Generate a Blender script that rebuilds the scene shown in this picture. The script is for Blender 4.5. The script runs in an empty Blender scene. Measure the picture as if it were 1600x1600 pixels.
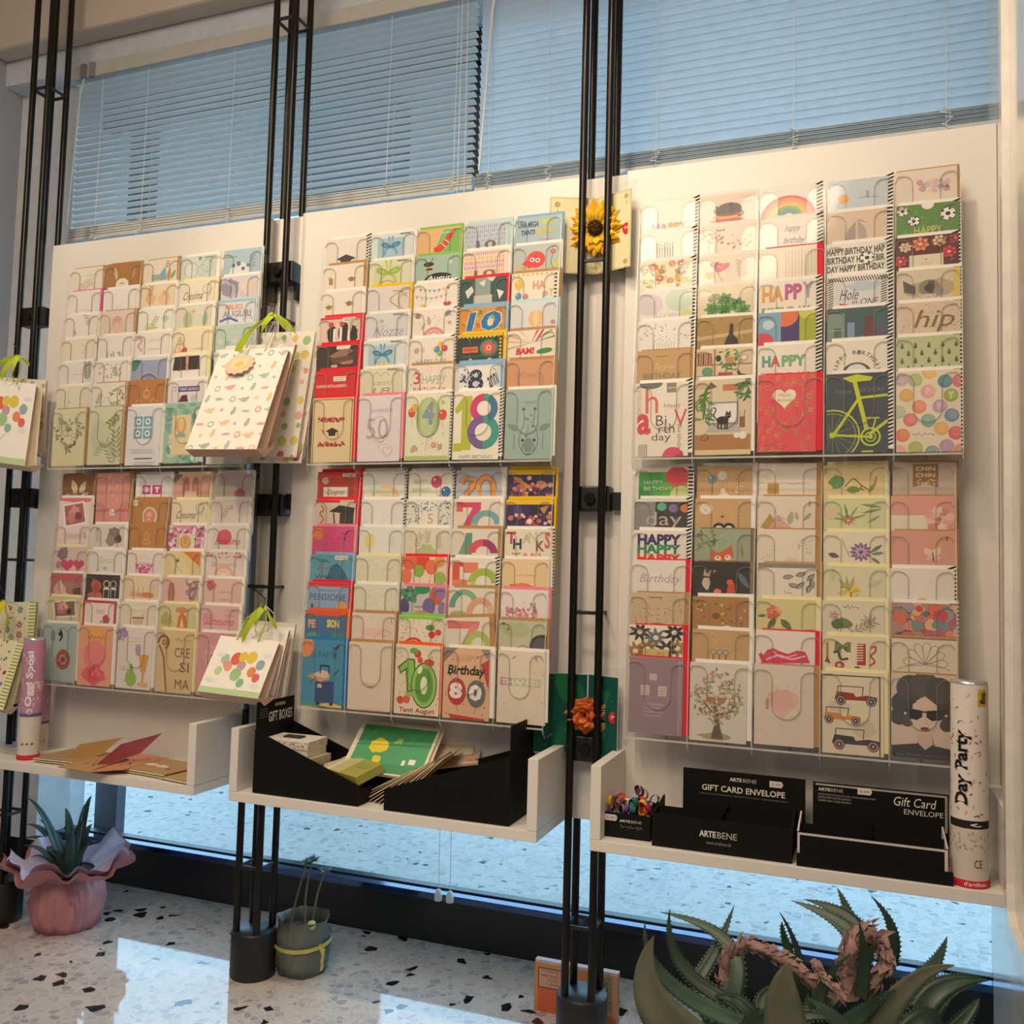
import bpy, bmesh, math, random
from math import sin, cos, pi, radians, atan2, hypot, sqrt
from mathutils import Vector, Matrix, Euler

sc = bpy.context.scene
col = sc.collection
# ------------------------------------------------------------------ camera
F, YAW, PITCH, ROLL = 1437.285, .362078, .062242, .027117
CP = Vector((.245894, -2.004992, 1.031160))
fw = Vector((-sin(YAW) * cos(PITCH), cos(YAW) * cos(PITCH), sin(PITCH)))
_r = fw.cross(Vector((0, 0, 1))).normalized(); _u = _r.cross(fw)
RT = cos(ROLL) * _r + sin(ROLL) * _u
UP = -sin(ROLL) * _r + cos(ROLL) * _u
cam_d = bpy.data.cameras.new('camera'); cam = bpy.data.objects.new('camera', cam_d); col.objects.link(cam)
cam_d.sensor_width = 36; cam_d.lens = 36 * F / 1600; cam_d.clip_start = .02
cam.matrix_world = Matrix(((RT.x, UP.x, -fw.x, CP.x), (RT.y, UP.y, -fw.y, CP.y), (RT.z, UP.z, -fw.z, CP.z), (0, 0, 0, 1)))
sc.camera = cam

def at(u, v, Y=None, Z=None, X=None):
    """where the sight line through a photo pixel meets a plane of the room"""
    d = fw + (u - 800) / F * RT - (v - 800) / F * UP
    t = (Y - CP.y) / d.y if Y is not None else (Z - CP.z) / d.z if Z is not None else (X - CP.x) / d.x
    return CP + t * d

# ------------------------------------------------------------------ light
world = bpy.data.worlds.new('sky'); sc.world = world; world.use_nodes = True
nt = world.node_tree; bg = nt.nodes['Background']
tc = nt.nodes.new('ShaderNodeTexCoord'); sep = nt.nodes.new('ShaderNodeSeparateXYZ'); nt.links.new(tc.outputs['Generated'], sep.inputs[0])
rp = nt.nodes.new('ShaderNodeValToRGB'); nt.links.new(sep.outputs['Z'], rp.inputs[0])
rp.color_ramp.elements[0].position = 0; rp.color_ramp.elements[0].color = (.52, .80, 1, 1)
rp.color_ramp.elements[1].position = .6; rp.color_ramp.elements[1].color = (.40, .71, 1, 1)
nt.links.new(rp.outputs[0], bg.inputs[0]); bg.inputs[1].default_value = 4.3

def area(name, loc, target, size, power, color):
    d = bpy.data.lights.new(name, 'AREA'); d.shape = 'DISK'; d.size = size; d.energy = power; d.color = color
    o = bpy.data.objects.new(name, d); col.objects.link(o); o.location = loc
    o.rotation_euler = (Vector(target) - Vector(loc)).to_track_quat('-Z', 'Y').to_euler()
    o['label'] = 'ceiling spot of the shop'; return o
WARM = (1, .80, .56)
def spot(loc, target, power, cone=62, r=.045):
    d = bpy.data.lights.new('ceiling_spot_light', 'SPOT'); d.energy = power; d.color = WARM; d.spot_size = radians(cone); d.spot_blend = .7; d.shadow_soft_size = r
    o = bpy.data.objects.new('ceiling_spot_light', d); col.objects.link(o); o.location = loc
    o.rotation_euler = (Vector(target) - Vector(loc)).to_track_quat('-Z', 'Y').to_euler()
spot((-.30, -1.15, 2.95), (.12, 0, 1.38), 54)
spot((-1.05, -1.15, 2.95), (-.75, 0, 1.38), 56)
spot((-1.95, -1.15, 2.95), (-1.6, 0, 1.38), 56)
area('ceiling_panel_light', (-.5, -2.3, 2.95), (-.7, 0, .7), 1.4, 60, (1, .79, .58))  # added fill that lifts the lower racks, floor and blinds
sc.cycles.transparent_max_bounces = 40
sc.view_settings.view_transform = 'Standard'; sc.view_settings.look = 'None'
sc.view_settings.gamma = 1; sc.view_settings.use_curve_mapping = False
sc.view_settings.exposure = -0.2

# ------------------------------------------------------------------ helpers
def lin(h):
    if isinstance(h, (tuple, list)): return tuple(h[:3])
    if len(h) == 3: h = ''.join(c * 2 for c in h)
    v = [int(h[i:i + 2], 16) / 255 for i in (0, 2, 4)]
    return tuple(x / 12.92 if x <= .04045 else ((x + .055) / 1.055) ** 2.4 for x in v)
_m = {}
def mat(name, c, rough=.5, metal=0, coat=0, noise=.06, scale=30, bump=0, trans=0, alpha=None):
    if name in _m: return _m[name]
    m = bpy.data.materials.new(name); m.use_nodes = True; n = m.node_tree; b = n.nodes['Principled BSDF']
    c = lin(c)
    nz = n.nodes.new('ShaderNodeTexNoise'); nz.inputs['Scale'].default_value = scale; nz.inputs['Detail'].default_value = 4
    tcn = n.nodes.new('ShaderNodeTexCoord'); n.links.new(tcn.outputs['Object'], nz.inputs['Vector'])
    r = n.nodes.new('ShaderNodeValToRGB'); n.links.new(nz.outputs['Fac'], r.inputs[0])
    r.color_ramp.elements[0].position = .3; r.color_ramp.elements[1].position = .7
    r.color_ramp.elements[0].color = (*[x * (1 - noise) for x in c], 1); r.color_ramp.elements[1].color = (*[min(1, x * (1 + noise)) for x in c], 1)
    n.links.new(r.outputs[0], b.inputs['Base Color'])
    b.inputs['Roughness'].default_value = rough; b.inputs['Metallic'].default_value = metal
    b.inputs['Coat Weight'].default_value = coat; b.inputs['Coat Roughness'].default_value = .08
    if trans:
        tr = n.nodes.new('ShaderNodeBsdfTranslucent'); n.links.new(r.outputs[0], tr.inputs[0])
        mx = n.nodes.new('ShaderNodeMixShader'); mx.inputs[0].default_value = trans
        n.links.new(b.outputs[0], mx.inputs[1]); n.links.new(tr.outputs[0], mx.inputs[2]); n.links.new(mx.outputs[0], n.nodes['Material Output'].inputs[0])
    if bump:
        bp = n.nodes.new('ShaderNodeBump'); bp.inputs['Strength'].default_value = bump; bp.inputs['Distance'].default_value = .01
        n.links.new(nz.outputs['Fac'], bp.inputs['Height']); n.links.new(bp.outputs[0], b.inputs['Normal'])
    _m[name] = m; return m
def sheet_mat(name, c, clear, gloss_rough=.05, glossc=(1, 1, 1), ior=1.45, body=0, k=1):
    """clear thin plastic or glass: transparent with a fresnel shine, 'body' part diffuse"""
    m = bpy.data.materials.new(name); m.use_nodes = True; n = m.node_tree
    for x in list(n.nodes):
        if x.type != 'OUTPUT_MATERIAL': n.nodes.remove(x)
    out = [x for x in n.nodes if x.type == 'OUTPUT_MATERIAL'][0]
    t = n.nodes.new('ShaderNodeBsdfTransparent'); t.inputs[0].default_value = (*c, 1)
    d = n.nodes.new('ShaderNodeBsdfDiffuse'); d.inputs[0].default_value = (.8, .8, .78, 1)
    nz = n.nodes.new('ShaderNodeTexNoise'); nz.inputs['Scale'].default_value = 18
    mr = n.nodes.new('ShaderNodeMath'); mr.operation = 'MULTIPLY'; mr.inputs[1].default_value = body * 2; n.links.new(nz.outputs['Fac'], mr.inputs[0])
    m1 = n.nodes.new('ShaderNodeMixShader'); n.links.new(mr.outputs[0], m1.inputs[0]); n.links.new(t.outputs[0], m1.inputs[1]); n.links.new(d.outputs[0], m1.inputs[2])
    g = n.nodes.new('ShaderNodeBsdfGlossy'); g.inputs['Roughness'].default_value = gloss_rough; g.inputs[0].default_value = (*glossc, 1)
    ge = n.nodes.new('ShaderNodeNewGeometry'); dt = n.nodes.new('ShaderNodeVectorMath'); dt.operation = 'DOT_PRODUCT'
    n.links.new(ge.outputs['Incoming'], dt.inputs[0]); n.links.new(ge.outputs['Normal'], dt.inputs[1])
    def M_(op, a, v=None):
        q = n.nodes.new('ShaderNodeMath'); q.operation = op; n.links.new(a, q.inputs[0])
        if v is not None: q.inputs[1].default_value = v
        return q.outputs[0]
    ab = M_('ABSOLUTE', dt.outputs['Value']); om = M_('MULTIPLY_ADD', ab, -1.0); om.node.inputs[2].default_value = 1.0
    pw = M_('POWER', om, 5.0); fm = M_('MULTIPLY_ADD', pw, .9 * k); fm.node.inputs[2].default_value = .04 * k; fm = fm.node
    m2 = n.nodes.new('ShaderNodeMixShader'); n.links.new(fm.outputs[0], m2.inputs[0]); n.links.new(m1.outputs[0], m2.inputs[1]); n.links.new(g.outputs[0], m2.inputs[2])
    n.links.new(m2.outputs[0], out.inputs[0]); _m[name] = m; return m

def tag(o, label=None, cat=None, group=None, kind=None):
    if label: o['label'] = label
    if cat: o['category'] = cat
    if group: o['group'] = group
    if kind: o['kind'] = kind
    return o
def empty(name, loc=(0, 0, 0), rot=(0, 0, 0), **k):
    o = bpy.data.objects.new(name, None); col.objects.link(o); o.location = loc; o.rotation_euler = rot
    o.empty_display_size = .02
    return tag(o, **k)
class MB:
    """collects faces, builds ONE mesh object"""
    def __init__(s): s.v = []; s.f = []; s.c = []; s.mi = []; s.cur = (.8, .8, .8); s.m = 0; s.sm = []; s.smooth = False
    def face(s, pts, c=None):
        i = len(s.v); s.v += [tuple(p) for p in pts]; s.f.append(tuple(range(i, i + len(pts)))); s.c.append(c or s.cur); s.mi.append(s.m); s.sm.append(s.smooth)
    def grid(s, rows, closed=False, c=None, caps=False):
        i = len(s.v); n = len(rows[0])
        for r in rows: s.v += [tuple(p) for p in r]
        def add(f): s.f.append(f); s.c.append(c or s.cur); s.mi.append(s.m); s.sm.append(s.smooth)
        for a in range(len(rows) - 1):
            for b in range(n if closed else n - 1):
                add((i + a * n + b, i + a * n + (b + 1) % n, i + (a + 1) * n + (b + 1) % n, i + (a + 1) * n + b))
        if caps:
            add(tuple(i + k for k in range(n))[::-1]); add(tuple(i + (len(rows) - 1) * n + k for k in range(n)))
    def box(s, x0, x1, y0, y1, z0, z1, c=None, M=None):
        P = [Vector((x, y, z)) for z in (z0, z1) for y in (y0, y1) for x in (x0, x1)]
        if M: P = [M @ p for p in P]
        i = len(s.v); s.v += [tuple(p) for p in P]
        for f in ((0, 2, 3, 1), (4, 5, 7, 6), (0, 1, 5, 4), (2, 6, 7, 3), (0, 4, 6, 2), (1, 3, 7, 5)):
            s.f.append(tuple(i + k for k in f)); s.c.append(c or s.cur); s.mi.append(s.m); s.sm.append(False)
    def tube(s, pts, r, n=10, c=None, caps=True, flat=1.0, up=None):
        pts = [Vector(p) for p in pts]; rr = r if isinstance(r, (list, tuple)) else [r] * len(pts); rows = []
        ref = None
        for k, p in enumerate(pts):
            t = (pts[min(k + 1, len(pts) - 1)] - pts[max(k - 1, 0)]).normalized()
            if ref is None:
                ref = Vector(up) if up else (Vector((0, 0, 1)) if abs(t.z) < .9 else Vector((0, 1, 0)))
            a = (ref - ref.dot(t) * t).normalized(); b = t.cross(a); ref = a
            rows.append([p + rr[k] * (cos(2 * pi * j / n) * a * flat + sin(2 * pi * j / n) * b) for j in range(n)])
        sm = s.smooth; s.smooth = True; s.grid(rows, True, c); s.smooth = sm
        if caps: s.face(rows[0][::-1], c); s.face(rows[-1], c)
    def lathe(s, prof, n=32, c=None, o=(0, 0, 0), wob=None):
        rows = [[(o[0] + r * cos(2 * pi * j / n) * (wob(j / n, z) if wob else 1), o[1] + r * sin(2 * pi * j / n) * (wob(j / n, z) if wob else 1), o[2] + z) for j in range(n)] for r, z in prof]
        sm = s.smooth; s.smooth = True; s.grid(rows, True, c); s.smooth = sm
    def prism(s, poly, vec, c=None):
        poly = [Vector(p) for p in poly]; vec = Vector(vec); q = [p + vec for p in poly]
        s.face(poly, c); s.face(q[::-1], c)
        for k in range(len(poly)):
            s.face([poly[k], q[k], q[(k + 1) % len(poly)], poly[(k + 1) % len(poly)]], c)
    def build(s, name, mats, parent=None, bevel=0, origin=None, merge=False, **k):
        me = bpy.data.meshes.new(name)
        V = s.v
        if origin is not None: V = [(a - origin[0], b - origin[1], c - origin[2]) for a, b, c in V]
        me.from_pydata(V, [], s.f)
        for m in (mats if isinstance(mats, (list, tuple)) else [mats]): me.materials.append(m)
        for p, mi, sm in zip(me.polygons, s.mi, s.sm): p.material_index = mi; p.use_smooth = sm
        ca = me.color_attributes.new('ink', 'FLOAT_COLOR', 'CORNER'); buf = []
        for p, c in zip(me.polygons, s.c): buf += [c[0], c[1], c[2], 1.0] * p.loop_total
        ca.data.foreach_set('color', buf)
        if merge:
            b = bmesh.new(); b.from_mesh(me); bmesh.ops.remove_doubles(b, verts=b.verts, dist=1e-5); bmesh.ops.recalc_face_normals(b, faces=b.faces); b.to_mesh(me); b.free()
        o = bpy.data.objects.new(name, me); col.objects.link(o)
        if origin is not None: o.location = origin
        if parent: o.parent = parent
        if bevel:
            bv = o.modifiers.new('bevel', 'BEVEL'); bv.width = bevel; bv.segments = 2; bv.limit_method = 'ANGLE'
        return tag(o, **k)

# printed paper: flat print colours, pale sleeve haze mixed into them, faint paper grain and the sheen of a clear sleeve
def paper_mat(name, rough, coat, tint=1, haze=0.0):
    m = mat(name, 'ddd', rough, 0, coat); n = m.node_tree; b = n.nodes['Principled BSDF']; b.inputs['Specular IOR Level'].default_value = .25
    at_ = n.nodes.new('ShaderNodeAttribute'); at_.attribute_name = 'ink'
    nz = [x for x in n.nodes if x.type == 'TEX_NOISE'][0]; nz.inputs['Scale'].default_value = 60
    mr = n.nodes.new('ShaderNodeMapRange'); mr.inputs[3].default_value = .93 * tint; mr.inputs[4].default_value = 1.0 * tint; n.links.new(nz.outputs['Fac'], mr.inputs[0])
    mx = n.nodes.new('ShaderNodeVectorMath'); mx.operation = 'SCALE'
    hz = n.nodes.new('ShaderNodeMixRGB'); hz.inputs[0].default_value = haze; hz.inputs[2].default_value = (.62, .58, .52, 1); n.links.new(at_.outputs['Color'], hz.inputs[1])
    n.links.new(hz.outputs[0], mx.inputs[0]); n.links.new(mr.outputs[0], mx.inputs['Scale']); n.links.new(mx.outputs[0], b.inputs['Base Color'])
    return m
PAPER = paper_mat('printed_card_in_clear_sleeve', .4, .35, haze=.06)
MATTE = paper_mat('printed_matte_paper', .7, 0)
acr = sheet_mat('clear_acrylic', (.995, .995, .99), 1, .06, body=.004, k=.8)
acr_edge = sheet_mat('acrylic_edge', (.74, .72, .68), 1, .15, body=.2)
acr_light = sheet_mat('acrylic_cut_edge', (.94, .93, .90), 1, .15, body=.45)
glassm = sheet_mat('window_glass', (.93, .97, .98), 1, .0)
cello = sheet_mat('cellophane', (.96, .96, .96), 1, .08, body=.04)

# ------------------------------------------------------------------ lettering and printed pictures
_tc = {}
def glyphs(s, b):
    if (s, b) in _tc: return _tc[(s, b)]
    cu = bpy.data.curves.new('lettering', 'FONT'); cu.body = s; cu.size = 1; cu.resolution_u = 2; cu.offset = min(.05, .016 * b)
    o = bpy.data.objects.new('lettering', cu); col.objects.link(o)
    dg = bpy.context.evaluated_depsgraph_get(); me = o.evaluated_get(dg).to_mesh()
    vs = [(v.co.x, v.co.y) for v in me.vertices]; fs = [[vs[i] for i in p.vertices] for p in me.polygons]
    xs = [v[0] for v in vs] or [0, 1]; ys = [v[1] for v in vs] or [0, 1]
    o.evaluated_get(dg).to_mesh_clear(); bpy.data.objects.remove(o); bpy.data.curves.remove(cu)
    _tc[(s, b)] = (fs, min(xs), max(xs), min(ys), max(ys)); return _tc[(s, b)]
class Art:
    """a flat print; x to the right in card widths, y down from the top edge in card widths"""
    def __init__(s, H=1.45, seed=1): s.P = []; s.k = 1; s.H = H; s.R = random.Random(seed)
    def add(s, polys, c):
        c = lin(c)
        for p in polys:
            for ax, lim, sg in ((0, 0.004, 1), (0, .996, -1), (1, 0.004, 1), (1, s.H - .004, -1)):
                q = []
                for i in range(len(p)):
                    a, b = p[i - 1], p[i]; da = (a[ax] - lim) * sg; db = (b[ax] - lim) * sg
                    if (da >= 0) != (db >= 0):
                        t = da / (da - db); q.append((a[0] + t * (b[0] - a[0]), a[1] + t * (b[1] - a[1])))
                    if db >= 0: q.append(b)
                p = q
                if len(p) < 3: break
            if len(p) >= 3: s.P.append((p, s.k, c))
        s.k += 1; return s
    def r(s, a, b, c, d, k): return s.add([[(a, b), (c, b), (c, d), (a, d)]], k)
    def p(s, pts, k): return s.add([pts], k)
    def e(s, x, y, a, b, k, rot=0, n=18):
        cr, sr = cos(radians(rot)), sin(radians(rot))
        return s.add([[(x + a * cos(t) * cr - b * sin(t) * sr, y + a * cos(t) * sr + b * sin(t) * cr) for t in [2 * pi * i / n for i in range(n)]]], k)
    def c(s, x, y, r, k, n=18): return s.e(x, y, r, r, k, 0, n)
    def o(s, x, y, r, w, k, a0=0, a1=360, ry=None, n=24):
        ry = ry or r; P = []
        for i in range(n):
            t, u = radians(a0 + (a1 - a0) * i / n), radians(a0 + (a1 - a0) * (i + 1) / n)
            f = lambda t, d: (x + (r + d) * cos(t), y - (ry + d) * sin(t))
            P.append([f(t, -w / 2), f(t, w / 2), f(u, w / 2), f(u, -w / 2)])
        return s.add(P, k)
    def l(s, pts, w, k):
        P = []
        for (a, b), (c, d) in zip(pts, pts[1:]):
            L = hypot(c - a, d - b) or 1; nx, ny = -(d - b) / L * w / 2, (c - a) / L * w / 2
            P.append([(a + nx, b + ny), (c + nx, d + ny), (c - nx, d - ny), (a - nx, b - ny)])
        return s.add(P, k)
    def cu(s, pts, w, k, n=6):
        """smooth line through points"""
        Q = []; P = [pts[0]] + list(pts) + [pts[-1]]
        for i in range(1, len(P) - 2):
            for j in range(n):
                t = j / n; q = []
                for d in (0, 1):
                    a, b, c, e = P[i - 1][d], P[i][d], P[i + 1][d], P[i + 2][d]
                    q.append(.5 * (2 * b + (c - a) * t + (2 * a - 5 * b + 4 * c - e) * t * t + (3 * b - a - 3 * c + e) * t ** 3))
                Q.append(tuple(q))
        Q.append(tuple(pts[-1])); return s.l(Q, w, k)
    def t(s, txt, x0, y0, x1, y1, k, b=0, sh=0, rot=0):
        """words fitted into the box x0,y0 (top left) - x1,y1 (bottom right)"""
        fs, a, c, d, e = glyphs(txt, b); sx = (x1 - x0) / ((c - a) or 1); sy = (y1 - y0) / ((e - d) or 1)
        P = []; cx, cy = (x0 + x1) / 2, (y0 + y1) / 2; cr, sr = cos(radians(rot)), sin(radians(rot))
        for f in fs:
            q = []
            for x, y in f:
                X = x0 + (x - a) * sx; Y = y1 - (y - d) * sy; X += sh * (y1 - Y); X -= cx; Y -= cy
                q.append((cx + X * cr - Y * sr, cy + X * sr + Y * cr))
            P.append(q)
        return s.add(P, k)
    def d(s, n, x0, y0, x1, y1, r, ks, el=1):
        ks = ks if isinstance(ks, list) else [ks]; L = {}
        for i in range(n):
            x, y, q = s.R.uniform(x0, x1), s.R.uniform(y0, y1), r * s.R.uniform(.6, 1.3); t0 = s.R.uniform(0, 3)
            L.setdefault(s.R.choice(ks), []).append([(x + q * el * cos(t + t0), y + q * sin(t + t0)) for t in [pi * j / 3 for j in range(6)]])
        for k in L: s.add(L[k], k)
        return s
    def w(s, x, y, r, k, ry=None):
        """uneven watercolour blot"""
        ry = ry or r; n = 16; return s.add([[(x + r * q * cos(2 * pi * i / n), y + ry * q * sin(2 * pi * i / n)) for i, q in ((i, s.R.uniform(.78, 1.1)) for i in range(n))]], k)
    def lf(s, x, y, L, ang, k, w=.3):
        ca, sa = cos(radians(ang)), -sin(radians(ang)); P = []
        for t, h in ((0, 0), (.25, .8), (.5, 1), (.8, .6), (1, 0), (.8, -.6), (.5, -1), (.25, -.8)):
            a, b = t * L, h * L * w / 2; P.append((x + a * ca - b * sa, y + a * sa + b * ca))
        return s.add([P], k)
    def sp(s, x, y, L, ang, k, n=5, w=.35, ll=.35):
        """sprig"""
        ca, sa = cos(radians(ang)), -sin(radians(ang)); s.l([(x, y), (x + L * ca, y + L * sa)], .008, k); kk = s.k
        for i in range(n):
            t = (i + .6) / n
            for g in (-1, 1): s.k = kk; s.lf(x + t * L * ca, y + t * L * sa, L * ll, ang + g * 45, k, w)
        return s
    def f(s, x, y, r, k, k2='fc4', n=6, w=.6):
        kk = s.k
        for i in range(n): s.k = kk; s.lf(x, y, r, 360 * i / n + x * 99, k, w)
        return s.c(x, y, r * .25, k2, 8)
    def b(s, x, y, r, k, str_=1):
        if str_: s.l([(x, y + r), (x + r * .2, y + r * 2.6)], .008, '888')
        s.e(x, y, r * .85, r, k); return s.e(x - r * .3, y - r * .35, r * .12, r * .2, 'fff')
    def h(s, x, y, r, k):
        return s.add([[(x + r * 16 * sin(t) ** 3 / 16, y - r * (13 * cos(t) - 5 * cos(2 * t) - 2 * cos(3 * t) - cos(4 * t)) / 16) for t in [2 * pi * i / 24 for i in range(24)]]], k)
    def cap(s, x, y, r, k):
        s.p([(x - r, y), (x, y - r * .45), (x + r, y), (x, y + r * .45)], k)
        s.p([(x - r * .55, y + r * .1), (x + r * .55, y + r * .1), (x + r * .5, y + r * .65), (x - r * .5, y + r * .65)], k)
        return s.l([(x + r * .85, y), (x + r * .85, y + r * .7)], .015, k)
    def s_(s, x0, y0, x1, y1, k, n=5, w=.012):
        """a line of handwriting"""
        P = []; m = n * 7
        for i in range(m + 1):
            t = i / m; q = t * n * 2 * pi
            P.append((x0 + (x1 - x0) * t + .02 * sin(q * 2), (y0 + y1) / 2 - (y1 - y0) / 2 * sin(q) * (.55 + .45 * sin(q * .37 + n))))
        return s.l(P, w, k)
    def fr(s, k, m=.04, k2=None, y1=None):
        """a frame: outer colour is the base, inner field k from margin m"""
        return s.r(m, m, 1 - m, (y1 or s.H) - m, k)
    def ln(s, x0, y0, x1, y1, n, k, w=.012):
        """lines of small print"""
        kk = s.k
        for i in range(n): s.k = kk; y = y0 + (y1 - y0) * (i + .5) / n; s.r(x0, y - w / 2, x1 - .1 * (i % 2) * (x1 - x0), y + w / 2, k)
        return s
    def cn(s, x, y, w, h, k, fl='fa3'):
        s.r(x - w / 2, y, x + w / 2, y + h, k); return s.e(x, y - w, w * .5, w, fl)
    def put(s, mb, O, X, D, N, w, step=.00010):
        """lay the print on a plane: O top-left corner, X right, D down, N outward"""
        step = min(step, .0005 / max(1, s.k))
        for p, k, c in s.P: mb.face([O + X * (a * w) + D * (b * w) + N * (step * k) for a, b in p], c)
# ================================================================== the setting
white_lam = mat('white_laminate', (.80, .78, .74), .35, noise=.015, scale=4)
wall_m = mat('painted_wall', (.36, .38, .43), .8, noise=.03, scale=3)
beige_m = mat('beige_bulkhead', (.58, .50, .42), .7, noise=.03, scale=3)
frame_m = mat('dark_window_frame', (.012, .014, .018), .3, noise=.1)
black_metal = mat('black_rod_metal', (.018, .016, .014), .22, .6, noise=.15)
black_matte = mat('black_painted_steel', (.012, .012, .014), .45)

def terrazzo(name, base, rough, sc_=1.0, bright=1.0, dark=.16):
    m = bpy.data.materials.new(name); m.use_nodes = True; n = m.node_tree; b = n.nodes['Principled BSDF']
    N = lambda t: n.nodes.new('ShaderNode' + t); L = n.links.new
    tcn = N('TexCoord'); mp = N('Mapping'); L(tcn.outputs['Object'], mp.inputs[0])
    nz = N('TexNoise'); nz.inputs['Scale'].default_value = 30 * sc_; L(mp.outputs[0], nz.inputs['Vector'])
    off = N('VectorMath'); off.operation = 'SCALE'; off.inputs['Scale'].default_value = .012 / sc_; L(nz.outputs['Color'], off.inputs[0])
    ad = N('VectorMath'); ad.operation = 'ADD'; L(mp.outputs[0], ad.inputs[0]); L(off.outputs[0], ad.inputs[1])
    def vor(s, feat='F1'):
        v = N('TexVoronoi'); v.inputs['Scale'].default_value = s; v.feature = feat; L(ad.outputs[0], v.inputs['Vector']); return v
    # medium chips
    v1 = vor(44 * sc_); e1 = vor(44 * sc_, 'DISTANCE_TO_EDGE')
    r1 = N('ValToRGB'); sx = N('SeparateColor'); L(v1.outputs['Color'], sx.inputs[0]); L(sx.outputs[0], r1.inputs[0])
    cr = r1.color_ramp; cr.interpolation = 'CONSTANT'
    P = [(0, (.55, .49, .44)), (.3, (.60, .54, .49)), (.5, (.47, .43, .41)), (.62, (.63, .56, .51)), (.8, (.40, .37, .36)), (.88, (.56, .47, .41))]
    cr.elements[0].color = (*[x * bright for x in P[0][1]], 1); cr.elements[0].position = 0
    cr.elements[1].position = P[1][0]; cr.elements[1].color = (*[x * bright for x in P[1][1]], 1)
    for q, c in P[2:]:
        el = cr.elements.new(q); el.color = (*[x * bright for x in c], 1)
    g1 = N('ValToRGB'); L(e1.outputs['Distance'], g1.inputs[0]); g1.color_ramp.elements[0].position = .02; g1.color_ramp.elements[1].position = .10
    m1 = N('MixRGB'); L(g1.outputs[0], m1.inputs[0]); m1.inputs[1].default_value = (*[x * bright for x in base], 1); L(r1.outputs[0], m1.inputs[2])
    # black chips, sparse
    v2 = vor(31 * sc_); e2 = vor(31 * sc_, 'DISTANCE_TO_EDGE'); s2 = N('SeparateColor'); L(v2.outputs['Color'], s2.inputs[0])
    lt = N('Math'); lt.operation = 'LESS_THAN'; lt.inputs[1].default_value = dark; L(s2.outputs[1], lt.inputs[0])
    ma = N('Math'); ma.operation = 'MULTIPLY'; ma.inputs[1].default_value = .35; L(s2.outputs[2], ma.inputs[0])
    gt = N('Math'); gt.operation = 'GREATER_THAN'; L(e2.outputs['Distance'], gt.inputs[0]); ab = N('Math'); ab.operation = 'ADD'; ab.inputs[1].default_value = .10; L(ma.outputs[0], ab.inputs[0]); L(ab.outputs[0], gt.inputs[1])
    mu = N('Math'); mu.operation = 'MULTIPLY'; L(lt.outputs[0], mu.inputs[0]); L(gt.outputs[0], mu.inputs[1])
    m2 = N('MixRGB'); L(mu.outputs[0], m2.inputs[0]); L(m1.outputs[0], m2.inputs[1]); m2.inputs[2].default_value = (.02, .02, .025, 1)
    L(m2.outputs[0], b.inputs['Base Color']); b.inputs['Roughness'].default_value = rough; b.inputs['Specular IOR Level'].default_value = .85
    return m
S = dict(kind='structure')
def slab(name, x0, x1, y0, y1, z0, z1, m, **k):
    b = MB(); b.box(x0, x1, y0, y1, z0, z1); return b.build(name, m, **k)
slab('floor', -3.6, 2.2, -4.2, .38, -.05, 0, terrazzo('terrazzo_floor', (.66, .60, .55), .05, dark=.16), **S)
slab('outdoor_pavement', -9, 7, .405, 9, -.07, -.02, terrazzo('terrazzo_pavement', (.62, .60, .58), .6, .8, dark=.10), **S)
slab('ceiling', -3.6, 2.2, -4.2, .5, 3.12, 3.2, mat('white_ceiling', (.7, .68, .66), .8), **S)
slab('wall_back', -3.6, 2.2, -4.25, -4.2, 0, 3.12, mat('shop_back_wall', (.55, .5, .45), .8), **S)
XL = -2.44
slab('wall_left', XL - .08, XL, -4.2, .36, 0, 3.12, wall_m, **S)
# window wall: the plastered jamb left of the glass, the sill kick board, the head
WY = .33
slab('wall_window_side', XL, -2.19, .25, .44, .135, 3.12, mat('plaster_jamb', (.66, .68, .70), .8), **S)
b = MB(); b.box(XL, .535, .36, .40, 0, .14); b.build('window_sill', frame_m, bevel=.004, **S)
b = MB(); b.box(XL, .535, .325, .36, 0.128, .146); b.build('trim_1', mat('sill_steel', (.06, .10, .2), .12, .9), bevel=.002, **S)
slab('wall_window_head', XL, .535, .18, .44, 2.60, 3.12, mat('plaster_head', (.58, .63, .70), .8), **S)
b = MB(); b.box(XL, .50, .105, .1795, 2.68, 3.12); b.build('beam', beige_m, bevel=.01, **S)
b = MB()
b.box(-2.27, -2.215, .36, .40, .14, 2.60)
b.box(-2.215, .535, .362, .395, .14, .150); b.box(-2.215, .535, .36, .40, 2.50, 2.60)
for x in (-.80,): b.box(x - .03, x + .03, .384, .40, 1.9, 2.50)
wf = b.build('window_1', frame_m, bevel=.003, **S)
b = MB(); b.box(-2.215, .535, .376, .380, .150, 2.50); b.build('window_pane', glassm, wf)
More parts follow.
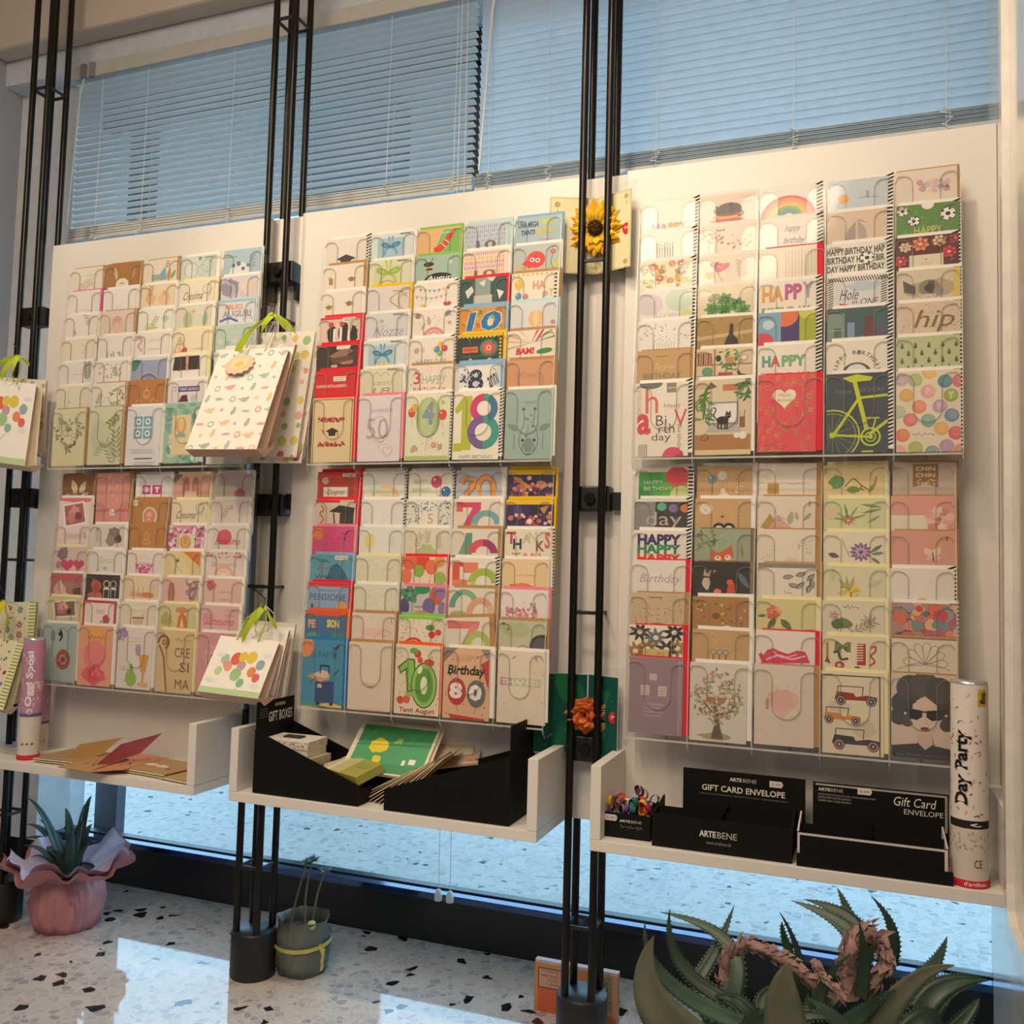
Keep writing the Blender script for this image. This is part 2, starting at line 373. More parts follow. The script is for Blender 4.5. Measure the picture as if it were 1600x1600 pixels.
# outside, under the portico
slab('portico_roof', -9, 7, .44, 3.3, 3.5, 3.7, mat('portico_soffit', (.22, .24, .25), .8), **S)
slab('street_wall', -9, 7, 7.5, 7.8, -.02, 2.6, mat('far_render', (.7, .7, .72), .8), **S)
def column(xa, xb, y, m):
    x, w = (xa + xb) / 2, (xb - xa) / 2; b = MB(); b.box(x - w, x + w, y, y + w * 2, -.02, 3.5); b.box(x - w - .03, x + w + .03, y - .03, y + w * 2 + .03, -.02, .10)
    b.build('portico_column', m, kind='structure', origin=(x, y, 0))
ds = mat('dark_stone', (.05, .07, .10), .5)
column(at(433, 1200, Y=1.9).x, at(545, 1200, Y=1.9).x, 1.9, ds)
b = MB(); b.box(at(147, 1280, Y=.5).x, at(181, 1280, Y=.5).x, .5, .54, -.02, 2.7); b.build('outside_post', ds, kind='structure')
slab('wall_right', .50, .58, -3.6, .12, 0, 3.12, mat('glossy_white_cladding', (.66, .60, .52), .12, coat=.6, noise=.02, scale=3), **S)
slab('wall_right_reveal', .535, .58, .12, .44, 0, 3.12, white_lam, **S)

# cabinet door leaf with white raised frame on the right wall
def door_leaf():
    t = empty('cabinet_door', (.5, -.45, 0), label='white cabinet door with raised rounded frame at the right edge', cat='cabinet door')
    O = Vector((.5, -.45, 0))
    b = MB()
    b.box(.484, .499, -.62, -.235, .36, 2.9)
    b.build('door_panel', mat('door_white', (.74, .70, .64), .15, coat=.5), t, bevel=.004, origin=O).location = (0, 0, 0)
    b = MB()
    # raised frame with rounded lower corner
    pts = [(-.245, 2.88), (-.245, .52), (-.262, .47), (-.30, .445), (-.60, .445), (-.60, .485), (-.315, .485), (-.285, .50), (-.275, .54), (-.275, 2.88)]
    b.prism([(.484, y, z) for y, z in pts], (-.012, 0, 0))
    b.build('door_frame', mat('door_frame_white', (.82, .78, .72), .2, coat=.4), t, bevel=.003, origin=O).location = (0, 0, 0)
door_leaf()

# ------------------------------------------------------------------ blinds
slat_m = mat('blind_slat', (.78, .77, .73), .45, noise=.03, trans=.06)
slat_m2 = mat('blind_slat_closed', (.62, .68, .72), .45, noise=.03, trans=.55)
cord_m = mat('white_cord', (.75, .76, .76), .6)
def blind(x0, x1, zt, zb, y, ang, m, label, cords, nst):
    O = Vector(((x0 + x1) / 2, y, zt)); t = empty('venetian_blind', O, label=label, cat='blind', group='venetian blinds')
    def P(b, n, mm, **k):
        o = b.build(n, mm, t, origin=O, **k); o.location = (0, 0, 0); return o
    b = MB(); b.box(x0, x1, y - .02, y + .02, zt - .045, zt); P(b, 'head_rail', mat('rail_grey', (.5, .5, .48), .4), bevel=.003)
    b = MB(); n = int((zt - .05 - zb - .04) / .0205); w = .0125; b.smooth = True
    for i in range(n):
        z = zt - .06 - i * .0205; rows = []
        for j in range(5):
            s = -1 + j / 2; a = ang
            yy = s * w * cos(a); zz = s * w * sin(a); bow = .0022 * (1 - s * s)
            rows.append([(x0 + .004, y + yy - bow * sin(a), z + zz + bow * cos(a)), (x1 - .004, y + yy - bow * sin(a), z + zz + bow * cos(a))])
        b.grid(rows)
    zz = zt - .06 - n * .0205
    for i in range(nst):  # slats gathered on the bottom rail
        z = zb + .016 + i * (max(.02, zz - zb - .01)) / nst
        b.box(x0 + .003, x1 - .003, y - .0125 + .002 * (i % 2), y + .0125, z, z + .0016)
    P(b, 'slats', m)
    b = MB(); b.box(x0, x1, y - .014, y + .014, zb, zb + .014); P(b, 'bottom_rail', mat('rail_grey', 'aaa'), bevel=.003)
    for cx in cords:
        for dy in (-.014, .014): b = MB(); b.tube([(cx, y + dy, zt - .05), (cx, y + dy, zb)], .0008, 5); P(b, 'ladder_cord', cord_m)
    for cx in cords:   # loops of slack cord at the bottom rail
        b = MB(); R = random.Random(int(cx * 100)); pts = []
        for k in range(26): pts.append((cx + R.uniform(-.014, .014), y - .018 - R.uniform(0, .006), zb + .05 - k * .0022 + R.uniform(-.004, .004)))
        b.tube(pts, .0009, 5); P(b, 'cord_slack', cord_m)
    b = MB(); b.tube([(x0 + .05, y - .02, zt - .04), (x0 + .045, y - .03, zt - .1), (x0 + .02, y - .03, zb + .05)], .003, 6); P(b, 'tilt_wand', cord_m)
    b = MB()
    for q in (.04, .075): b.box(x0 + q, x0 + q + .018, y - .03, y - .018, zt - .05, zt - .005)
    P(b, 'cord_lock', mat('cord_lock_grey', (.25, .25, .25), .5))
BY = .16
blind(-2.10, -.705, 2.59, 2.02, BY, radians(-6), slat_m, 'grey venetian blind with open slats, left of the two blinds', (-1.98, -1.80, -1.48, -1.22, -.96, -.76), 7)
blind(-.70, .533, 2.59, 2.01, BY, radians(-55), slat_m2, 'closed blue-grey venetian blind, right of the two blinds', (-.66, -.50, -.22, .10, .42), 8)
# free hanging blind cord with its two pulls
t = empty('blind_pull_cord', (-.745, .16, .20), label='thin white blind cord with two clear pulls hanging below the middle shelf', cat='cord')
for dx in (0, .032):
    b = MB(); b.tube([(dx, 0, .02), (dx * .5, -.025, 2.40)], .0009, 5); b.build('cord', cord_m, t)
    b = MB(); b.lathe([(0, .02), (.006, .02), (.010, .008), (.010, -.006), (0, -.008)], 10, o=(dx, 0, 0)); b.build('pull', mat('clear_pull', (.7, .75, .8), .2), t)

# ------------------------------------------------------------------ rod stands
POLES = (-2.034, -1.177, -.319)
def stand(x, label, clamps, rings):
    O = Vector((x, 0, 0)); t = empty('rod_stand', O, label=label, cat='display stand', group='black rod stands')
    for dx in (-.03, .03):
        for dy in (-.033, .033):
            b = MB(); b.tube([(dx, dy, .11), (dx, dy, 3.11)], .0088, 14); b.build('rod', black_metal, t)
    b = MB(); b.lathe([(0, 0), (.054, 0), (.056, .004), (.056, .108), (.053, .113), (0, .113)], 40); b.build('base', black_matte, t)
    for z in rings:
        b = MB(); b.box(-.03, .03, -.036, -.030, z - .004, z + .004); b.box(-.03, .03, .030, .036, z - .004, z + .004); b.box(-.033, -.027, -.033, .033, z - .004, z + .004); b.box(.027, .033, -.033, .033, z - .004, z + .004)
        b.build('spacer', black_matte, t, bevel=.001)
    for z in clamps:
        b = MB(); b.box(-.043, .043, -.020, .020, z - .028, z + .028); o = b.build('clamp', black_matte, t, bevel=.004)
        b = MB(); b.m = 0; b.tube([(.0, -.020, z), (.0, -.030, z)], .012, 16); b.build('clamp_screw', black_metal, o)
stand(POLES[0], 'black four-rod stand at the left edge, left of the first card panel', (1.735, 1.20), (2.42, 1.02, .30))
stand(POLES[1], 'black four-rod stand between the left and middle card panels', (1.79, 1.18), (2.47, 1.66, .97, .27))
stand(POLES[2], 'black four-rod stand carrying the sunflower and rose cards', (1.195, .64), (1.735, .94, .26))

# ------------------------------------------------------------------ white panels with shelves
PX = ((-1.985, -1.222), (-1.122, -.366), (-.254, .4997))
names = ('left', 'middle', 'right')
ZB, ZT, SD = .478, 1.948, .20
for (x0, x1), nm in zip(PX, names):
    xa = x0 if nm != 'left' else -2.12
    O = Vector((xa, 0, ZB))
    t = empty('display_panel', O, label='white laminate wall panel with box shelf, %s of the three panels' % nm, cat='display panel', group='white display panels')
    b = MB(); b.box(x0, x1, 0, .018, ZB, ZT); b.build('back_board', white_lam, t, bevel=.0015, origin=O).location = (0, 0, 0)
    b = MB(); b.box(xa, x1, -SD, -.0005, ZB, ZB + .022); b.build('shelf_board', white_lam, t, bevel=.001, origin=O).location = (0, 0, 0)
    if nm != 'left':
        b = MB(); b.box(xa - .0005, xa + .021, -SD, -.0005, ZB + .0225, .645); b.build('side_cheek', white_lam, t, bevel=.001, origin=O).location = (0, 0, 0)
    b = MB(); b.box(x1 - .022, x1 + .0005, -SD, -.0005, ZB + .0225, .645); b.build('side_cheek', white_lam, t, bevel=.001, origin=O).location = (0, 0, 0)
    # bracket arms to the rods
    for xx, s in ((x0, -1), (x1, 1)):
        if nm == 'right' and s == 1: continue
        for z in (1.19, 1.74):
            b = MB(); b.box(min(xx, xx + s * .02), max(xx, xx + s * .02), .002, .016, z - .02, z + .02); b.build('bracket', black_matte, t, origin=O).location = (0, 0, 0)
for xa, xb in ((-1.36, -1.13), (-.43, -.255)):
    slab('trim_2' if xa < -1 else 'trim_3', xa, xb, .0185, .03, ZB, ZT, white_lam, **S)
SHELF = ZB + .022
# ================================================================== acrylic card racks
COLU = {('left', 0): (86, 141, 200, 260, 326, 388), ('middle', 0): (489, 561, 634.5, 709, 789, 864), ('right', 0): (993, 1086, 1182, 1290, 1399, 1502),
        ('left', 1): (65, 120, 181, 242, 306, 372), ('middle', 1): (471, 544, 617, 693, 776, 850), ('right', 1): (981, 1078, 1178, 1284, 1392, 1494)}
COLV = {0: 640, 1: 1090}
ZR = (1.276, .692)           # foot of the bottom row of cards
STEP, YB, YS = .0677, -.050, .0055   # row pitch; depth of top row; step per row
def rowz(k, r): return ZR[k] + (6 - r) * STEP
def rowy(r): return YB - YS * r
COLX = {}
for key, us in COLU.items():
    X = [at(u, COLV[key[1]], Y=rowy(6) - .004).x for u in us]
    COLX[key] = X
pocket_cache = {}
def pocket_mesh(w):
    """front plate with rounded shoulders and a U-shaped thumb notch; foot at z=0"""
    h = .153; a, c = .28 * w, .72 * w; R = .017; n = 6; zb = .058; rb = (c - a) / 2
    path = [(0, h - .012), (0.004, h - .002), (.008, h)]
    path += [(a - R, h)] + [(a - R + R * sin(pi / 2 * i / n), h - R + R * cos(pi / 2 * i / n)) for i in range(1, n + 1)]
    path += [((a + c) / 2 - rb * cos(pi * i / 10), zb + rb - rb * sin(pi * i / 10)) for i in range(0, 11)]
    path += [(c + R - R * cos(pi / 2 * i / n), h - R + R * sin(pi / 2 * i / n)) for i in range(0, n + 1)]
    path += [(w - .008, h), (w - .004, h - .002), (w, h - .012)]
    b = MB(); T = .002
    i0 = 9; i1 = len(path) - 10
    L = [p for p in path if p[0] <= a + 1e-6]; Rr = [p for p in path if p[0] >= c - 1e-6]
    zc = zb + rb
    Lp = [(0, 0)] + L[:-1] + [(a, zc)]; 
    low = [(0, 0)]
    for yy in (0,):
        b.face([(x, yy, z) for x, z in [(0, 0), (a, 0)] + [(a, zc)] + [p for p in reversed(path) if p[0] <= a + 1e-6 and p[1] > zc + 1e-6]])
        b.face([(x, yy, z) for x, z in [(c, 0), (w, 0)] + [p for p in reversed(path) if p[0] >= c - 1e-6 and p[1] > zc + 1e-6] + [(c, zc)]])
        U = [((a + c) / 2 - rb * cos(pi * i / 10), zc - rb * sin(pi * i / 10)) for i in range(11)]
        for p, q in zip(U, U[1:]): b.face([(p[0], yy, 0), (q[0], yy, 0), (q[0], yy, q[1]), (p[0], yy, p[1])])
    b.m = 1
    for p, q in zip(path, path[1:]):
        if hypot(p[0] - q[0], p[1] - q[1]) < 1e-6: continue
        d = Vector((q[0] - p[0], 0, q[1] - p[1])).normalized(); nrm = Vector((-d.z, 0, d.x)) * .0007
        P, Q = Vector((p[0], 0, p[1])), Vector((q[0], 0, q[1])); y = Vector((0, T + .0002, 0)); y0 = Vector((0, -.0002, 0))
        A = [P - nrm + y0, Q - nrm + y0, Q + nrm + y0, P + nrm + y0]; B = [v + y - y0 for v in A]
        b.face(A); b.face([A[2], A[3], B[3], B[2]]); b.face([A[0], A[1], B[1], B[0]])
    me = b.build('pocket_front', [acr, acr_edge]); d = me.data; bpy.data.objects.remove(me); return d
def rack(side, k):
    X = COLX[(side, k)]; z0 = ZR[k] - .002; z1 = ZR[k] + 6 * STEP + .146; x0, x1 = X[0] - .004, X[5] + .002
    nm = '%s %s' % (('upper', 'lower')[k], side)
    O = Vector(((x0 + x1) / 2, -.001, z0))
    t = empty('card_rack', O, label='clear acrylic five-column card rack, %s of the six racks' % nm, cat='card rack', group='clear card racks')
    def P(b, n, m, par=t):
        o = b.build(n, m, t, origin=O); o.location = (0, 0, 0); return o
    b = MB(); b.box(x0, x1, -.004, -.0015, z0 - .018, z1 - .01); P(b, 'back_plate', acr)
    xs = [x0] + [(X[i] - .003) for i in range(1, 5)] + [x1]
    yf = rowy(6) - .0145
    for i, x in enumerate(xs):
        b = MB(); prof = [(-.004, z0 - .014), (yf * .45, z0 - .021), (yf * .6, z0 - .025), (yf * .8, z0 - .024), (yf + .010, z0 - .018), (yf + .002, z0 - .012), (yf, z0), (yf, z0 + .15), (rowy(0) - .0125, z1), (-.004, z1)]
        b.m = 0
        for xx in (x - .001, x + .001): b.face([(xx, y, z) for y, z in prof])
        b.m = 1
        for (ya, za), (yb, zb_) in zip(prof, prof[1:]):
            if ya == -.004 and yb == -.004: continue
            b.face([(x - .0012, ya, za), (x + .0012, ya, za), (x + .0012, yb, zb_), (x - .0012, yb, zb_)])
        P(b, 'side_plate' if i in (0, 5) else 'divider', [acr, acr_light])
    b = MB(); b.m = 0; b.box(x0, x1, yf, -.004, z0 - .003, z0 - .001); b.m = 1; b.box(x0, x1, yf - .001, yf, z0 - .004, z0); P(b, 'bottom_ledge', [acr, acr_light])
    for i in range(5):
        w = (X[i + 1] if i < 4 else x1) - X[i] - .004
        kk = round(w, 3)
        if kk not in pocket_cache: pocket_cache[kk] = pocket_mesh(w)
        for r in range(7):
            o = bpy.data.objects.new('pocket_front', pocket_cache[kk]); col.objects.link(o); o.parent = t
            o.location = Vector((X[i], rowy(r) - .0105, rowz(k, r))) - O
        b = MB(); cx = (X[i] + (X[i + 1] if i < 4 else x1)) / 2; b.tube([(cx, -.001, z0 - .012), (cx, -.004, z0 - .012)], .0035, 10); P(b, 'screw', mat('screw_steel', (.2, .19, .18), .3, .8))
for side in names:
    for k in (0, 1): rack(side, k)

# ------------------------------------------------------------------ greeting cards
ENV = {'w': 'f2f0ea', 'k': 'b98f5e', 'r': 'e8283c', 'p': 'ee8aa0', 'g': '86c85a', 'y': 'f5c518', 'b': '88b4d8', 'c': 'f0e6b4', 'l': 'b8dce6', 'o': 'ee6a2a', 'm': 'e04a90', 'B': '2f7fc8', 'G': '8a7a60'}
def envelope_mesh(w, h, code, seed):
    b = MB()
    if code == 's':
        b.cur = lin('f4f2ec'); b.box(-w / 2, w / 2, 0, .0022, 0, h)
        z = .004; i = 0; sl = .006 if seed % 3 else 0
        while z < h - .006:
            b.face([(w / 2 - .016, -.0002, z), (w / 2 - .0003, -.0002, z + sl), (w / 2 - .0003, -.0002, z + sl + .0038), (w / 2 - .016, -.0002, z + .0038)], lin('1c1a1a'))
            b.face([(w / 2 + .0002, 0.0002, z + sl), (w / 2 + .0002, .0020, z + sl), (w / 2 + .0002, .0020, z + sl + .0038), (w / 2 + .0002, .0002, z + sl + .0038)], lin('1c1a1a'))
            z += .0076
    else:
        c = lin(ENV[code]); b.cur = c
        for q in range(2): b.box(-w / 2 + q * .001, w / 2 + q * .001, q * .0012, q * .0012 + .0010, 0, h - q * .002, tuple(x * (1 - .08 * q) for x in c))
    return b
ROWN = ('top', 'second', 'third', 'fourth', 'fifth', 'sixth', 'bottom')
CW, CH = .1135, .165
def card(side, k, r, c, env, base, desc, fn, h=CH - .007, dx=0, dz=0, tilt=0, w=CW, dy=0):
    seed = hash((len(desc), r, c, k)) % 1000; X = COLX[(side, k)]
    Rn = random.Random(r * 77 + c * 13 + k * 5 + len(side))
    cwid = (X[c + 1] if c < 4 else X[5]) - X[c] - .004
    a = Art(h / w, seed + 1); fn(a)
    if r < 6: a.P = [([(x_, y_ * .87) for x_, y_ in p], kk, cc) for p, kk, cc in a.P]
    b = MB(); b.box(-w / 2, w / 2, 0, .0016, 0, h, lin(base))
    a.put(b, Vector((-w / 2, 0, h)), Vector((1, 0, 0)), Vector((0, 0, -1)), Vector((0, -1, 0)), w)
    if side == 'left': env = {'y': 'c', 'o': 'k', 'b': 'w', 'g': 'c', 'p': 'w'}.get(env, env)
    code_ = env or 'w'
    x = X[c] + w / 2 + .001 + dx + Rn.uniform(-.001, .0015)
    up = .007 if (code_ in 'wscy' or side == 'middle') else .003
    dz += .007 - up
    o = b.build('greeting_card', PAPER, label=desc + ', %s row, %s %s rack' % (ROWN[r], ('upper', 'lower')[k], side), cat='greeting card', group='greeting cards in the %s %s rack' % (('upper', 'lower')[k], side))
    o.location = (x, rowy(r) - .0085 + dy, rowz(k, r) + .0015 + dz + Rn.uniform(-.0008, .0012)); o.rotation_euler = (radians(-.3), radians(tilt + Rn.uniform(-.5, .5)), 0)
    code = env or 'w'
    e = envelope_mesh(w, h, code, seed).build('envelope', MATTE, o)
    off = max(.001, cwid - w - .003) + (.003 if env else -.002)
    e.location = (min(off, .012), .0019, up)
    return o
C = []
def K(*a, **k): C.append((a, k))
W = 'f4f1ea'
def R_(side, k, rows):
    for r, row in enumerate(rows):
        for c, e in enumerate(row):
            if e is None: continue
            kw = e[4] if len(e) > 4 else {}
            K(side, k, r, c, e[0], e[1], e[2], e[3], **kw)
def leaves(a, n, x0, y0, x1, y1, L, ks, w=.35):
    for i in range(n): a.lf(a.R.uniform(x0, x1), a.R.uniform(y0, y1), L * a.R.uniform(.7, 1.2), a.R.uniform(0, 360), a.R.choice(ks), w)
    return a
def ribbon(a, x, y, s, k, k2):
    for q in (-1, 1):
        a.p([(x + q * s * .05, y), (x + q * s * .3, y - s * 1.1), (x + q * s * .1, y - s * 1.1)], k2)
        a.cu([(x, y), (x + q * s * .5, y + s * .35), (x + q * s * .62, y + s * .85)], s * .2, k2)
        a.e(x + q * s * .5, y - s * .18, s * .5, s * .27, k, q * -22).e(x + q * s * .52, y - s * .17, s * .26, s * .12, k2, q * -22)
    return a.c(x, y, s * .16, k)
def wreath(a, x, y, r, ks, heart=1, n=44, L=.1):
    for i in range(n):
        t = 2 * pi * i / n
        if heart: px, py = x + r * sin(t) ** 3, y - r * (13 * cos(t) - 5 * cos(2 * t) - 2 * cos(3 * t) - cos(4 * t)) / 16
        else: px, py = x + r * cos(t), y + r * sin(t)
        a.lf(px, py, L * a.R.uniform(.7, 1.2), a.R.uniform(0, 360), a.R.choice(ks), .4)
    return a
def bunting(a, y, ks, x0=.1, x1=.85):
    a.cu([(x0, y), ((x0 + x1) / 2, y + .07), (x1, y)], .006, '998')
    for i in range(7):
        t = (i + .5) / 7; X = x0 + (x1 - x0) * t; Y = y + .07 * (1 - (2 * t - 1) ** 2); a.p([(X - .035, Y), (X + .035, Y), (X, Y + .075)], ks[i % len(ks)])
    return a
def peony(a, x, y, r, ks):
    for i in range(16): t = i * 2.4; q = r * sqrt(i / 16) * .8; a.w(x + q * cos(t), y + q * sin(t), r * .34, ks[i % len(ks)])
    return a
def hands(a, x, y, s, k, k2):
    for q in (-1, 1):
        a.p([(x, y - s), (x + q * s * .25, y - s * .9), (x + q * s * .42, y), (x + q * s * .3, y + s * .8), (x + q * .01, y + s * .9)], k)
        a.cu([(x + q * .02, y - s * .8), (x + q * s * .15, y), (x + q * s * .1, y + s * .7)], .012, k2)
    return a
def arcs(a, x, y, r, ks, w=.05):
    for i, k in enumerate(ks): a.o(x, y, r - i * w, w, k, 0, 180)
    return a
def soccer(a, x, y, r):
    a.c(x, y, r, 'f4f4f0').o(x, y, r, .012, '222').c(x, y, r * .36, '222', 5)
    for i in range(5): t = 2 * pi * i / 5; a.c(x + r * .78 * cos(t), y + r * .78 * sin(t), r * .2, '222', 5)
    return a
def cat(a, x, y, s, k='1a1816'):
    a.e(x, y, s * .5, s * .34, k).c(x + s * .45, y - s * .38, s * .24, k).p([(x + s * .25, y - s * .5), (x + s * .3, y - s * .82), (x + s * .48, y - s * .58)], k).p([(x + s * .45, y - s * .58), (x + s * .65, y - s * .82), (x + s * .66, y - s * .5)], k)
    for q in (-.35, -.1, .2, .38): a.r(x + q * s - s * .07, y + s * .1, x + q * s + s * .07, y + s * .75, k)
    a.cu([(x - s * .4, y), (x - s * .7, y - s * .4), (x - s * .55, y - s * .9), (x - s * .75, y - s * 1.1)], s * .1, k)
    return a.c(x + s * .38, y - s * .4, s * .04, 'cc4').c(x + s * .54, y - s * .4, s * .04, 'cc4')
def car(a, x, y, s, k, k2='3a2a20'):
    a.p([(x - s, y), (x - s * .9, y - s * .35), (x - s * .1, y - s * .3), (x, y - s * .12), (x + s * .5, y - s * .22), (x + s, y - s * .15), (x + s, y + s * .05), (x - s, y + s * .05)], k)
    a.l([(x - s * .85, y - s * .35), (x - s * .85, y - s * .62), (x + s * .35, y - s * .62), (x + s * .3, y - s * .2)], .014, k2)
    for q in (-.7, .72): a.c(x + q * s, y + s * .08, s * .24, k2).o(x + q * s, y + s * .08, s * .17, .012, 'cbb').c(x + q * s, y + s * .08, s * .05, 'cbb')
    return a
CHOC = ['d06a6a', 'e0a050', '8ab060', '5a9ac0', 'c080b0', 'e8c860']
PAS = ['e8a0a8', 'f0c890', 'a8c898', '98b8d0', 'c8a8cc']
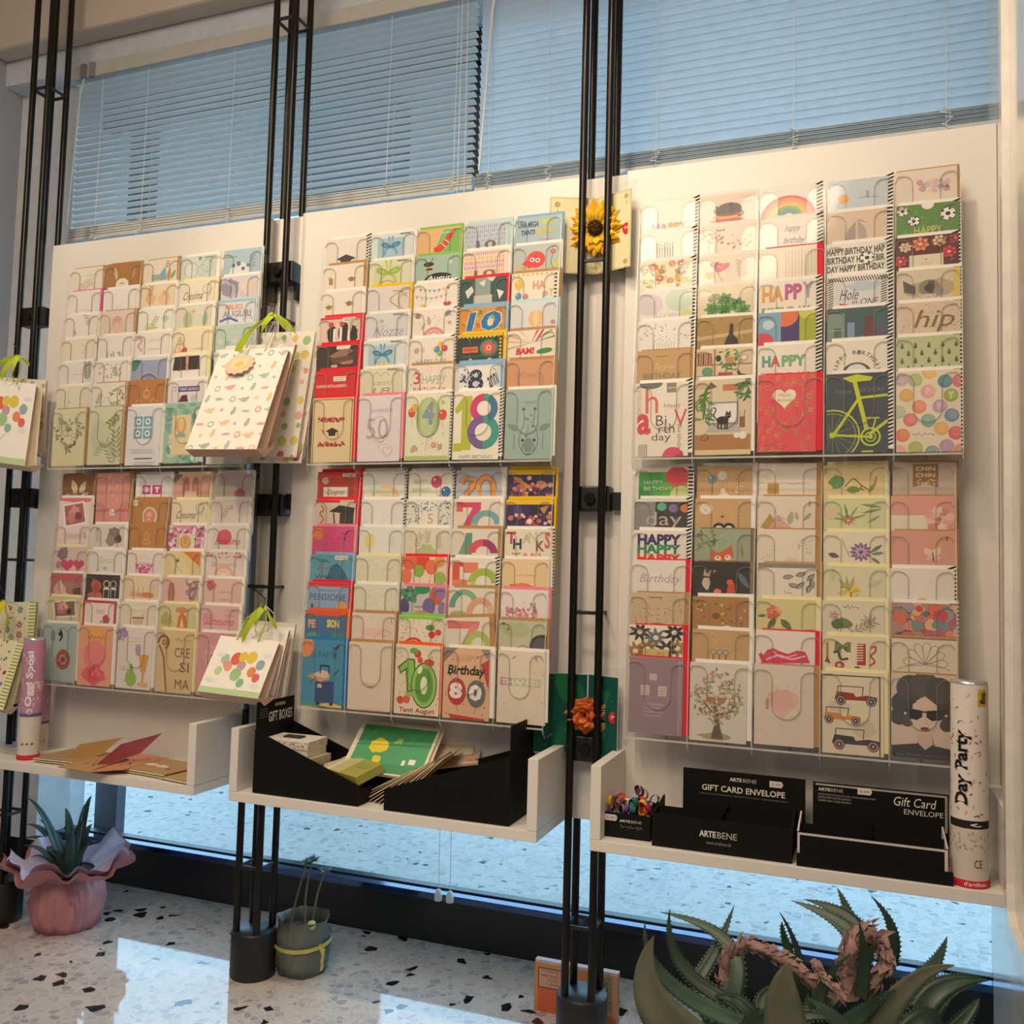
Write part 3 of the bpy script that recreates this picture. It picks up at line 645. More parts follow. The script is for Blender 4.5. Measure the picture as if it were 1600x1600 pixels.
R_('left', 0, [
 [('k', 'efe6da', 'white embossed card with pale flowers in kraft envelope', lambda a: a.s_(.45, .18, .85, .28, 'c8bcae', 4).sp(.2, .6, .5, 20, 'd4cabc')),
  ('k', 'b07a3c', 'kraft brown card with white arch and rabbit', lambda a: a.lf(.32, .48, .38, 100, 'e8dcc4', .25).lf(.8, .5, .36, 80, 'c89a60', .3).e(.5, .6, .2, .17, 'f0e8dc').c(.47, .58, .015, '444').c(.53, .6, .015, '444').s_(.4, .55, .6, .57, '998', 3, .006)),
  ('k', 'eadfcc', 'cream card with blue letters and orange carrots', lambda a: a.r(.25, .42, .6, .6, '8cc0c4').p([(.5, .42), (.66, .22), (.7, .6), (.6, .6)], '7ab4c4').lf(.72, .62, .34, 75, 'e8935a', .35).lf(.82, .6, .3, 60, '7aa860', .3).cu([(.3, .6), (.45, .5), (.6, .6)], .03, 'e08a50').sp(.7, .28, .2, 80, 'a88868', 3)),
  ('w', 'cfdcd6', 'pale aqua card with two rings and a candle', lambda a: a.r(.16, .2, .38, .6, 'e8e8dc').o(.3, .38, .2, .012, '8ab0b0').o(.75, .3, .16, .02, '9cbcbc').o(.62, .4, .14, .012, '9cbcbc').f(.55, .08, .06, '5a8a9a').ln(.68, .04, .94, .1, 2, '667')),
  ('l', 'a9c6d4', 'light blue card with vertical lettering and star flowers', lambda a: a.c(.45, .62, .28, 'dfe4ea').t('TESTPO', .62, .28, .98, .42, '5a7888', 0, 0, -90).f(.28, .42, .06, '223a66', 'dde').f(.42, .38, .07, '223a66', 'dde').f(.55, .52, .06, '223a66', 'dde').f(.68, .44, .05, '223a66', 'dde').r(.05, .16, .36, .19, 'a8b040'))],
 [('m', 'f0eae4', 'white card with thin grey arcs and pink edge', lambda a: a.o(.55, .72, .18, .012, 'b8b4b8', 0, 180).o(.7, .7, .12, .01, 'd08090', 0, 180)),
  ('w', 'f2eeea', 'plain white card with small grey figure', lambda a: a.o(.5, .58, .09, .008, 'c4bcbc').l([(.45, .6), (.42, .45)], .008, 'c4bcbc')),
  ('w', 'ecdcbe', 'cream card with pale orange figures', lambda a: a.w(.3, .4, .16, 'e8bc90').w(.7, .42, .2, 'ecc8a0').sp(.25, .35, .3, 80, 'c0a080', 4).c(.7, .25, .06, 'e0a878')),
  ('c', 'ece4d0', 'cream card with brown handwritten Cresima and dove', lambda a: a.t('Cresima', .1, .3, .66, .52, '7a6c60', 0, .3).o(.8, .25, .12, .012, '8a7c70').cu([(.62, .5), (.72, .35), (.86, .42), (.92, .22)], .012, '8a7c70')),
  ('w', 'd8d2da', 'lilac grey card with swirling feather and pale pebble', lambda a: a.w(.25, .3, .25, '9a94b0').cu([(.1, .1), (.35, .3), (.3, .62)], .1, 'b8b4cc').cu([(.2, .1), (.45, .28), (.42, .6)], .05, '8c86a4').w(.72, .3, .2, 'e4d4cc').o(.62, .52, .05, .008, 'b8a8a8'))],
 [('w', 'efe9e2', 'white card with grey sprig and vertical script', lambda a: a.s_(.28, .4, .34, .6, 'b8aeb0', 3).sp(.75, .35, .35, 110, '99948c', 4, .2)),
  ('k', 'e6d6c8', 'pale card with pink watercolour inside kraft edge', lambda a: a.w(.5, .35, .18, 'dcb0a0').w(.55, .5, .2, 'e4c4b4').cu([(.3, .6), (.42, .3), (.55, .18), (.6, .5)], .012, 'c8a090')),
  ('w', 'eeeee4', 'white card with faint yellow and green wash', lambda a: a.w(.35, .58, .2, 'd8e0a0').w(.8, .3, .1, 'b8d0d4').sp(.4, .5, .3, 60, 'b4c0a4', 4).s_(.3, .5, .6, .56, '9cb094', 4, .008)),
  ('w', 'dfdcc8', 'pale sage card with tall chalice', lambda a: a.e(.35, .4, .14, .22, 'b8c4a4').r(.31, .3, .35, .62, 'd8c890').l([(.5, .1), (.5, .24)], .02, 'd0b070').l([(.44, .17), (.56, .17)], .02, 'd0b070').lf(.8, .6, .4, 80, 'a4c0b4', .4)),
  ('l', 'dfe3ea', 'blue bordered card with orange and grey block letters', lambda a: a.r(.0, .0, 1, .08, 'a4c8d8').t('FELICI', .2, .14, .66, .27, 'e88a40', 2).t('AUGURI', .12, .3, .9, .48, 'a4a0ac', 2).cu([(.05, .58), (.3, .5), (.55, .6)], .06, '4a74c8').o(.82, .58, .12, .014, '8890b0', 0, 180))],
 [('w', 'ebe3d2', 'cream card with faint grey loop', lambda a: a.cu([(.6, .2), (.75, .25), (.7, .4), (.62, .42)], .012, 'aaa294').s_(.2, .6, .6, .66, 'beb4a6', 4)),
  ('w', 'eceae4', 'white card with tiny lilac flowers along the bottom', lambda a: [a.sp(x, .62, .16, 80 + x * 30, '9a9a98', 3) for x in (.3, .5, .7)] and a.f(.42, .55, .05, 'b8a8cc').f(.65, .5, .05, 'a8b8d8')),
  ('w', 'ece8e2', 'white card with magenta flourish at the left', lambda a: a.cu([(.05, .1), (.2, .2), (.1, .35), (.22, .5)], .05, 'd8a0bc').cu([(.02, .2), (.25, .12), (.3, .3)], .02, 'c878a4').s_(.4, .15, .8, .3, 'e0d8a8', 5, .01).s_(.4, .42, .8, .52, 'e0dcb8', 5, .01)),
  ('c', 'ede4cc', 'cream card with golden triangle and red blot', lambda a: a.p([(.02, .6), (.2, .15), (.42, .6)], 'd8a850').p([(.07, .58), (.2, .22), (.36, .58)], 'ece0c0').l([(.2, .25), (.2, .6)], .015, 'a07030').l([(.1, .38), (.3, .38)], .015, 'a07030').w(.34, .56, .09, 'd85048').s_(.6, .5, .9, .56, 'b8a890', 3)),
  ('l', 'bcd4cc', 'mint card with small pale figures in a row', lambda a: [a.w(x, .42 + .06 * (i % 2), .08, k) for i, (x, k) in enumerate(((.15, 'd8ded4'), (.35, '9cc4b8'), (.55, 'd4d8c8'), (.78, '94bcb4')))] and a.d(30, .05, .05, .95, .2, .012, ['98c0b8', 'dce4dc']))],
 [('w', 'e9e5e4', 'white lilac card with two lines of tiny grey print', lambda a: a.t('happy day', .42, .32, .75, .38, 'b4aeb4').sp(.92, .55, .5, 95, '8a9478', 6, .3)),
  ('w', 'efe9e2', 'white card scattered with tiny grey buds', lambda a: a.d(34, .15, .1, .85, .5, .02, ['c4a8a0', '9aa49a', 'b8b0a8'], 1.6).sp(.7, .5, .3, 110, 'a8aca0', 4)),
  ('w', '9aa8d0', 'periwinkle card with golden rainbow and green corner', lambda a: a.r(0, 0, 1, .08, 'e0e0ea').p([(0, .06), (.28, .06), (.1, .36), (0, .36)], '3a8a78').o(.5, .72, .3, .04, 'd8b050', 20, 160).o(.5, .72, .24, .07, '5a7cc0', 20, 160).c(.5, .62, .1, 'c86a78').o(.5, .66, .1, .03, '6aa8d0', 0, 180)),
  ('c', 'f0ece4', 'white card with two dark jackets side by side', lambda a: a.w(.3, .25, .2, '3a2c2c').w(.62, .25, .2, '40302e').p([(.1, .05), (.8, .05), (.9, .42), (.05, .42)], '3c2c2a').p([(.42, .02), (.5, .02), (.49, .45), (.43, .45)], 'd8a098').c(.46, .3, .03, 'c07868').p([(.8, .1), (.98, .5), (.85, .5)], 'f4f0ea')),
  ('w', 'dde2de', 'pale blue white card mostly hidden by the patterned bag', lambda a: a.d(12, .1, .2, .9, .6, .03, ['b4c8c8', 'c8d4d4']))],
 [('w', 'e8e2cc', 'pale cream card with faint grey stem', lambda a: a.cu([(.35, .6), (.38, .45), (.36, .3)], .01, '98988a').lf(.38, .5, .1, 60, 'a0a490')),
  ('k', 'ebe7dc', 'white card with olive green wreath at the right', lambda a: wreath(a, .75, .42, .2, ['8a9060', 'a8a880', '787c58'], 0, 26, .11).o(.3, .45, .1, .01, 'b4b4a8').sp(.15, .6, .3, 70, 'b0b4a0', 4)),
  ('k', 'bb7d3e', 'kraft orange card with pale outlined drops', lambda a: a.o(.5, .38, .08, .012, 'ecdcc0', 0, 360, .12).o(.5, .42, .03, .01, 'ecdcc0').l([(.5, .12), (.5, .3)], .01, 'ecdcc0').o(.28, .6, .08, .012, 'ecdcc0', 0, 180).o(.72, .6, .08, .012, 'ecdcc0', 0, 180)),
  ('w', 'e4e0e0', 'pale card with purple TANTI AUGURI banner and crozier', lambda a: a.r(.3, .18, .9, .32, '4a2a8a').t('TANTI AUGURI', .33, .21, .87, .29, 'f0ecf0', 1).o(.18, .24, .06, .014, '8a6a50', -90, 180).l([(.12, .25), (.14, .62)], .014, '8a6a50').p([(.3, .62), (.4, .42), (.55, .4), (.6, .62)], '6a2040').w(.75, .5, .1, 'c8c4c8')),
  ('w', 'e0e4e2', 'pale card showing only its edge behind the bag', lambda a: a.d(8, .1, .2, .9, .6, .03, ['c0ccc8']))],
 [('k', 'dfdcb8', 'pale green card with olive heart wreath and two rings', lambda a: wreath(wreath(a, .48, .6, .4, ['7f8a50', '9aa070', '6a7448', 'b0b088'], 1, 52, .13), .48, .62, .34, ['8c9860', 'a4a880'], 1, 40, .09).o(.42, .58, .09, .014, 'a89468').o(.54, .58, .09, .014, 'a89468')),
  ('k', 'd5d8bc', 'pale sage card with painted green leaves', lambda a: a.w(.35, .7, .3, 'c8cfb4', .4).sp(.95, .2, .4, 215, '8a9458', 4, .45, .4).sp(.85, 1.4, .6, 120, '9aa888', 6, .22).sp(.2, 1.2, .4, 50, 'a8b498', 5, .22).sp(.95, 1.3, .7, 100, '8a9a78', 6, .2)),
  ('w', 'dfe1e6', 'blue white card with four blue picture squares', lambda a: [a.r(x, y, x + .24, y + .24, '6aa8c0').c(x + .12, y + .12, .08, 'dfe8ec').c(x + .12, y + .12, .03, '3a6a80') for x in (.22, .5) for y in (.24, .52)] and a.ln(.15, 1.0, .85, 1.12, 3, 'b4b4bc').ln(.28, 1.2, .8, 1.26, 1, '667', .03).ln(.28, 1.3, .88, 1.4, 2, '9a9aa4')),
  ('l', '9cc4b0', 'teal leaf patterned card with golden chalice panel', lambda a: leaves(a, 60, 0, 0, 1, 1.45, .24, ['7ab0a4', 'c8dcc8', '6aa098', 'e0e4cc'], .5).r(.22, .28, .76, 1.2, 'e4d4a8').e(.48, .52, .15, .2, 'd8a860').e(.48, .5, .08, .16, 'e8c890').r(.35, .72, .62, .8, 'a4b8b0').p([(.42, .68), (.54, .68), (.6, .78), (.36, .78)], '8ab4ac')),
  ('w', 'dfe2d8', 'pale card with red bars and green bow', lambda a: a.w(.5, 1.1, .25, '8cbc98', .14).l([(.2, 1.0), (.2, 1.25)], .02, 'c86a60').l([(.1, 1.12), (.3, 1.12)], .02, 'c86a60').l([(.8, 1.0), (.8, 1.25)], .02, 'c86a60').l([(.7, 1.12), (.9, 1.12)], .02, 'c86a60'))]])
R_('left', 1, [
 [('k', '8e5a34', 'brown kraft card with two large cream leaves', lambda a: a.lf(.45, .55, .42, 110, 'e4dcb8', .45).lf(.55, .55, .42, 60, 'e0d8b0', .45).l([(.45, .55), (.34, .22)], .008, '8a8060').l([(.55, .55), (.74, .24)], .008, '8a8060').lf(.6, .6, .25, 15, 'e4dcb8', .4).d(14, .1, .5, .5, .6, .018, 'e8c8b8')),
  ('k', 'e49a94', 'tall salmon pink card with gold strokes', lambda a: [a.lf(.35 + .12 * (i % 3), .2 + .13 * i, .2, 70, 'ecd0b0', .12) for i in range(6)] and a.r(0, 1.0, 1, 1.08, 'd87878').w(.5, 1.1, .1, 'f0e0d8'), dict(h=.183, dy=-.001, dz=-.022)),
  ('w', 'eeeaec', 'white card with two magenta picture squares', lambda a: a.r(.2, .3, .44, .54, 'd83a84').r(.5, .3, .78, .54, 'd83a84').c(.32, .42, .08, 'f0d0e0').p([(.56, .34), (.72, .34), (.66, .44), (.68, .5), (.6, .5), (.62, .44)], 'f4e0ea').p([(.0, .1), (.1, .06), (.14, .6), (.04, .6)], 'fff')),
  ('y', 'e0a898', 'rose card with praying hands and green corner, yellow edge', lambda a: hands(hands(a, .35, .35, .28, 'b47870', '8a5048'), .62, .35, .28, 'b87c70', '8a5048').p([(0, 0), (.26, 0), (0, .26)], '6a7058').r(.32, .45, .66, .62, 'dccab0')),
  ('w', 'e6d0cc', 'pale pink card with round magenta ornament', lambda a: a.w(.25, .4, .2, 'dcdcc4').c(.72, .55, .14, 'd87898').o(.72, .55, .14, .014, 'c05078').l([(.6, .5), (.84, .5)], .01, 'c05078').cu([(.62, .25), (.7, .4), (.8, .28)], .012, 'b4a0a0'))],
 [('w', 'f0dcd8', 'pink and white card with tilted photo of baby hands', lambda a: a.p([(0, 0), (1, 0), (1, .1), (.6, .14), (0, .08)], 'e87888').p([(.1, .2), (.78, .08), (.92, .72), (.2, .86)], 'f6f2f0').p([(.16, .24), (.74, .14), (.85, .66), (.26, .78)], 'b06870').w(.5, .4, .18, 'e0a0a0').w(.42, .56, .16, 'd08884').w(.62, .5, .12, '8a4850').ln(.3, 1.0, .8, 1.15, 5, 'b8a8a8', .008).sp(.9, 1.15, .2, 110, '8ab098', 3), dict(dz=.006, dy=-.004)),
  None,
  ('k', 'bd8648', 'kraft card with pink oval tag', lambda a: a.e(.5, .5, .22, .26, 'f0dcc8').e(.5, .5, .18, .22, 'dc9078').c(.5, .45, .06, 'f0d0b8').c(.5, .45, .03, 'dc9078').h(.5, .58, .04, 'f0d0b8').l([(.5, .1), (.5, .26)], .008, '554').c(.08, .14, .08, 'f8e8b8')),
  ('y', 'e6dcc0', 'cream card with brown handwritten Cresima above dove sketch', lambda a: a.t('Cresima', .12, .3, .66, .5, '6c5a50', 0, .3).o(.8, .22, .11, .012, '7a6c60').cu([(.6, .48), (.74, .35), (.84, .4), (.9, .2)], .012, '7a6c60')),
  ('w', 'eae0d8', 'cream white card with faint pink buds', lambda a: a.w(.55, .2, .06, 'e4b4a8').w(.8, .14, .05, 'dcc8b8').sp(.3, .5, .3, 60, 'c8b8ac', 4))],
 [None,
  ('w', 'e0d8d4', 'pale card with grey photo of folded hands and heart', lambda a: a.w(.7, .3, .2, '8a7a78', .24).w(.62, .45, .16, 'a08c88').w(.84, .4, .12, '5c4c4c').h(.2, .14, .04, 'a84858').sp(.2, .5, .3, 90, 'c4bab4', 4)),
  ('o', 'c08444', 'orange kraft card with pale outlined flames', lambda a: a.o(.5, .35, .06, .01, 'ecdcb0', 0, 360, .1).o(.5, .55, .1, .01, 'ecdcb0', 0, 180).o(.5, .6, .06, .01, 'ecdcb0', 0, 180).l([(.3, .5), (.2, .6)], .01, 'd89850').l([(.72, .1), (.75, .3)], .01, 'd8a860')),
  ('w', 'd898b0', 'magenta leaf card around a golden chalice', lambda a: leaves(a, 50, 0, 0, 1, .7, .24, ['c86894', 'e4c8cc', 'b44c80', 'f0dce0'], .5).r(.24, .22, .74, .7, 'e8dcc0').e(.49, .45, .16, .2, 'd4a060').o(.49, .4, .08, .012, 'f0dca0', 0, 360, .14)),
  ('w', 'ece4dc', 'white card with pink disc and red handwritten word', lambda a: a.c(.45, .3, .2, 'e86878').t('Battesimo', .2, .32, .86, .5, 'd02040', 0, .3))],
 [('c', 'dfc4c0', 'rose card with grey paw and two magenta hearts', lambda a: a.w(.25, .2, .18, '8a7478').lf(.35, .3, .3, 90, '907c80', .5).h(.42, .5, .2, 'd8407c').h(.78, .48, .17, 'd83c74').w(.15, .5, .1, 'b08890'), dict(dz=.006)),
  ('b', 'e8e4e0', 'white card with yellow handwritten Sposi and blue edge', lambda a: a.t('Sposi', .28, .2, .72, .42, 'd0b45a', 0, .3).f(.5, .5, .06, 'a8b0cc').d(10, .2, .45, .8, .58, .02, ['c4c8dc', 'd8d0b8'])),
  ('w', 'ecdfdc', 'white card with magenta patterned font bowl', lambda a: a.p([(.22, .36), (.76, .36), (.62, .62), (.36, .62)], 'd04c88').d(26, .3, .4, .68, .58, .02, 'f4e4ea').e(.5, .36, .27, .03, 'e8b0c8').o(.5, .24, .1, .01, 'c8b4b8', 0, 180)),
  ('w', 'e4cf94', 'golden card with orange corner and sketched figures', lambda a: a.p([(.5, .02), (.98, .02), (.98, .4)], 'e07c3c').p([(.1, .02), (.4, .02), (.75, .62), (.2, .62)], 'e8d8a8').cu([(.15, .1), (.3, .3), (.25, .6)], .012, '9a8048').cu([(.4, .15), (.34, .4), (.5, .55)], .012, 'a88c50').w(.35, .25, .05, '8a7040')),
  ('w', 'eadbd6', 'white card with red berry garland and pale script', lambda a: a.d(34, .02, .0, .95, .14, .022, ['e05a70', 'd8788c', 'c84860']).t('Battesimo', .16, .26, .82, .38, 'c4a4a4', 0, .3).o(.5, .62, .24, .07, 'ecae9c', 0, 180).o(.5, .62, .14, .05, 'f0c8b0', 0, 180))],
 [('w', 'b46a68', 'card with rosy photo of two intertwined hands', lambda a: a.r(.04, .04, .96, .2, 'c85a64').w(.6, .35, .28, 'b08070', .16).w(.3, .45, .22, 'd8b8a8').cu([(.3, .2), (.4, .5), (.6, .6)], .06, 'e8c8b8').w(.85, .52, .16, '6c403c')),
  ('w', '3c2f2c', 'card with dark photo of red cake and two white chairs', lambda a: a.w(.3, .3, .18, 'c05a50').w(.3, .55, .24, 'c8685a', .1).r(.2, .28, .4, .5, 'b8483c').o(.62, .25, .09, .02, 'e0dcd4').o(.82, .25, .09, .02, 'e0dcd4').r(.53, .35, .71, .4, 'e8e4dc').r(.74, .35, .92, .4, 'e8e4dc').l([(.55, .4), (.55, .6)], .015, 'e0dcd4').l([(.7, .4), (.7, .6)], .015, 'e0dcd4').l([(.76, .4), (.76, .6)], .015, 'e0dcd4').l([(.9, .4), (.9, .6)], .015, 'e0dcd4')),
  ('w', 'e8d2b4', 'cream card with orange watercolour boats on water', lambda a: a.w(.5, .5, .4, 'd8a080', .06).w(.7, .5, .2, 'd88a50', .08).w(.3, .48, .12, 'e8b078', .06).l([(.42, .48), (.42, .2)], .01, 'a88868').l([(.56, .46), (.56, .3)], .01, 'a88868').w(.3, .2, .16, 'e8d8b8').c(.8, .2, .1, 'e0d8cc')),
  ('w', 'e2b8ac', 'rose card with red praying hands beside silvery leaves', lambda a: leaves(hands(a, .25, .4, .26, 'c07a70', '8c4a44'), 16, .74, .05, .95, .6, .2, ['b08890', 'dcd0cc', '9a7880'], .5)),
  ('p', 'e2beb4', 'dusty pink card with red balloon and faint lines', lambda a: a.w(.2, .18, .14, 'cc6474').s_(.4, .3, .8, .4, 'a88c84', 5, .008).s_(.42, .5, .74, .58, 'a88c84', 4, .008))],
 [('g', 'd0c89a', 'green edged card with photo of pink bouquet', lambda a: peony(a.p([(.12, .14), (.84, .04), (.92, .52), (.2, .6)], 'e8e4d8').p([(.18, .18), (.8, .1), (.86, .48), (.25, .55)], '8c6454'), .45, .3, .18, ['d8908c', 'e8b8ac', 'c07470']).w(.68, .4, .08, '1c1a1c'), dict(dz=.005)),
  ('w', 'cc2f50', 'crimson framed white card with a rose', lambda a: peony(a.r(.06, .07, .94, 1.4, 'efe2dc').t('noi', .4, .2, .62, .36, 'c88890', 0, .2), .72, .5, .12, ['c82848', 'e05070', 'a81c38']).sp(.5, .6, .25, 10, '7a8a58', 3)),
  ('w', 'e8dcc8', 'cream card with small brown basket', lambda a: a.p([(.35, .42), (.68, .42), (.64, .62), (.39, .62)], 'd4bc98').l([(.34, .42), (.69, .42)], .03, '6a4a3a').l([(.64, .42), (.67, .3)], .01, '8a6c50').s_(.2, .2, .75, .28, 'd0c4b4', 5, .008)),
  ('y', 'd8cfa0', 'yellow green card with orange hooded figure', lambda a: a.w(.2, .4, .18, 'b8b46c').w(.65, .16, .2, 'd88a5c', .09).p([(.5, .62), (.55, .3), (.65, .22), (.75, .32), (.8, .62)], 'd07c34').p([(.58, .6), (.64, .34), (.7, .6)], 'ecd090').cu([(.1, .5), (.3, .4), (.42, .55)], .012, '98944c')),
  ('w', 'e2b4b8', 'pink card with magenta handwritten Battesimo', lambda a: a.t('Battesimo', .1, .3, .88, .5, 'd03a64', 0, .25).ln(.68, .06, .92, .16, 2, '998').w(.2, .3, .14, 'd89ca4').s_(.6, .2, .9, .28, 'c88890', 4, .008))],
 [('w', 'a9bcb8', 'grey teal card with black moustache and chocolate doughnut', lambda a: a.o(.55, .32, .2, .012, '3c3430', 0, 180).w(.5, .25, .06, '1c1816').cu([(.5, .15), (.56, .3), (.48, .42)], .05, '1c1816').l([(.22, .2), (.24, .42)], .02, '1c1816').l([(.3, .18), (.32, .42)], .02, '1c1816').e(.62, .85, .22, .24, '9a5a4c').c(.62, .85, .12, 'c88878').c(.62, .85, .06, '7a4440').r(.06, 1.36, .94, 1.4, '8aa09c')),
  ('w', 'e8a88c', 'orange and pink watercolour card with blended discs', lambda a: peony(a.c(.5, .3, .34, 'f0a860').c(.5, .68, .34, 'ec8484').w(.5, 1.15, .36, 'e8606c', .24), .5, 1.15, .2, ['d83c50', 'f07880', 'e85060']).s_(.25, .2, .8, .34, 'd0503c', 5)),
  ('w', 'e4dcd8', 'lilac white card with lime green fruit and orange glass', lambda a: peony(a, .1, .15, .18, ['a880b0', 'c8a8cc']).w(.42, 1.15, .17, '98bc54', .2).lf(.45, 1.0, .2, 100, '7ca048', .5).p([(.62, .6), (.92, .6), (.84, 1.0), (.7, 1.0)], 'dca04c').r(.74, 1.0, .8, 1.25, 'd8a85c').w(.78, 1.28, .16, 'e0b478', .06).e(.6, .5, .08, .14, 'a89ab0').ln(.15, .9, .4, 1.0, 3, 'c4b8bc', .008).ln(.3, .2, .7, .5, 4, 'd0c8cc', .008)),
  ('c', 'd8bf90', 'tan card with brown crozier and outlined CRESIMA letters', lambda a: a.o(.18, .28, .14, .06, '8a5a34', -70, 190).o(.2, .28, .05, .03, '8a5a34').l([(.06, .34), (.2, .6), (.32, 1.38)], .05, '9a6a40').t('CRE', .5, .38, .92, .6, '7a6040', 0).t('SI', .66, .7, .92, .92, '7a6040', 0).t('MA', .55, 1.08, .95, 1.3, '7a6040', 0).s_(.5, .14, .9, .26, 'b89868', 4, .01)),
  ('p', 'dc9aa0', 'rose pink card with large white outlined flower', lambda a: [a.o(.4 + .14 * cos(t), .52 + .14 * sin(t), .1, .012, 'f0dcdc') for t in [2 * pi * i / 6 for i in range(6)]] and a.c(.4, .52, .05, 'c86874').ln(.6, .05, .9, .1, 2, '998').l([(.4, .7), (.4, 1.3)], .012, 'f0dcdc'))]])
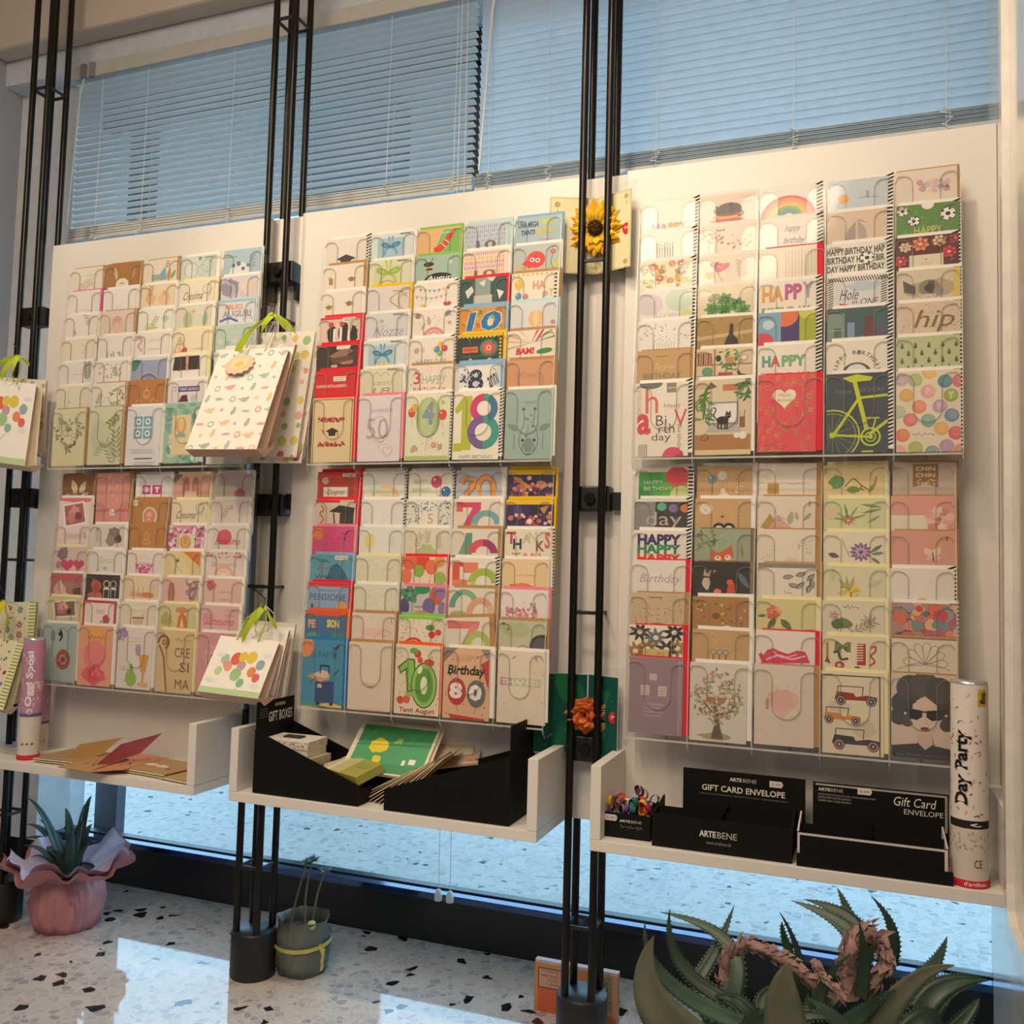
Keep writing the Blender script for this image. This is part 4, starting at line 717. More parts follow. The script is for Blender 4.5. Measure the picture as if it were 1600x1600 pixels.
R_('middle', 0, [
 [('s', 'e8e2dc', 'white card with black graduation cap at its foot', lambda a: a.cap(.5, .52, .24, '3a3634')),
  ('w', 'dce6ea', 'white framed card with pale blue ribbon', lambda a: ribbon(a.r(.14, .12, .8, .7, 'a8cad8'), .46, .34, .24, '3c86ac', '6aa8c4').ln(.68, .02, .96, .06, 2, '777')),
  ('g', 'e8bc84', 'green edged peach card with red pencil rocket', lambda a: a.p([(.6, .05), (.98, .05), (.98, .62), (.4, .62)], '7cc05c').p([(.42, .6), (.38, .5), (.6, .36), (.72, .14), (.9, .06), (.82, .24), (.7, .46), (.55, .6)], 'e0412f').l([(.56, .38), (.68, .5)], .02, 'f4e8dc').l([(.64, .3), (.76, .4)], .02, 'f4e8dc').ln(.56, .1, .86, .16, 2, 'e8e4dc')),
  ('l', 'c4d2dc', 'pale blue card with rows of small sticks and a ten', lambda a: [a.r(x * .045 + .04, y * .11 + .06, x * .045 + .055, y * .11 + .14, ['7c88b0', 'a0b0c4', '8c7c9c'][(x + y) % 3]) for x in range(20) for y in range(5)] and a.t('10', .28, .44, .72, .64, '6c6468', 1)),
  ('b', 'a4c0cc', 'blue card reading UNA MEGA FESTA TANTI REGALI', lambda a: a.t('UNA MEGA', .06, .1, .5, .24, '26346c', 2, .1).t('FESTA', .55, .08, .85, .22, 'c8d040', 3, .1).t('TANTI', .12, .3, .42, .42, '26346c', 2, .1).t('REGALI', .44, .29, .85, .41, 'd0c840', 3, .1).ln(.5, .52, .8, .58, 1, 'd89c9c', .03))],
 [('k', 'ece4d4', 'cream card with gold number one and gold caps', lambda a: a.t('1', .14, .34, .24, .5, 'b88a4c', 2).cap(.7, .38, .11, 'a07840').c(.17, .34, .04, 'c09858')),
  ('w', 'dfe4c4', 'pale card with large lime green bow', lambda a: ribbon(a.r(.12, .12, .76, .9, 'd4dcb0'), .46, .34, .3, '98bc4c', 'b4d068').cu([(.2, .62), (.45, .52), (.7, .66)], .03, 'e0a850').ln(.66, .03, .94, .07, 2, '777')),
  ('g', 'a4c4b8', 'teal card with bee and black oval reading Auguri', lambda a: a.e(.55, .6, .34, .16, '1c1c1c').t('Auguri', .25, .5, .85, .66, 'ece8e0', 1, .25).c(.32, .3, .1, 'e8c0a0').e(.3, .22, .12, .06, '2c2c2c').l([(.26, .2), (.2, .06)], .012, '222').l([(.34, .2), (.4, .06)], .012, '222').f(.8, .2, .06, 'e8ece8').e(.32, .34, .09, .03, '3a3430')),
  ('w', 'efe0d0', 'white card with pink and yellow sticks and a ten', lambda a: [a.r(x * .045 + .04, y * .11 + .04, x * .045 + .06, y * .11 + .12, [['c868a8', 'd888b8'], ['e8c860', 'e0a850'], ['e89078', 'd86890']][y % 3][x % 2]) for x in range(20) for y in range(6)] and a.t('10', .26, .48, .74, .68, '8a6a60', 1)),
  ('w', 'b8c4c4', 'grey card with round red octopus waving', lambda a: a.c(.48, .36, .2, 'e43c3c').p([(.18, .44), (.34, .3), (.45, .52), (.3, .58)], 'e43c3c').c(.4, .36, .05, 'fff').c(.4, .36, .025, '111').c(.52, .38, .05, 'fff').c(.52, .38, .025, '111').f(.84, .2, .07, 'd85858').cu([(.05, .6), (.2, .5), (.35, .62)], .06, 'dcc070').w(.95, .5, .12, 'c8cc78').cu([(.84, .25), (.8, .45), (.86, .6)], .01, '667'))],
 [('w', 'ece6da', 'cream card with two small gold caps', lambda a: a.cap(.2, .38, .11, 'a88040').cap(.7, .32, .11, 'a07840')),
  ('y', 'e0dcdc', 'lilac grey card with golden swirl, yellow edge', lambda a: a.cu([(.98, .1), (.7, .2), (.55, .35), (.7, .5), (.9, .6)], .03, 'c8a860').cu([(.95, .2), (.75, .3), (.8, .55)], .05, 'd8c8a0').cu([(.6, .12), (.8, .15), (.95, .3)], .02, 'b09058')),
  ('s', 'f0ece0', 'white card with pastel bunting and red heart', lambda a: bunting(bunting(a, .12, CHOC), .3, PAS, .02, .8).h(.78, .56, .09, 'd83c54').b(.22, .62, .1, 'e8c050', 0)),
  ('r', '2c5450', 'dark teal geometric card with coral side band', lambda a: a.r(.32, .0, .66, .62, '8aa49c').p([(.1, .3), (.24, .18), (.3, .3), (.16, .48)], 'e0e4e0').p([(.4, .12), (.55, .05), (.52, .22)], 'dce4e0').p([(.8, .3), (.96, .38), (.86, .55)], 'e8ece8').r(.3, .42, .7, .62, 'c4c8c0').p([(.55, .0), (.7, .12), (.78, .0)], 'd8dcd4')),
  ('k', 'ece6d4', 'scalloped card with balloons and multicolour HAPPY', lambda a: [a.r(x * .1 + .02, .02, x * .1 + .06, .07, 'e0b030') for x in range(9)] and [a.r(.9, y * .09 + .05, .96, y * .09 + .09, '333') for y in range(7)] and a.b(.16, .26, .12, 'e4c84c').b(.15, .54, .08, '4c9cc8').b(.3, .56, .07, 'd87888').t('HA', .45, .2, .72, .4, 'e0a08c', 2).t('P', .66, .46, .78, .64, 'd0a0c0', 2).t('Y', .8, .4, .88, .58, 'b8c868', 2))],
 [('r', 'd8c4b8', 'red framed card with photo of graduates and diplomas', lambda a: a.r(0, 0, 1, .06, 'e02838').r(.04, .16, .9, .66, 'e4ccc0').w(.3, .45, .12, '2c2626', .26).w(.6, .42, .13, '332a28', .28).w(.85, .45, .1, '2c2626', .24).r(.34, .3, .4, .64, 'f0ece4').r(.5, .26, .56, .64, 'f0ece4').r(.7, .35, .76, .64, 'f0ece4').w(.28, .2, .07, 'c04a3c').w(.55, .18, .07, 'c85040').r(.56, .03, .88, .14, 'e8e4d8').ln(.6, .05, .84, .12, 2, '555')),
  ('w', 'd8dae0', 'grey white card with outlined script', lambda a: a.t('Nozze', .2, .34, .9, .58, 'a4a4ae', 0, .3).o(.45, .42, .12, .01, 'b0b0b8', 0, 180).f(.4, .2, .06, 'b8b8c0').ln(.66, .03, .94, .07, 2, '777')),
  ('s', 'efe8de', 'white card with small animals and pink rainbow', lambda a: arcs(a, .5, .68, .22, ['d88888', 'e8b4ac', 'd8a0a8'], .05).w(.12, .15, .07, 'a88878').w(.8, .12, .08, '98a0b0').lf(.4, .4, .25, 100, 'c0b0a0', .4).lf(.2, .5, .2, 60, 'b8c0a0').f(.85, .35, .05, 'd89c9c').d(20, .1, .1, .9, .6, .012, PAS)),
  ('b', 'd8953c', 'orange patterned card with big blue ten', lambda a: a.r(0, 0, 1, .05, '8cb4d4').d(30, .05, .1, .95, .62, .05, ['e8b048', 'c87830', '8ca848']).c(.72, .42, .2, '88b048').c(.72, .42, .1, 'e8d8a0').t('10', .13, .12, .9, .62, 'f0ecdc', 6, .2).t('10', .15, .14, .88, .6, '1878c0', 2, .2)),
  ('l', 'd8dee6', 'pale blue card with peach hot air balloon', lambda a: a.e(.54, .4, .16, .2, 'e8bc84').e(.54, .4, .06, .2, 'f0d0a4').l([(.46, .6), (.5, .68)], .01, '987').s_(.1, .58, .3, .62, 'b0b8c4', 3, .008).w(.9, .5, .05, 'c890a0'))],
 [('r', '4c3634', 'red framed card with dark photo of a graduation cap', lambda a: a.r(0, 0, 1, .05, 'e02838').r(.0, .05, .9, .66, '3c2c2a').p([(.3, .3), (.75, .08), (.92, .2), (.6, .4)], '9a7460').w(.75, .45, .2, 'b88468', .08).p([(.35, .35), (.9, .3), (.9, .42), (.45, .5)], '6a4a40').r(.5, .05, .84, .14, 'e8e4d8').w(.45, .55, .1, 'c8b0a0', .04)),
  ('w', 'dce6ea', 'white framed card with blue ribbon above a golden vase', lambda a: ribbon(a.r(.12, .12, .78, .9, 'b4d0dc'), .46, .36, .25, '3c86ac', '64a4c0').w(.46, .66, .2, 'e4d090', .14).l([(.4, .5), (.38, .74)], .012, 'b89c50').l([(.5, .5), (.52, .74)], .012, 'b89c50').ln(.64, .03, .92, .07, 2, '777')),
  ('s', 'eee8de', 'white card with bunch of four balloons and happy day', lambda a: a.b(.7, .2, .09, 'e8b838').b(.8, .28, .08, 'd83c64').b(.62, .3, .08, '4c98c8').b(.7, .4, .07, '88b048').t('HAPPY DAY', .15, .52, .85, .64, 'a8b4c8', 1).w(.15, .3, .07, 'c8b0a0').b(.3, .3, .06, 'd8c8c0', 0)),
  ('y', '2a3c3a', 'stamp-edged dark green card with orange cassette and record', lambda a: a.r(0, 0, 1, .06, 'e0c42c') and [a.c(x * .085 + .05, .07, .028, 'e0c42c') for x in range(12)] and [a.c(.95, y * .085 + .06, .028, 'e0c42c') for y in range(7)] and a.r(.12, .3, .46, .44, 'e07850').r(.15, .34, .43, .4, 'c85038').c(.7, .34, .2, '4c8478').c(.7, .34, .14, 'e05a4c').c(.7, .34, .06, 'e8c890').c(.7, .34, .03, 'c83c30').c(.3, .6, .03, 'e0e0d8').c(.72, .62, .04, 'e0e0d8').ln(.1, .5, .9, .56, 2, '4c8478', .01)),
  ('k', 'ece2d4', 'white card bursting with pencils, red BAM', lambda a: [a.p([(.5, .3), (.5 + .6 * cos(t), .3 - .4 * sin(t)), (.5 + .6 * cos(t + .12), .3 - .4 * sin(t + .12))], k) for t, k in ((.3, '5ca078'), (.7, '8cb868'), (1.2, 'd86858'), (2.0, 'd8d0c0'), (2.5, 'e8a87c'), (2.9, 'e0c070'), (3.4, 'c8b098'))] and a.t('BAM!', .18, .4, .56, .56, 'd83040', 3, .1).e(.78, .5, .17, .06, '3c8c58', -8).e(.7, .1, .22, .02, 'c83848', -60))],
 [('r', 'd8202c', 'plain red card reading CONGRATULAZIONI', lambda a: a.t('CONGRATULAZIONI', .04, .36, .8, .43, 'f4e8e0', 1).r(.46, .16, .78, .28, 'f0ece0').ln(.5, .17, .74, .27, 2, '666')),
  ('w', 'dedcc4', 'pale yellow card with scribbled lettering and crown', lambda a: a.t('tanti', .3, .3, .74, .42, 'b8b088', 0, .3).t('18', .3, .48, .7, .64, 'a8a480', 0, .3).cu([(.3, .2), (.4, .1), (.5, .2), (.6, .1), (.7, .2)], .014, 'd8b84c').ln(.64, .03, .92, .07, 2, '777')),
  ('k', 'ece2d2', 'cream card reading 3 HAPPY BIRTHDAY in small capitals', lambda a: a.t('3', .12, .16, .28, .46, 'd05a54', 1).t('HAPPY', .32, .26, .86, .44, '9cb4a8', 0).t('BIRTHDAY', .12, .54, .86, .68, 'b85850', 0).d(26, .05, .05, .95, .5, .014, CHOC)),
  ('b', 'd8dce8', 'blue edged card with navy patterned eight and anni', lambda a: a.r(0, 0, 1, .06, '84acd8').r(.1, .1, .9, .9, 'ecebe6').c(.46, .3, .14, '26325c').c(.46, .5, .17, '26325c').c(.46, .3, .05, 'c8ccd8').c(.46, .5, .07, 'c8ccd8').t('anni', .66, .24, .9, .6, '26325c', 1, .3, -35).d(24, .3, .18, .62, .6, .014, 'ecebe6').d(20, .12, .12, .3, .66, .025, ['26325c', '5c6c98'])),
  ('k', 'd49c78', 'salmon card with outlined animal head', lambda a: a.ln(.3, .3, .72, .44, 2, 'a87860', .006).t('wild and', .42, .34, .62, .39, 'a87860').o(.5, .5, .26, .01, 'a06c50', 120, 420).cu([(.2, .3), (.25, .5), (.3, .64)], .01, 'a06c50'))],
 [('r', 'e2cd9c', 'cream card with black border, cap and two red bands', lambda a: a.r(.03, .03, .97, 1.42, '3c2c28').r(.045, .045, .955, 1.405, 'e4d0a4').d(60, .14, .42, .78, .52, .02, ['b8382c', 'c85040'], 1.2).d(60, .16, .96, .82, 1.05, .02, ['b8382c', 'c85040'], 1.2).r(.14, .46, .78, .475, '8c2c24').r(.16, 1.0, .82, 1.015, '8c2c24').cap(.5, .72, .16, '3c241c').p([(.22, .68), (.32, .72), (.3, .8)], 'c06a40')),
  ('p', 'e4dce4', 'pinkish white card with outlined fifty and two hearts', lambda a: a.t('50', .2, .48, .72, .92, 'e4dce4', 1).t('50', .2, .48, .72, .92, 'b8a8b4', 0).t('anniversario', .3, .26, .8, .36, 'b0a4b0', 0, .2).o(.52, .72, .2, .01, 'b4a4b0', 0, 360, .28).h(.62, 1.12, .12, 'c0b0bc').h(.62, 1.12, .105, 'e8e0e6').h(.72, 1.18, .12, 'c0b0bc').h(.72, 1.18, .105, 'e8e0e6').cu([(.4, .9), (.55, .98), (.65, .94)], .012, 'c8b880')),
  ('s', 'e6e8cc', 'card with green hot-air balloon over a grass strip', lambda a: a.r(.02, 1.3, .98, 1.43, 'b0c878').e(.52, .5, .28, .42, 'a4bc84').e(.5, .5, .17, .42, 'b8cc98').t('4', .38, .18, .66, .66, '8a98a8', 5).l([(.5, .9), (.48, 1.2)], .01, '998').b(.14, .4, .1, 'd8543c').b(.2, .3, .09, 'e0b048').b(.84, .46, .11, 'dc4c44').c(.84, .2, .05, 'c8c890').lf(.15, 1.24, .2, 60, 'c8a890', .6).lf(.3, 1.2, .14, 130, 'c8a890', .6).f(.66, 1.08, .08, 'd89c8c').f(.8, 1.12, .07, 'c8a07c').d(20, .1, .8, .9, 1.2, .016, PAS)),
  ('s', 'f0eadd', 'white card with large multicolour eighteen', lambda a: a.p([(.02, .36), (.22, .1), (.4, .1), (.4, 1.2), (.18, 1.2), (.18, .38), (.06, .46)], 'b8c440').c(.66, .36, .3, '3cA090').c(.66, .84, .35, '3ca090').o(.66, .36, .22, .16, 'd03c78', 90, 270).o(.66, .84, .26, .16, '7c5c9c', 90, 270).o(.66, .36, .22, .16, '3c78a8', -60, 60).c(.66, .36, .15, 'f0eadd').c(.66, .84, .18, 'f0eadd').r(.02, 1.06, .2, 1.22, 'b8c440').t('HAPPY BIRTHDAY', .15, 1.3, .88, 1.37, '9aa0a0', 0)),
  ('w', '9cb8b4', 'teal grey card with line drawn giraffe head', lambda a: a.t('wild and', .4, .24, .64, .31, '6a8480').ln(.26, .2, .7, .4, 2, '6a8480', .006).o(.5, 1.0, .2, .012, '44585a', 180, 360, .3).cu([(.3, 1.0), (.34, .82), (.4, .7), (.38, .42)], .012, '44585a').cu([(.7, 1.0), (.66, .82), (.6, .7), (.62, .42)], .012, '44585a').e(.38, .4, .04, .03, '5c7072').e(.62, .4, .04, .03, '5c7072').lf(.3, .82, .28, 155, '7c9490', .45).lf(.7, .82, .28, 25, '7c9490', .45).o(.5, 1.18, .13, .012, '44585a').w(.5, 1.12, .1, '7c9490', .16).c(.38, 1.02, .03, '2c3c3e').c(.62, 1.02, .03, '2c3c3e').l([(.2, .9), (.2, 1.2)], .012, '5c7072').l([(.8, .9), (.8, 1.2)], .012, '5c7072').d(14, .4, .5, .6, .95, .022, '7c9490'))]])
R_('middle', 1, [
 [('r', 'c84a44', 'red edged card with white handwritten congratulations', lambda a: a.r(0, 0, 1, .08, 'dc2430').r(.05, .16, .9, .7, 'b43c34').r(.16, .38, .78, .7, 'e8ded4').w(.2, .22, .1, 'd8b0a0').w(.6, .25, .14, 'c0402c').t('Congrats', .22, .44, .66, .6, '8c4a44', 0, .3).r(.62, .04, .94, .12, 'f0e8dc').ln(.64, .05, .92, .11, 2, '777')),
  ('s', 'e8e6e0', 'white card with faint pastel rainbow, spiral edge', lambda a: arcs(a, .55, .7, .32, ['e8c8a0', 'e8e0b0', 'd8e0b8', 'e0c8b4'], .07).w(.3, .4, .16, 'd4e0d0')),
  ('s', 'ebe9dc', 'white card with two balloons and green happy birthday', lambda a: a.b(.64, .26, .15, 'd8486c').b(.86, .5, .13, '3c78b0').b(.72, .64, .08, 'e8b838', 0).t('HAPPY', .12, .2, .44, .3, 'b4c898', 0, .1).t('BIRTHDAY', .1, .4, .5, .5, 'b4c898', 0, .1)),
  ('w', 'bcc4d0', 'blue grey card with outlined orange twenty', lambda a: a.cu([(.12, .32), (.2, .2), (.4, .24), (.34, .42), (.22, .6)], .14, '5c4438').cu([(.12, .32), (.2, .2), (.4, .24), (.34, .42), (.22, .6)], .11, 'e8a058').o(.66, .45, .17, .14, '5c4438', 0, 180, .28).o(.66, .45, .17, .11, 'e8a058', 0, 180, .28).r(.5, .44, .58, .66, 'e8a058').r(.76, .44, .88, .66, 'e8a058')),
  ('y', '3c2c60', 'yellow edged purple card with balloons and party things', lambda a: a.r(-.1, 0, 1.1, .12, 'f0c420').d(40, .1, .25, .95, .66, .05, ['c87858', 'd8a070', 'b85070', 'e8c0a0', '6c3c60']).p([(.1, .2), (.16, .16), (.5, .4), (.44, .44)], 'c89838').c(.45, .2, .05, 'e8c890').w(.7, .35, .1, 'd88c70').c(.5, .58, .07, '1c1c2c'))],
 [('r', 'dccab8', 'red edged card with black cap and ribbon scroll', lambda a: a.r(0, 0, 1, .08, 'dc2430').p([(.35, .3), (.6, .14), (.98, .2), (.96, .36), (.7, .34)], '2c2826').r(.62, .34, .96, .6, '3a3632').l([(.46, .3), (.5, .6)], .03, '2c2826').cu([(.14, .15), (.22, .25), (.12, .35), (.22, .48), (.14, .6)], .03, 'c8584c').r(.62, .02, .94, .1, 'f0e8dc').ln(.64, .03, .92, .09, 2, '777')),
  ('s', 'e6e6e4', 'plain white card with two faint flecks, spiral edge', lambda a: a.d(8, .5, .3, .95, .6, .012, 'ccc8cc')),
  ('w', 'e4e6de', 'white card with dark speckles around a boxed five', lambda a: a.d(150, .02, .04, .98, .66, .016, ['3c4a50', '6c8484', '889ca0']).p([(.4, .3), (.74, .27), (.7, .68), (.34, .68)], 'eae8de').t('5', .5, .34, .62, .58, 'c0a878', 0)),
  ('w', 'eadfd2', 'cream card with pink and teal overlapping thirty', lambda a: a.r(.06, .08, .6, .2, 'dc4064').p([(.6, .08), (.6, .24), (.36, .66), (.2, .66), (.42, .2)], 'd04c78').r(.06, .2, .2, .3, 'e06070').o(.72, .58, .25, .14, '7cb0b4', 0, 180).r(.4, .58, .54, .66, '9cc0b4')),
  ('y', '34285c', 'yellow edged dark purple card with painted toys and stars', lambda a: a.r(-.1, 0, 1.1, .12, 'f0c420').d(30, .05, .3, .98, .66, .05, ['b84858', 'e8b890', '7c4c74', 'd87858', 'dcc8c0']).w(.24, .24, .1, '5c3c7c').w(.6, .26, .12, '241c3c').c(.5, .5, .06, 'e8e0d8').p([(.7, .2), (.9, .14), (.8, .34)], 'c89050'))],
 [('p', 'd84c84', 'magenta card with orange sun and black bird', lambda a: a.c(.14, .18, .14, 'e8843c').t('SI', .3, .24, .7, .32, 'c44468', 0).t('PARTE', .22, .38, .8, .48, 'c44468', 0).lf(.82, .2, .12, 60, '3a1c30').lf(.82, .2, .1, 150, '3a1c30').lf(.8, .24, .12, 260, '3a1c30')),
  ('w', 'e4e8e2', 'white card with pale yellow balloon', lambda a: a.e(.26, .34, .13, .18, 'e8dc88').w(.8, .34, .1, 'dce4d8').l([(.26, .52), (.28, .66)], .008, 'c8c4a8')),
  ('w', 'e0dcc8', 'cream card with pale sprigs and sage arch', lambda a: a.w(.5, .62, .24, 'b8c494').sp(.25, .5, .35, 70, 'b4b090', 5, .2).sp(.8, .5, .3, 100, 'c0b898', 5, .2).sp(.5, .4, .3, 85, 'b0b494', 5, .2).d(20, .1, .05, .9, .3, .01, 'c8c0a4')),
  ('k', 'e6ddd0', 'cream card with green and magenta forty arches', lambda a: a.p([(.14, .6), (.3, .18), (.44, .18), (.34, .6)], '7ca88c').r(.3, .1, .44, .6, '5c9c84').o(.68, .56, .24, .16, 'a83474', 0, 90).o(.68, .56, .24, .16, 'dc5460', 90, 180).r(0, .62, 1, .66, '3c8c58')),
  ('s', 'ece4d4', 'cream card with multicolour letters spelling THANKS', lambda a: a.t('T', .04, .06, .24, .34, 'c84c4c', 2).t('H', .18, .22, .36, .46, '34405c', 2).t('A', .38, .1, .54, .32, 'c8b888', 2).t('N', .5, .06, .68, .3, 'c8d0a8', 2).t('K', .66, .26, .84, .5, '9c6c60', 2).t('S', .84, .06, .96, .44, 'dc6c60', 2).t('TAN', .16, .54, .76, .7, 'dc9470', 2))],
 [('b', '5ca4b8', 'teal card with dark mountain and red lettering', lambda a: a.p([(.4, .6), (.5, .3), (.66, .2), (.85, .4), (.95, .62)], '2c6c8c').s_(.2, .1, .46, .22, '34303c', 4).s_(.16, .28, .5, .42, 'b84c50', 5).s_(.14, .48, .5, .6, '34303c', 5).r(.6, .02, .92, .12, 'f0e8dc').ln(.62, .04, .9, .1, 2, '777')),
  ('c', 'e2e0c8', 'pale cream card sprinkled with faint dots', lambda a: a.d(40, .05, .08, .95, .64, .012, ['c8b894', 'b4c0a0', 'd0a898'])),
  ('r', 'efd8c4', 'card full of red, orange and green balloons', lambda a: a.e(.42, .1, .2, .24, 'e0442c').e(.16, .12, .18, .2, 'e86840').e(.66, .24, .14, .18, 'e8784c').e(.38, .34, .12, .15, '8cb448').e(.86, .5, .14, .16, 'a0c058').e(.1, .46, .12, .18, 'e87c50').e(.84, .1, .12, .14, 'e89858').l([(.4, .5), (.42, .66)], .008, 'a88').l([(.66, .42), (.6, .66)], .008, 'a88')),
  ('s', 'ece6dc', 'white card with red and green block fifty', lambda a: a.r(.06, .1, .54, .2, 'dc4c34').r(.06, .1, .22, .64, 'e05a3c').r(.06, .5, .4, .62, 'e88470').r(.3, .1, .62, .34, 'e8846c').o(.74, .56, .25, .16, 'a8c050', 0, 180).r(.44, .54, .56, .64, 'c8d484')),
  ('w', 'ecd2a8', 'peach cream card with red orange torn splash', lambda a: a.w(.42, .68, .32, 'e05c38', .14).w(.4, .62, .2, 'ec8458', .08).s_(.3, .32, .7, .4, 'e0b88c', 4, .008))],
 [('r', '8cacd0', 'blue card reading PENSIONE with orange sun, red edge', lambda a: a.r(0, 0, 1, .1, 'e0283a').t('PENSIONE', .06, .28, .94, .44, '4c5474', 0).t('finalmente in', .3, .16, .7, .22, '6c78a0').c(.86, .6, .14, 'eca04c').p([(.08, .64), (.12, .5), (.18, .64)], '34405c')),
  ('w', 'dfdfcc', 'pale green cream card with tiny scattered specks', lambda a: a.d(22, .05, .08, .95, .64, .012, ['b8c4a8', 'c8c0a4', 'a8b8a0']).w(.5, .7, .2, 'ccd8b8', .08)),
  ('p', 'c8c0c4', 'card with glossy green and violet balloons', lambda a: a.f(.2, .2, .24, '4c9478', '6cac90', 5, .8).e(.48, .06, .18, .12, '2c8c68').e(.8, .2, .16, .22, 'c86850').e(.9, .08, .14, .2, '9c74b0').e(.64, .46, .14, .2, '7464a0').e(.08, .5, .12, .2, '54487c').e(.5, .66, .2, .1, 'e07c44').s_(.3, .44, .6, .52, '8878a8', 4).e(.95, .5, .1, .16, '8c7cb0')),
  ('k', 'e4dccc', 'cream card with teal and salmon sixty arches', lambda a: a.o(.34, .46, .26, .13, '64a494', 60, 180, .36).o(.34, .4, .26, .13, '88b490', 20, 100, .3).e(.24, .62, .2, .09, 'a4bc78').o(.7, .62, .24, .14, 'e0a48c', 30, 180, .34).o(.7, .62, .24, .14, 'd8c4a0', 0, 40, .34)),
  ('p', 'ece4e2', 'white card with pink blossoms and letter N, pink edge', lambda a: a.t('N', .62, .28, .72, .42, '4c4444', 0).d(60, .12, .42, .74, .66, .035, ['dc98a8', 'e8b8c0', 'c87c90']).t('C', .44, .26, .52, .4, 'd8c8c8'))],
 [('o', '3c74a0', 'orange edged blue card with coloured block letters', lambda a: a.r(0, 0, 1, .12, 'e8542c').t('PE', .08, .22, .26, .42, 'e0b090', 3).t('SION', .54, .2, .84, .4, 'ecd074', 3).w(.2, .62, .2, '5ca47c', .1).w(.8, .62, .2, '3c9078', .1)),
  ('k', 'e4d4c8', 'pinkish cream card with drawn fish shape', lambda a: a.w(.5, .44, .34, 'e8c4b8', .1).o(.8, .46, .12, .012, 'b89c90', 0, 360, .07).d(18, .05, .08, .95, .64, .012, ['d8a898', 'c8b8a0']).l([(.93, .1), (.93, .24)], .012, '887')),
  ('g', 'eadfca', 'green edged confetti card with red cherries and half disc', lambda a: a.r(0, 0, 1, .08, '8cd050').d(70, .04, .1, .96, .66, .014, ['c87860', '8ca860', 'b8a888']).e(.72, .26, .1, .07, '4c9440').c(.76, .42, .08, 'd8302c').c(.9, .36, .07, 'dc4438').c(.36, .74, .24, 'e03830').o(.36, .74, .17, .02, 'f0b0a0')),
  ('k', 'e6dcce', 'cream card with salmon and lime seventy', lambda a: a.p([(.1, .06), (.8, .1), (.76, .26), (.1, .24)], 'e07870').p([(.62, .16), (.8, .16), (.5, .68), (.34, .68)], 'e0908c').p([(.5, .4), (.62, .4), (.5, .68), (.36, .68)], '8cac74').o(.74, .68, .22, .14, 'b0c468', 0, 180, .3), dict(tilt=-4)),
  ('k', 'c4c4a8', 'sage card with dark round wreath and green hills', lambda a: a.w(.35, .2, .3, 'b4bc90', .18).c(.9, .55, .26, '3e3e44').c(.9, .55, .19, '5c5c60').cu([(.1, .6), (.3, .66), (.5, .55), (.7, .64)], .012, '706c50').c(.1, .08, .03, '6c7454').c(.2, .2, .03, '6c7454'))],
 [('B', '3c90b8', 'blue travel card SI PARTE with stuffed dark blue suitcase', lambda a: a.c(.06, .16, .22, 'e8925c').t('SI PARTE', .22, .24, .86, .38, '2c5c84', 0).r(.34, .86, .8, 1.3, '1c4c84').w(.45, .78, .28, 'c89c84', .1).w(.5, .72, .2, 'e0c0a8', .08).r(.44, .52, .68, .56, '1c2838').r(.44, .52, .47, .7, '1c2838').r(.65, .52, .68, .7, '1c2838').r(.4, .92, .5, 1.0, 'dcc0a8').w(.15, 1.4, .3, '5ca068', .08).w(.75, 1.4, .3, 'e8c468', .1).w(.45, 1.42, .3, '4c8c60', .06).c(.42, 1.32, .04, '111').c(.74, 1.32, .04, '111').lf(.82, .2, .14, 60, '14202c').lf(.82, .2, .12, 150, '14202c').lf(.8, .26, .14, 260, '14202c').l([(.2, .9), (.36, .8)], .02, '2c3c5c').l([(.9, .6), (.78, .72)], .02, '2c3c5c')),
  ('k', 'e2d2c2', 'plain pinkish cream card with faint rose smear', lambda a: a.w(.5, .86, .22, 'e0bcae', .04).w(.52, .92, .12, 'd8a898', .02).w(.6, 1.36, .3, 'e4c4b4', .05)),
  ('o', 'e8dcc4', 'confetti card with big green ten and Tanti Auguri', lambda a: a.d(120, .02, .1, .98, 1.2, .013, ['c87860', '98a860', 'c8a070', '6c8c98']).p([(.06, .46), (.28, .28), (.44, .28), (.5, .92), (.28, .96), (.24, .52), (.12, .6)], '3c7c30').p([(.1, .47), (.29, .31), (.41, .31), (.47, .9), (.31, .92), (.27, .46), (.13, .56)], '8cc454').e(.66, .8, .29, .46, '3c7c30').e(.66, .8, .26, .43, '8cc454').e(.66, .8, .2, .34, '5c9c3c').e(.66, .8, .08, .18, 'e8f0d0').o(.66, .8, .25, .012, 'd4e8a8', 0, 360, .41).e(.56, .5, .05, .08, 'e8f4d0', 20).c(.5, .18, .08, 'd83c30').c(.56, .3, .06, 'dc5040').e(.76, .34, .12, .07, 'c8503c').e(.42, .12, .1, .06, '6ca848').c(.14, 1.12, .08, 'd84434').c(.28, 1.1, .08, 'e05c40').e(.36, 1.0, .12, .05, '9cc060').t('Tanti Auguri', .12, 1.26, .9, 1.38, 'b83038', 1)),
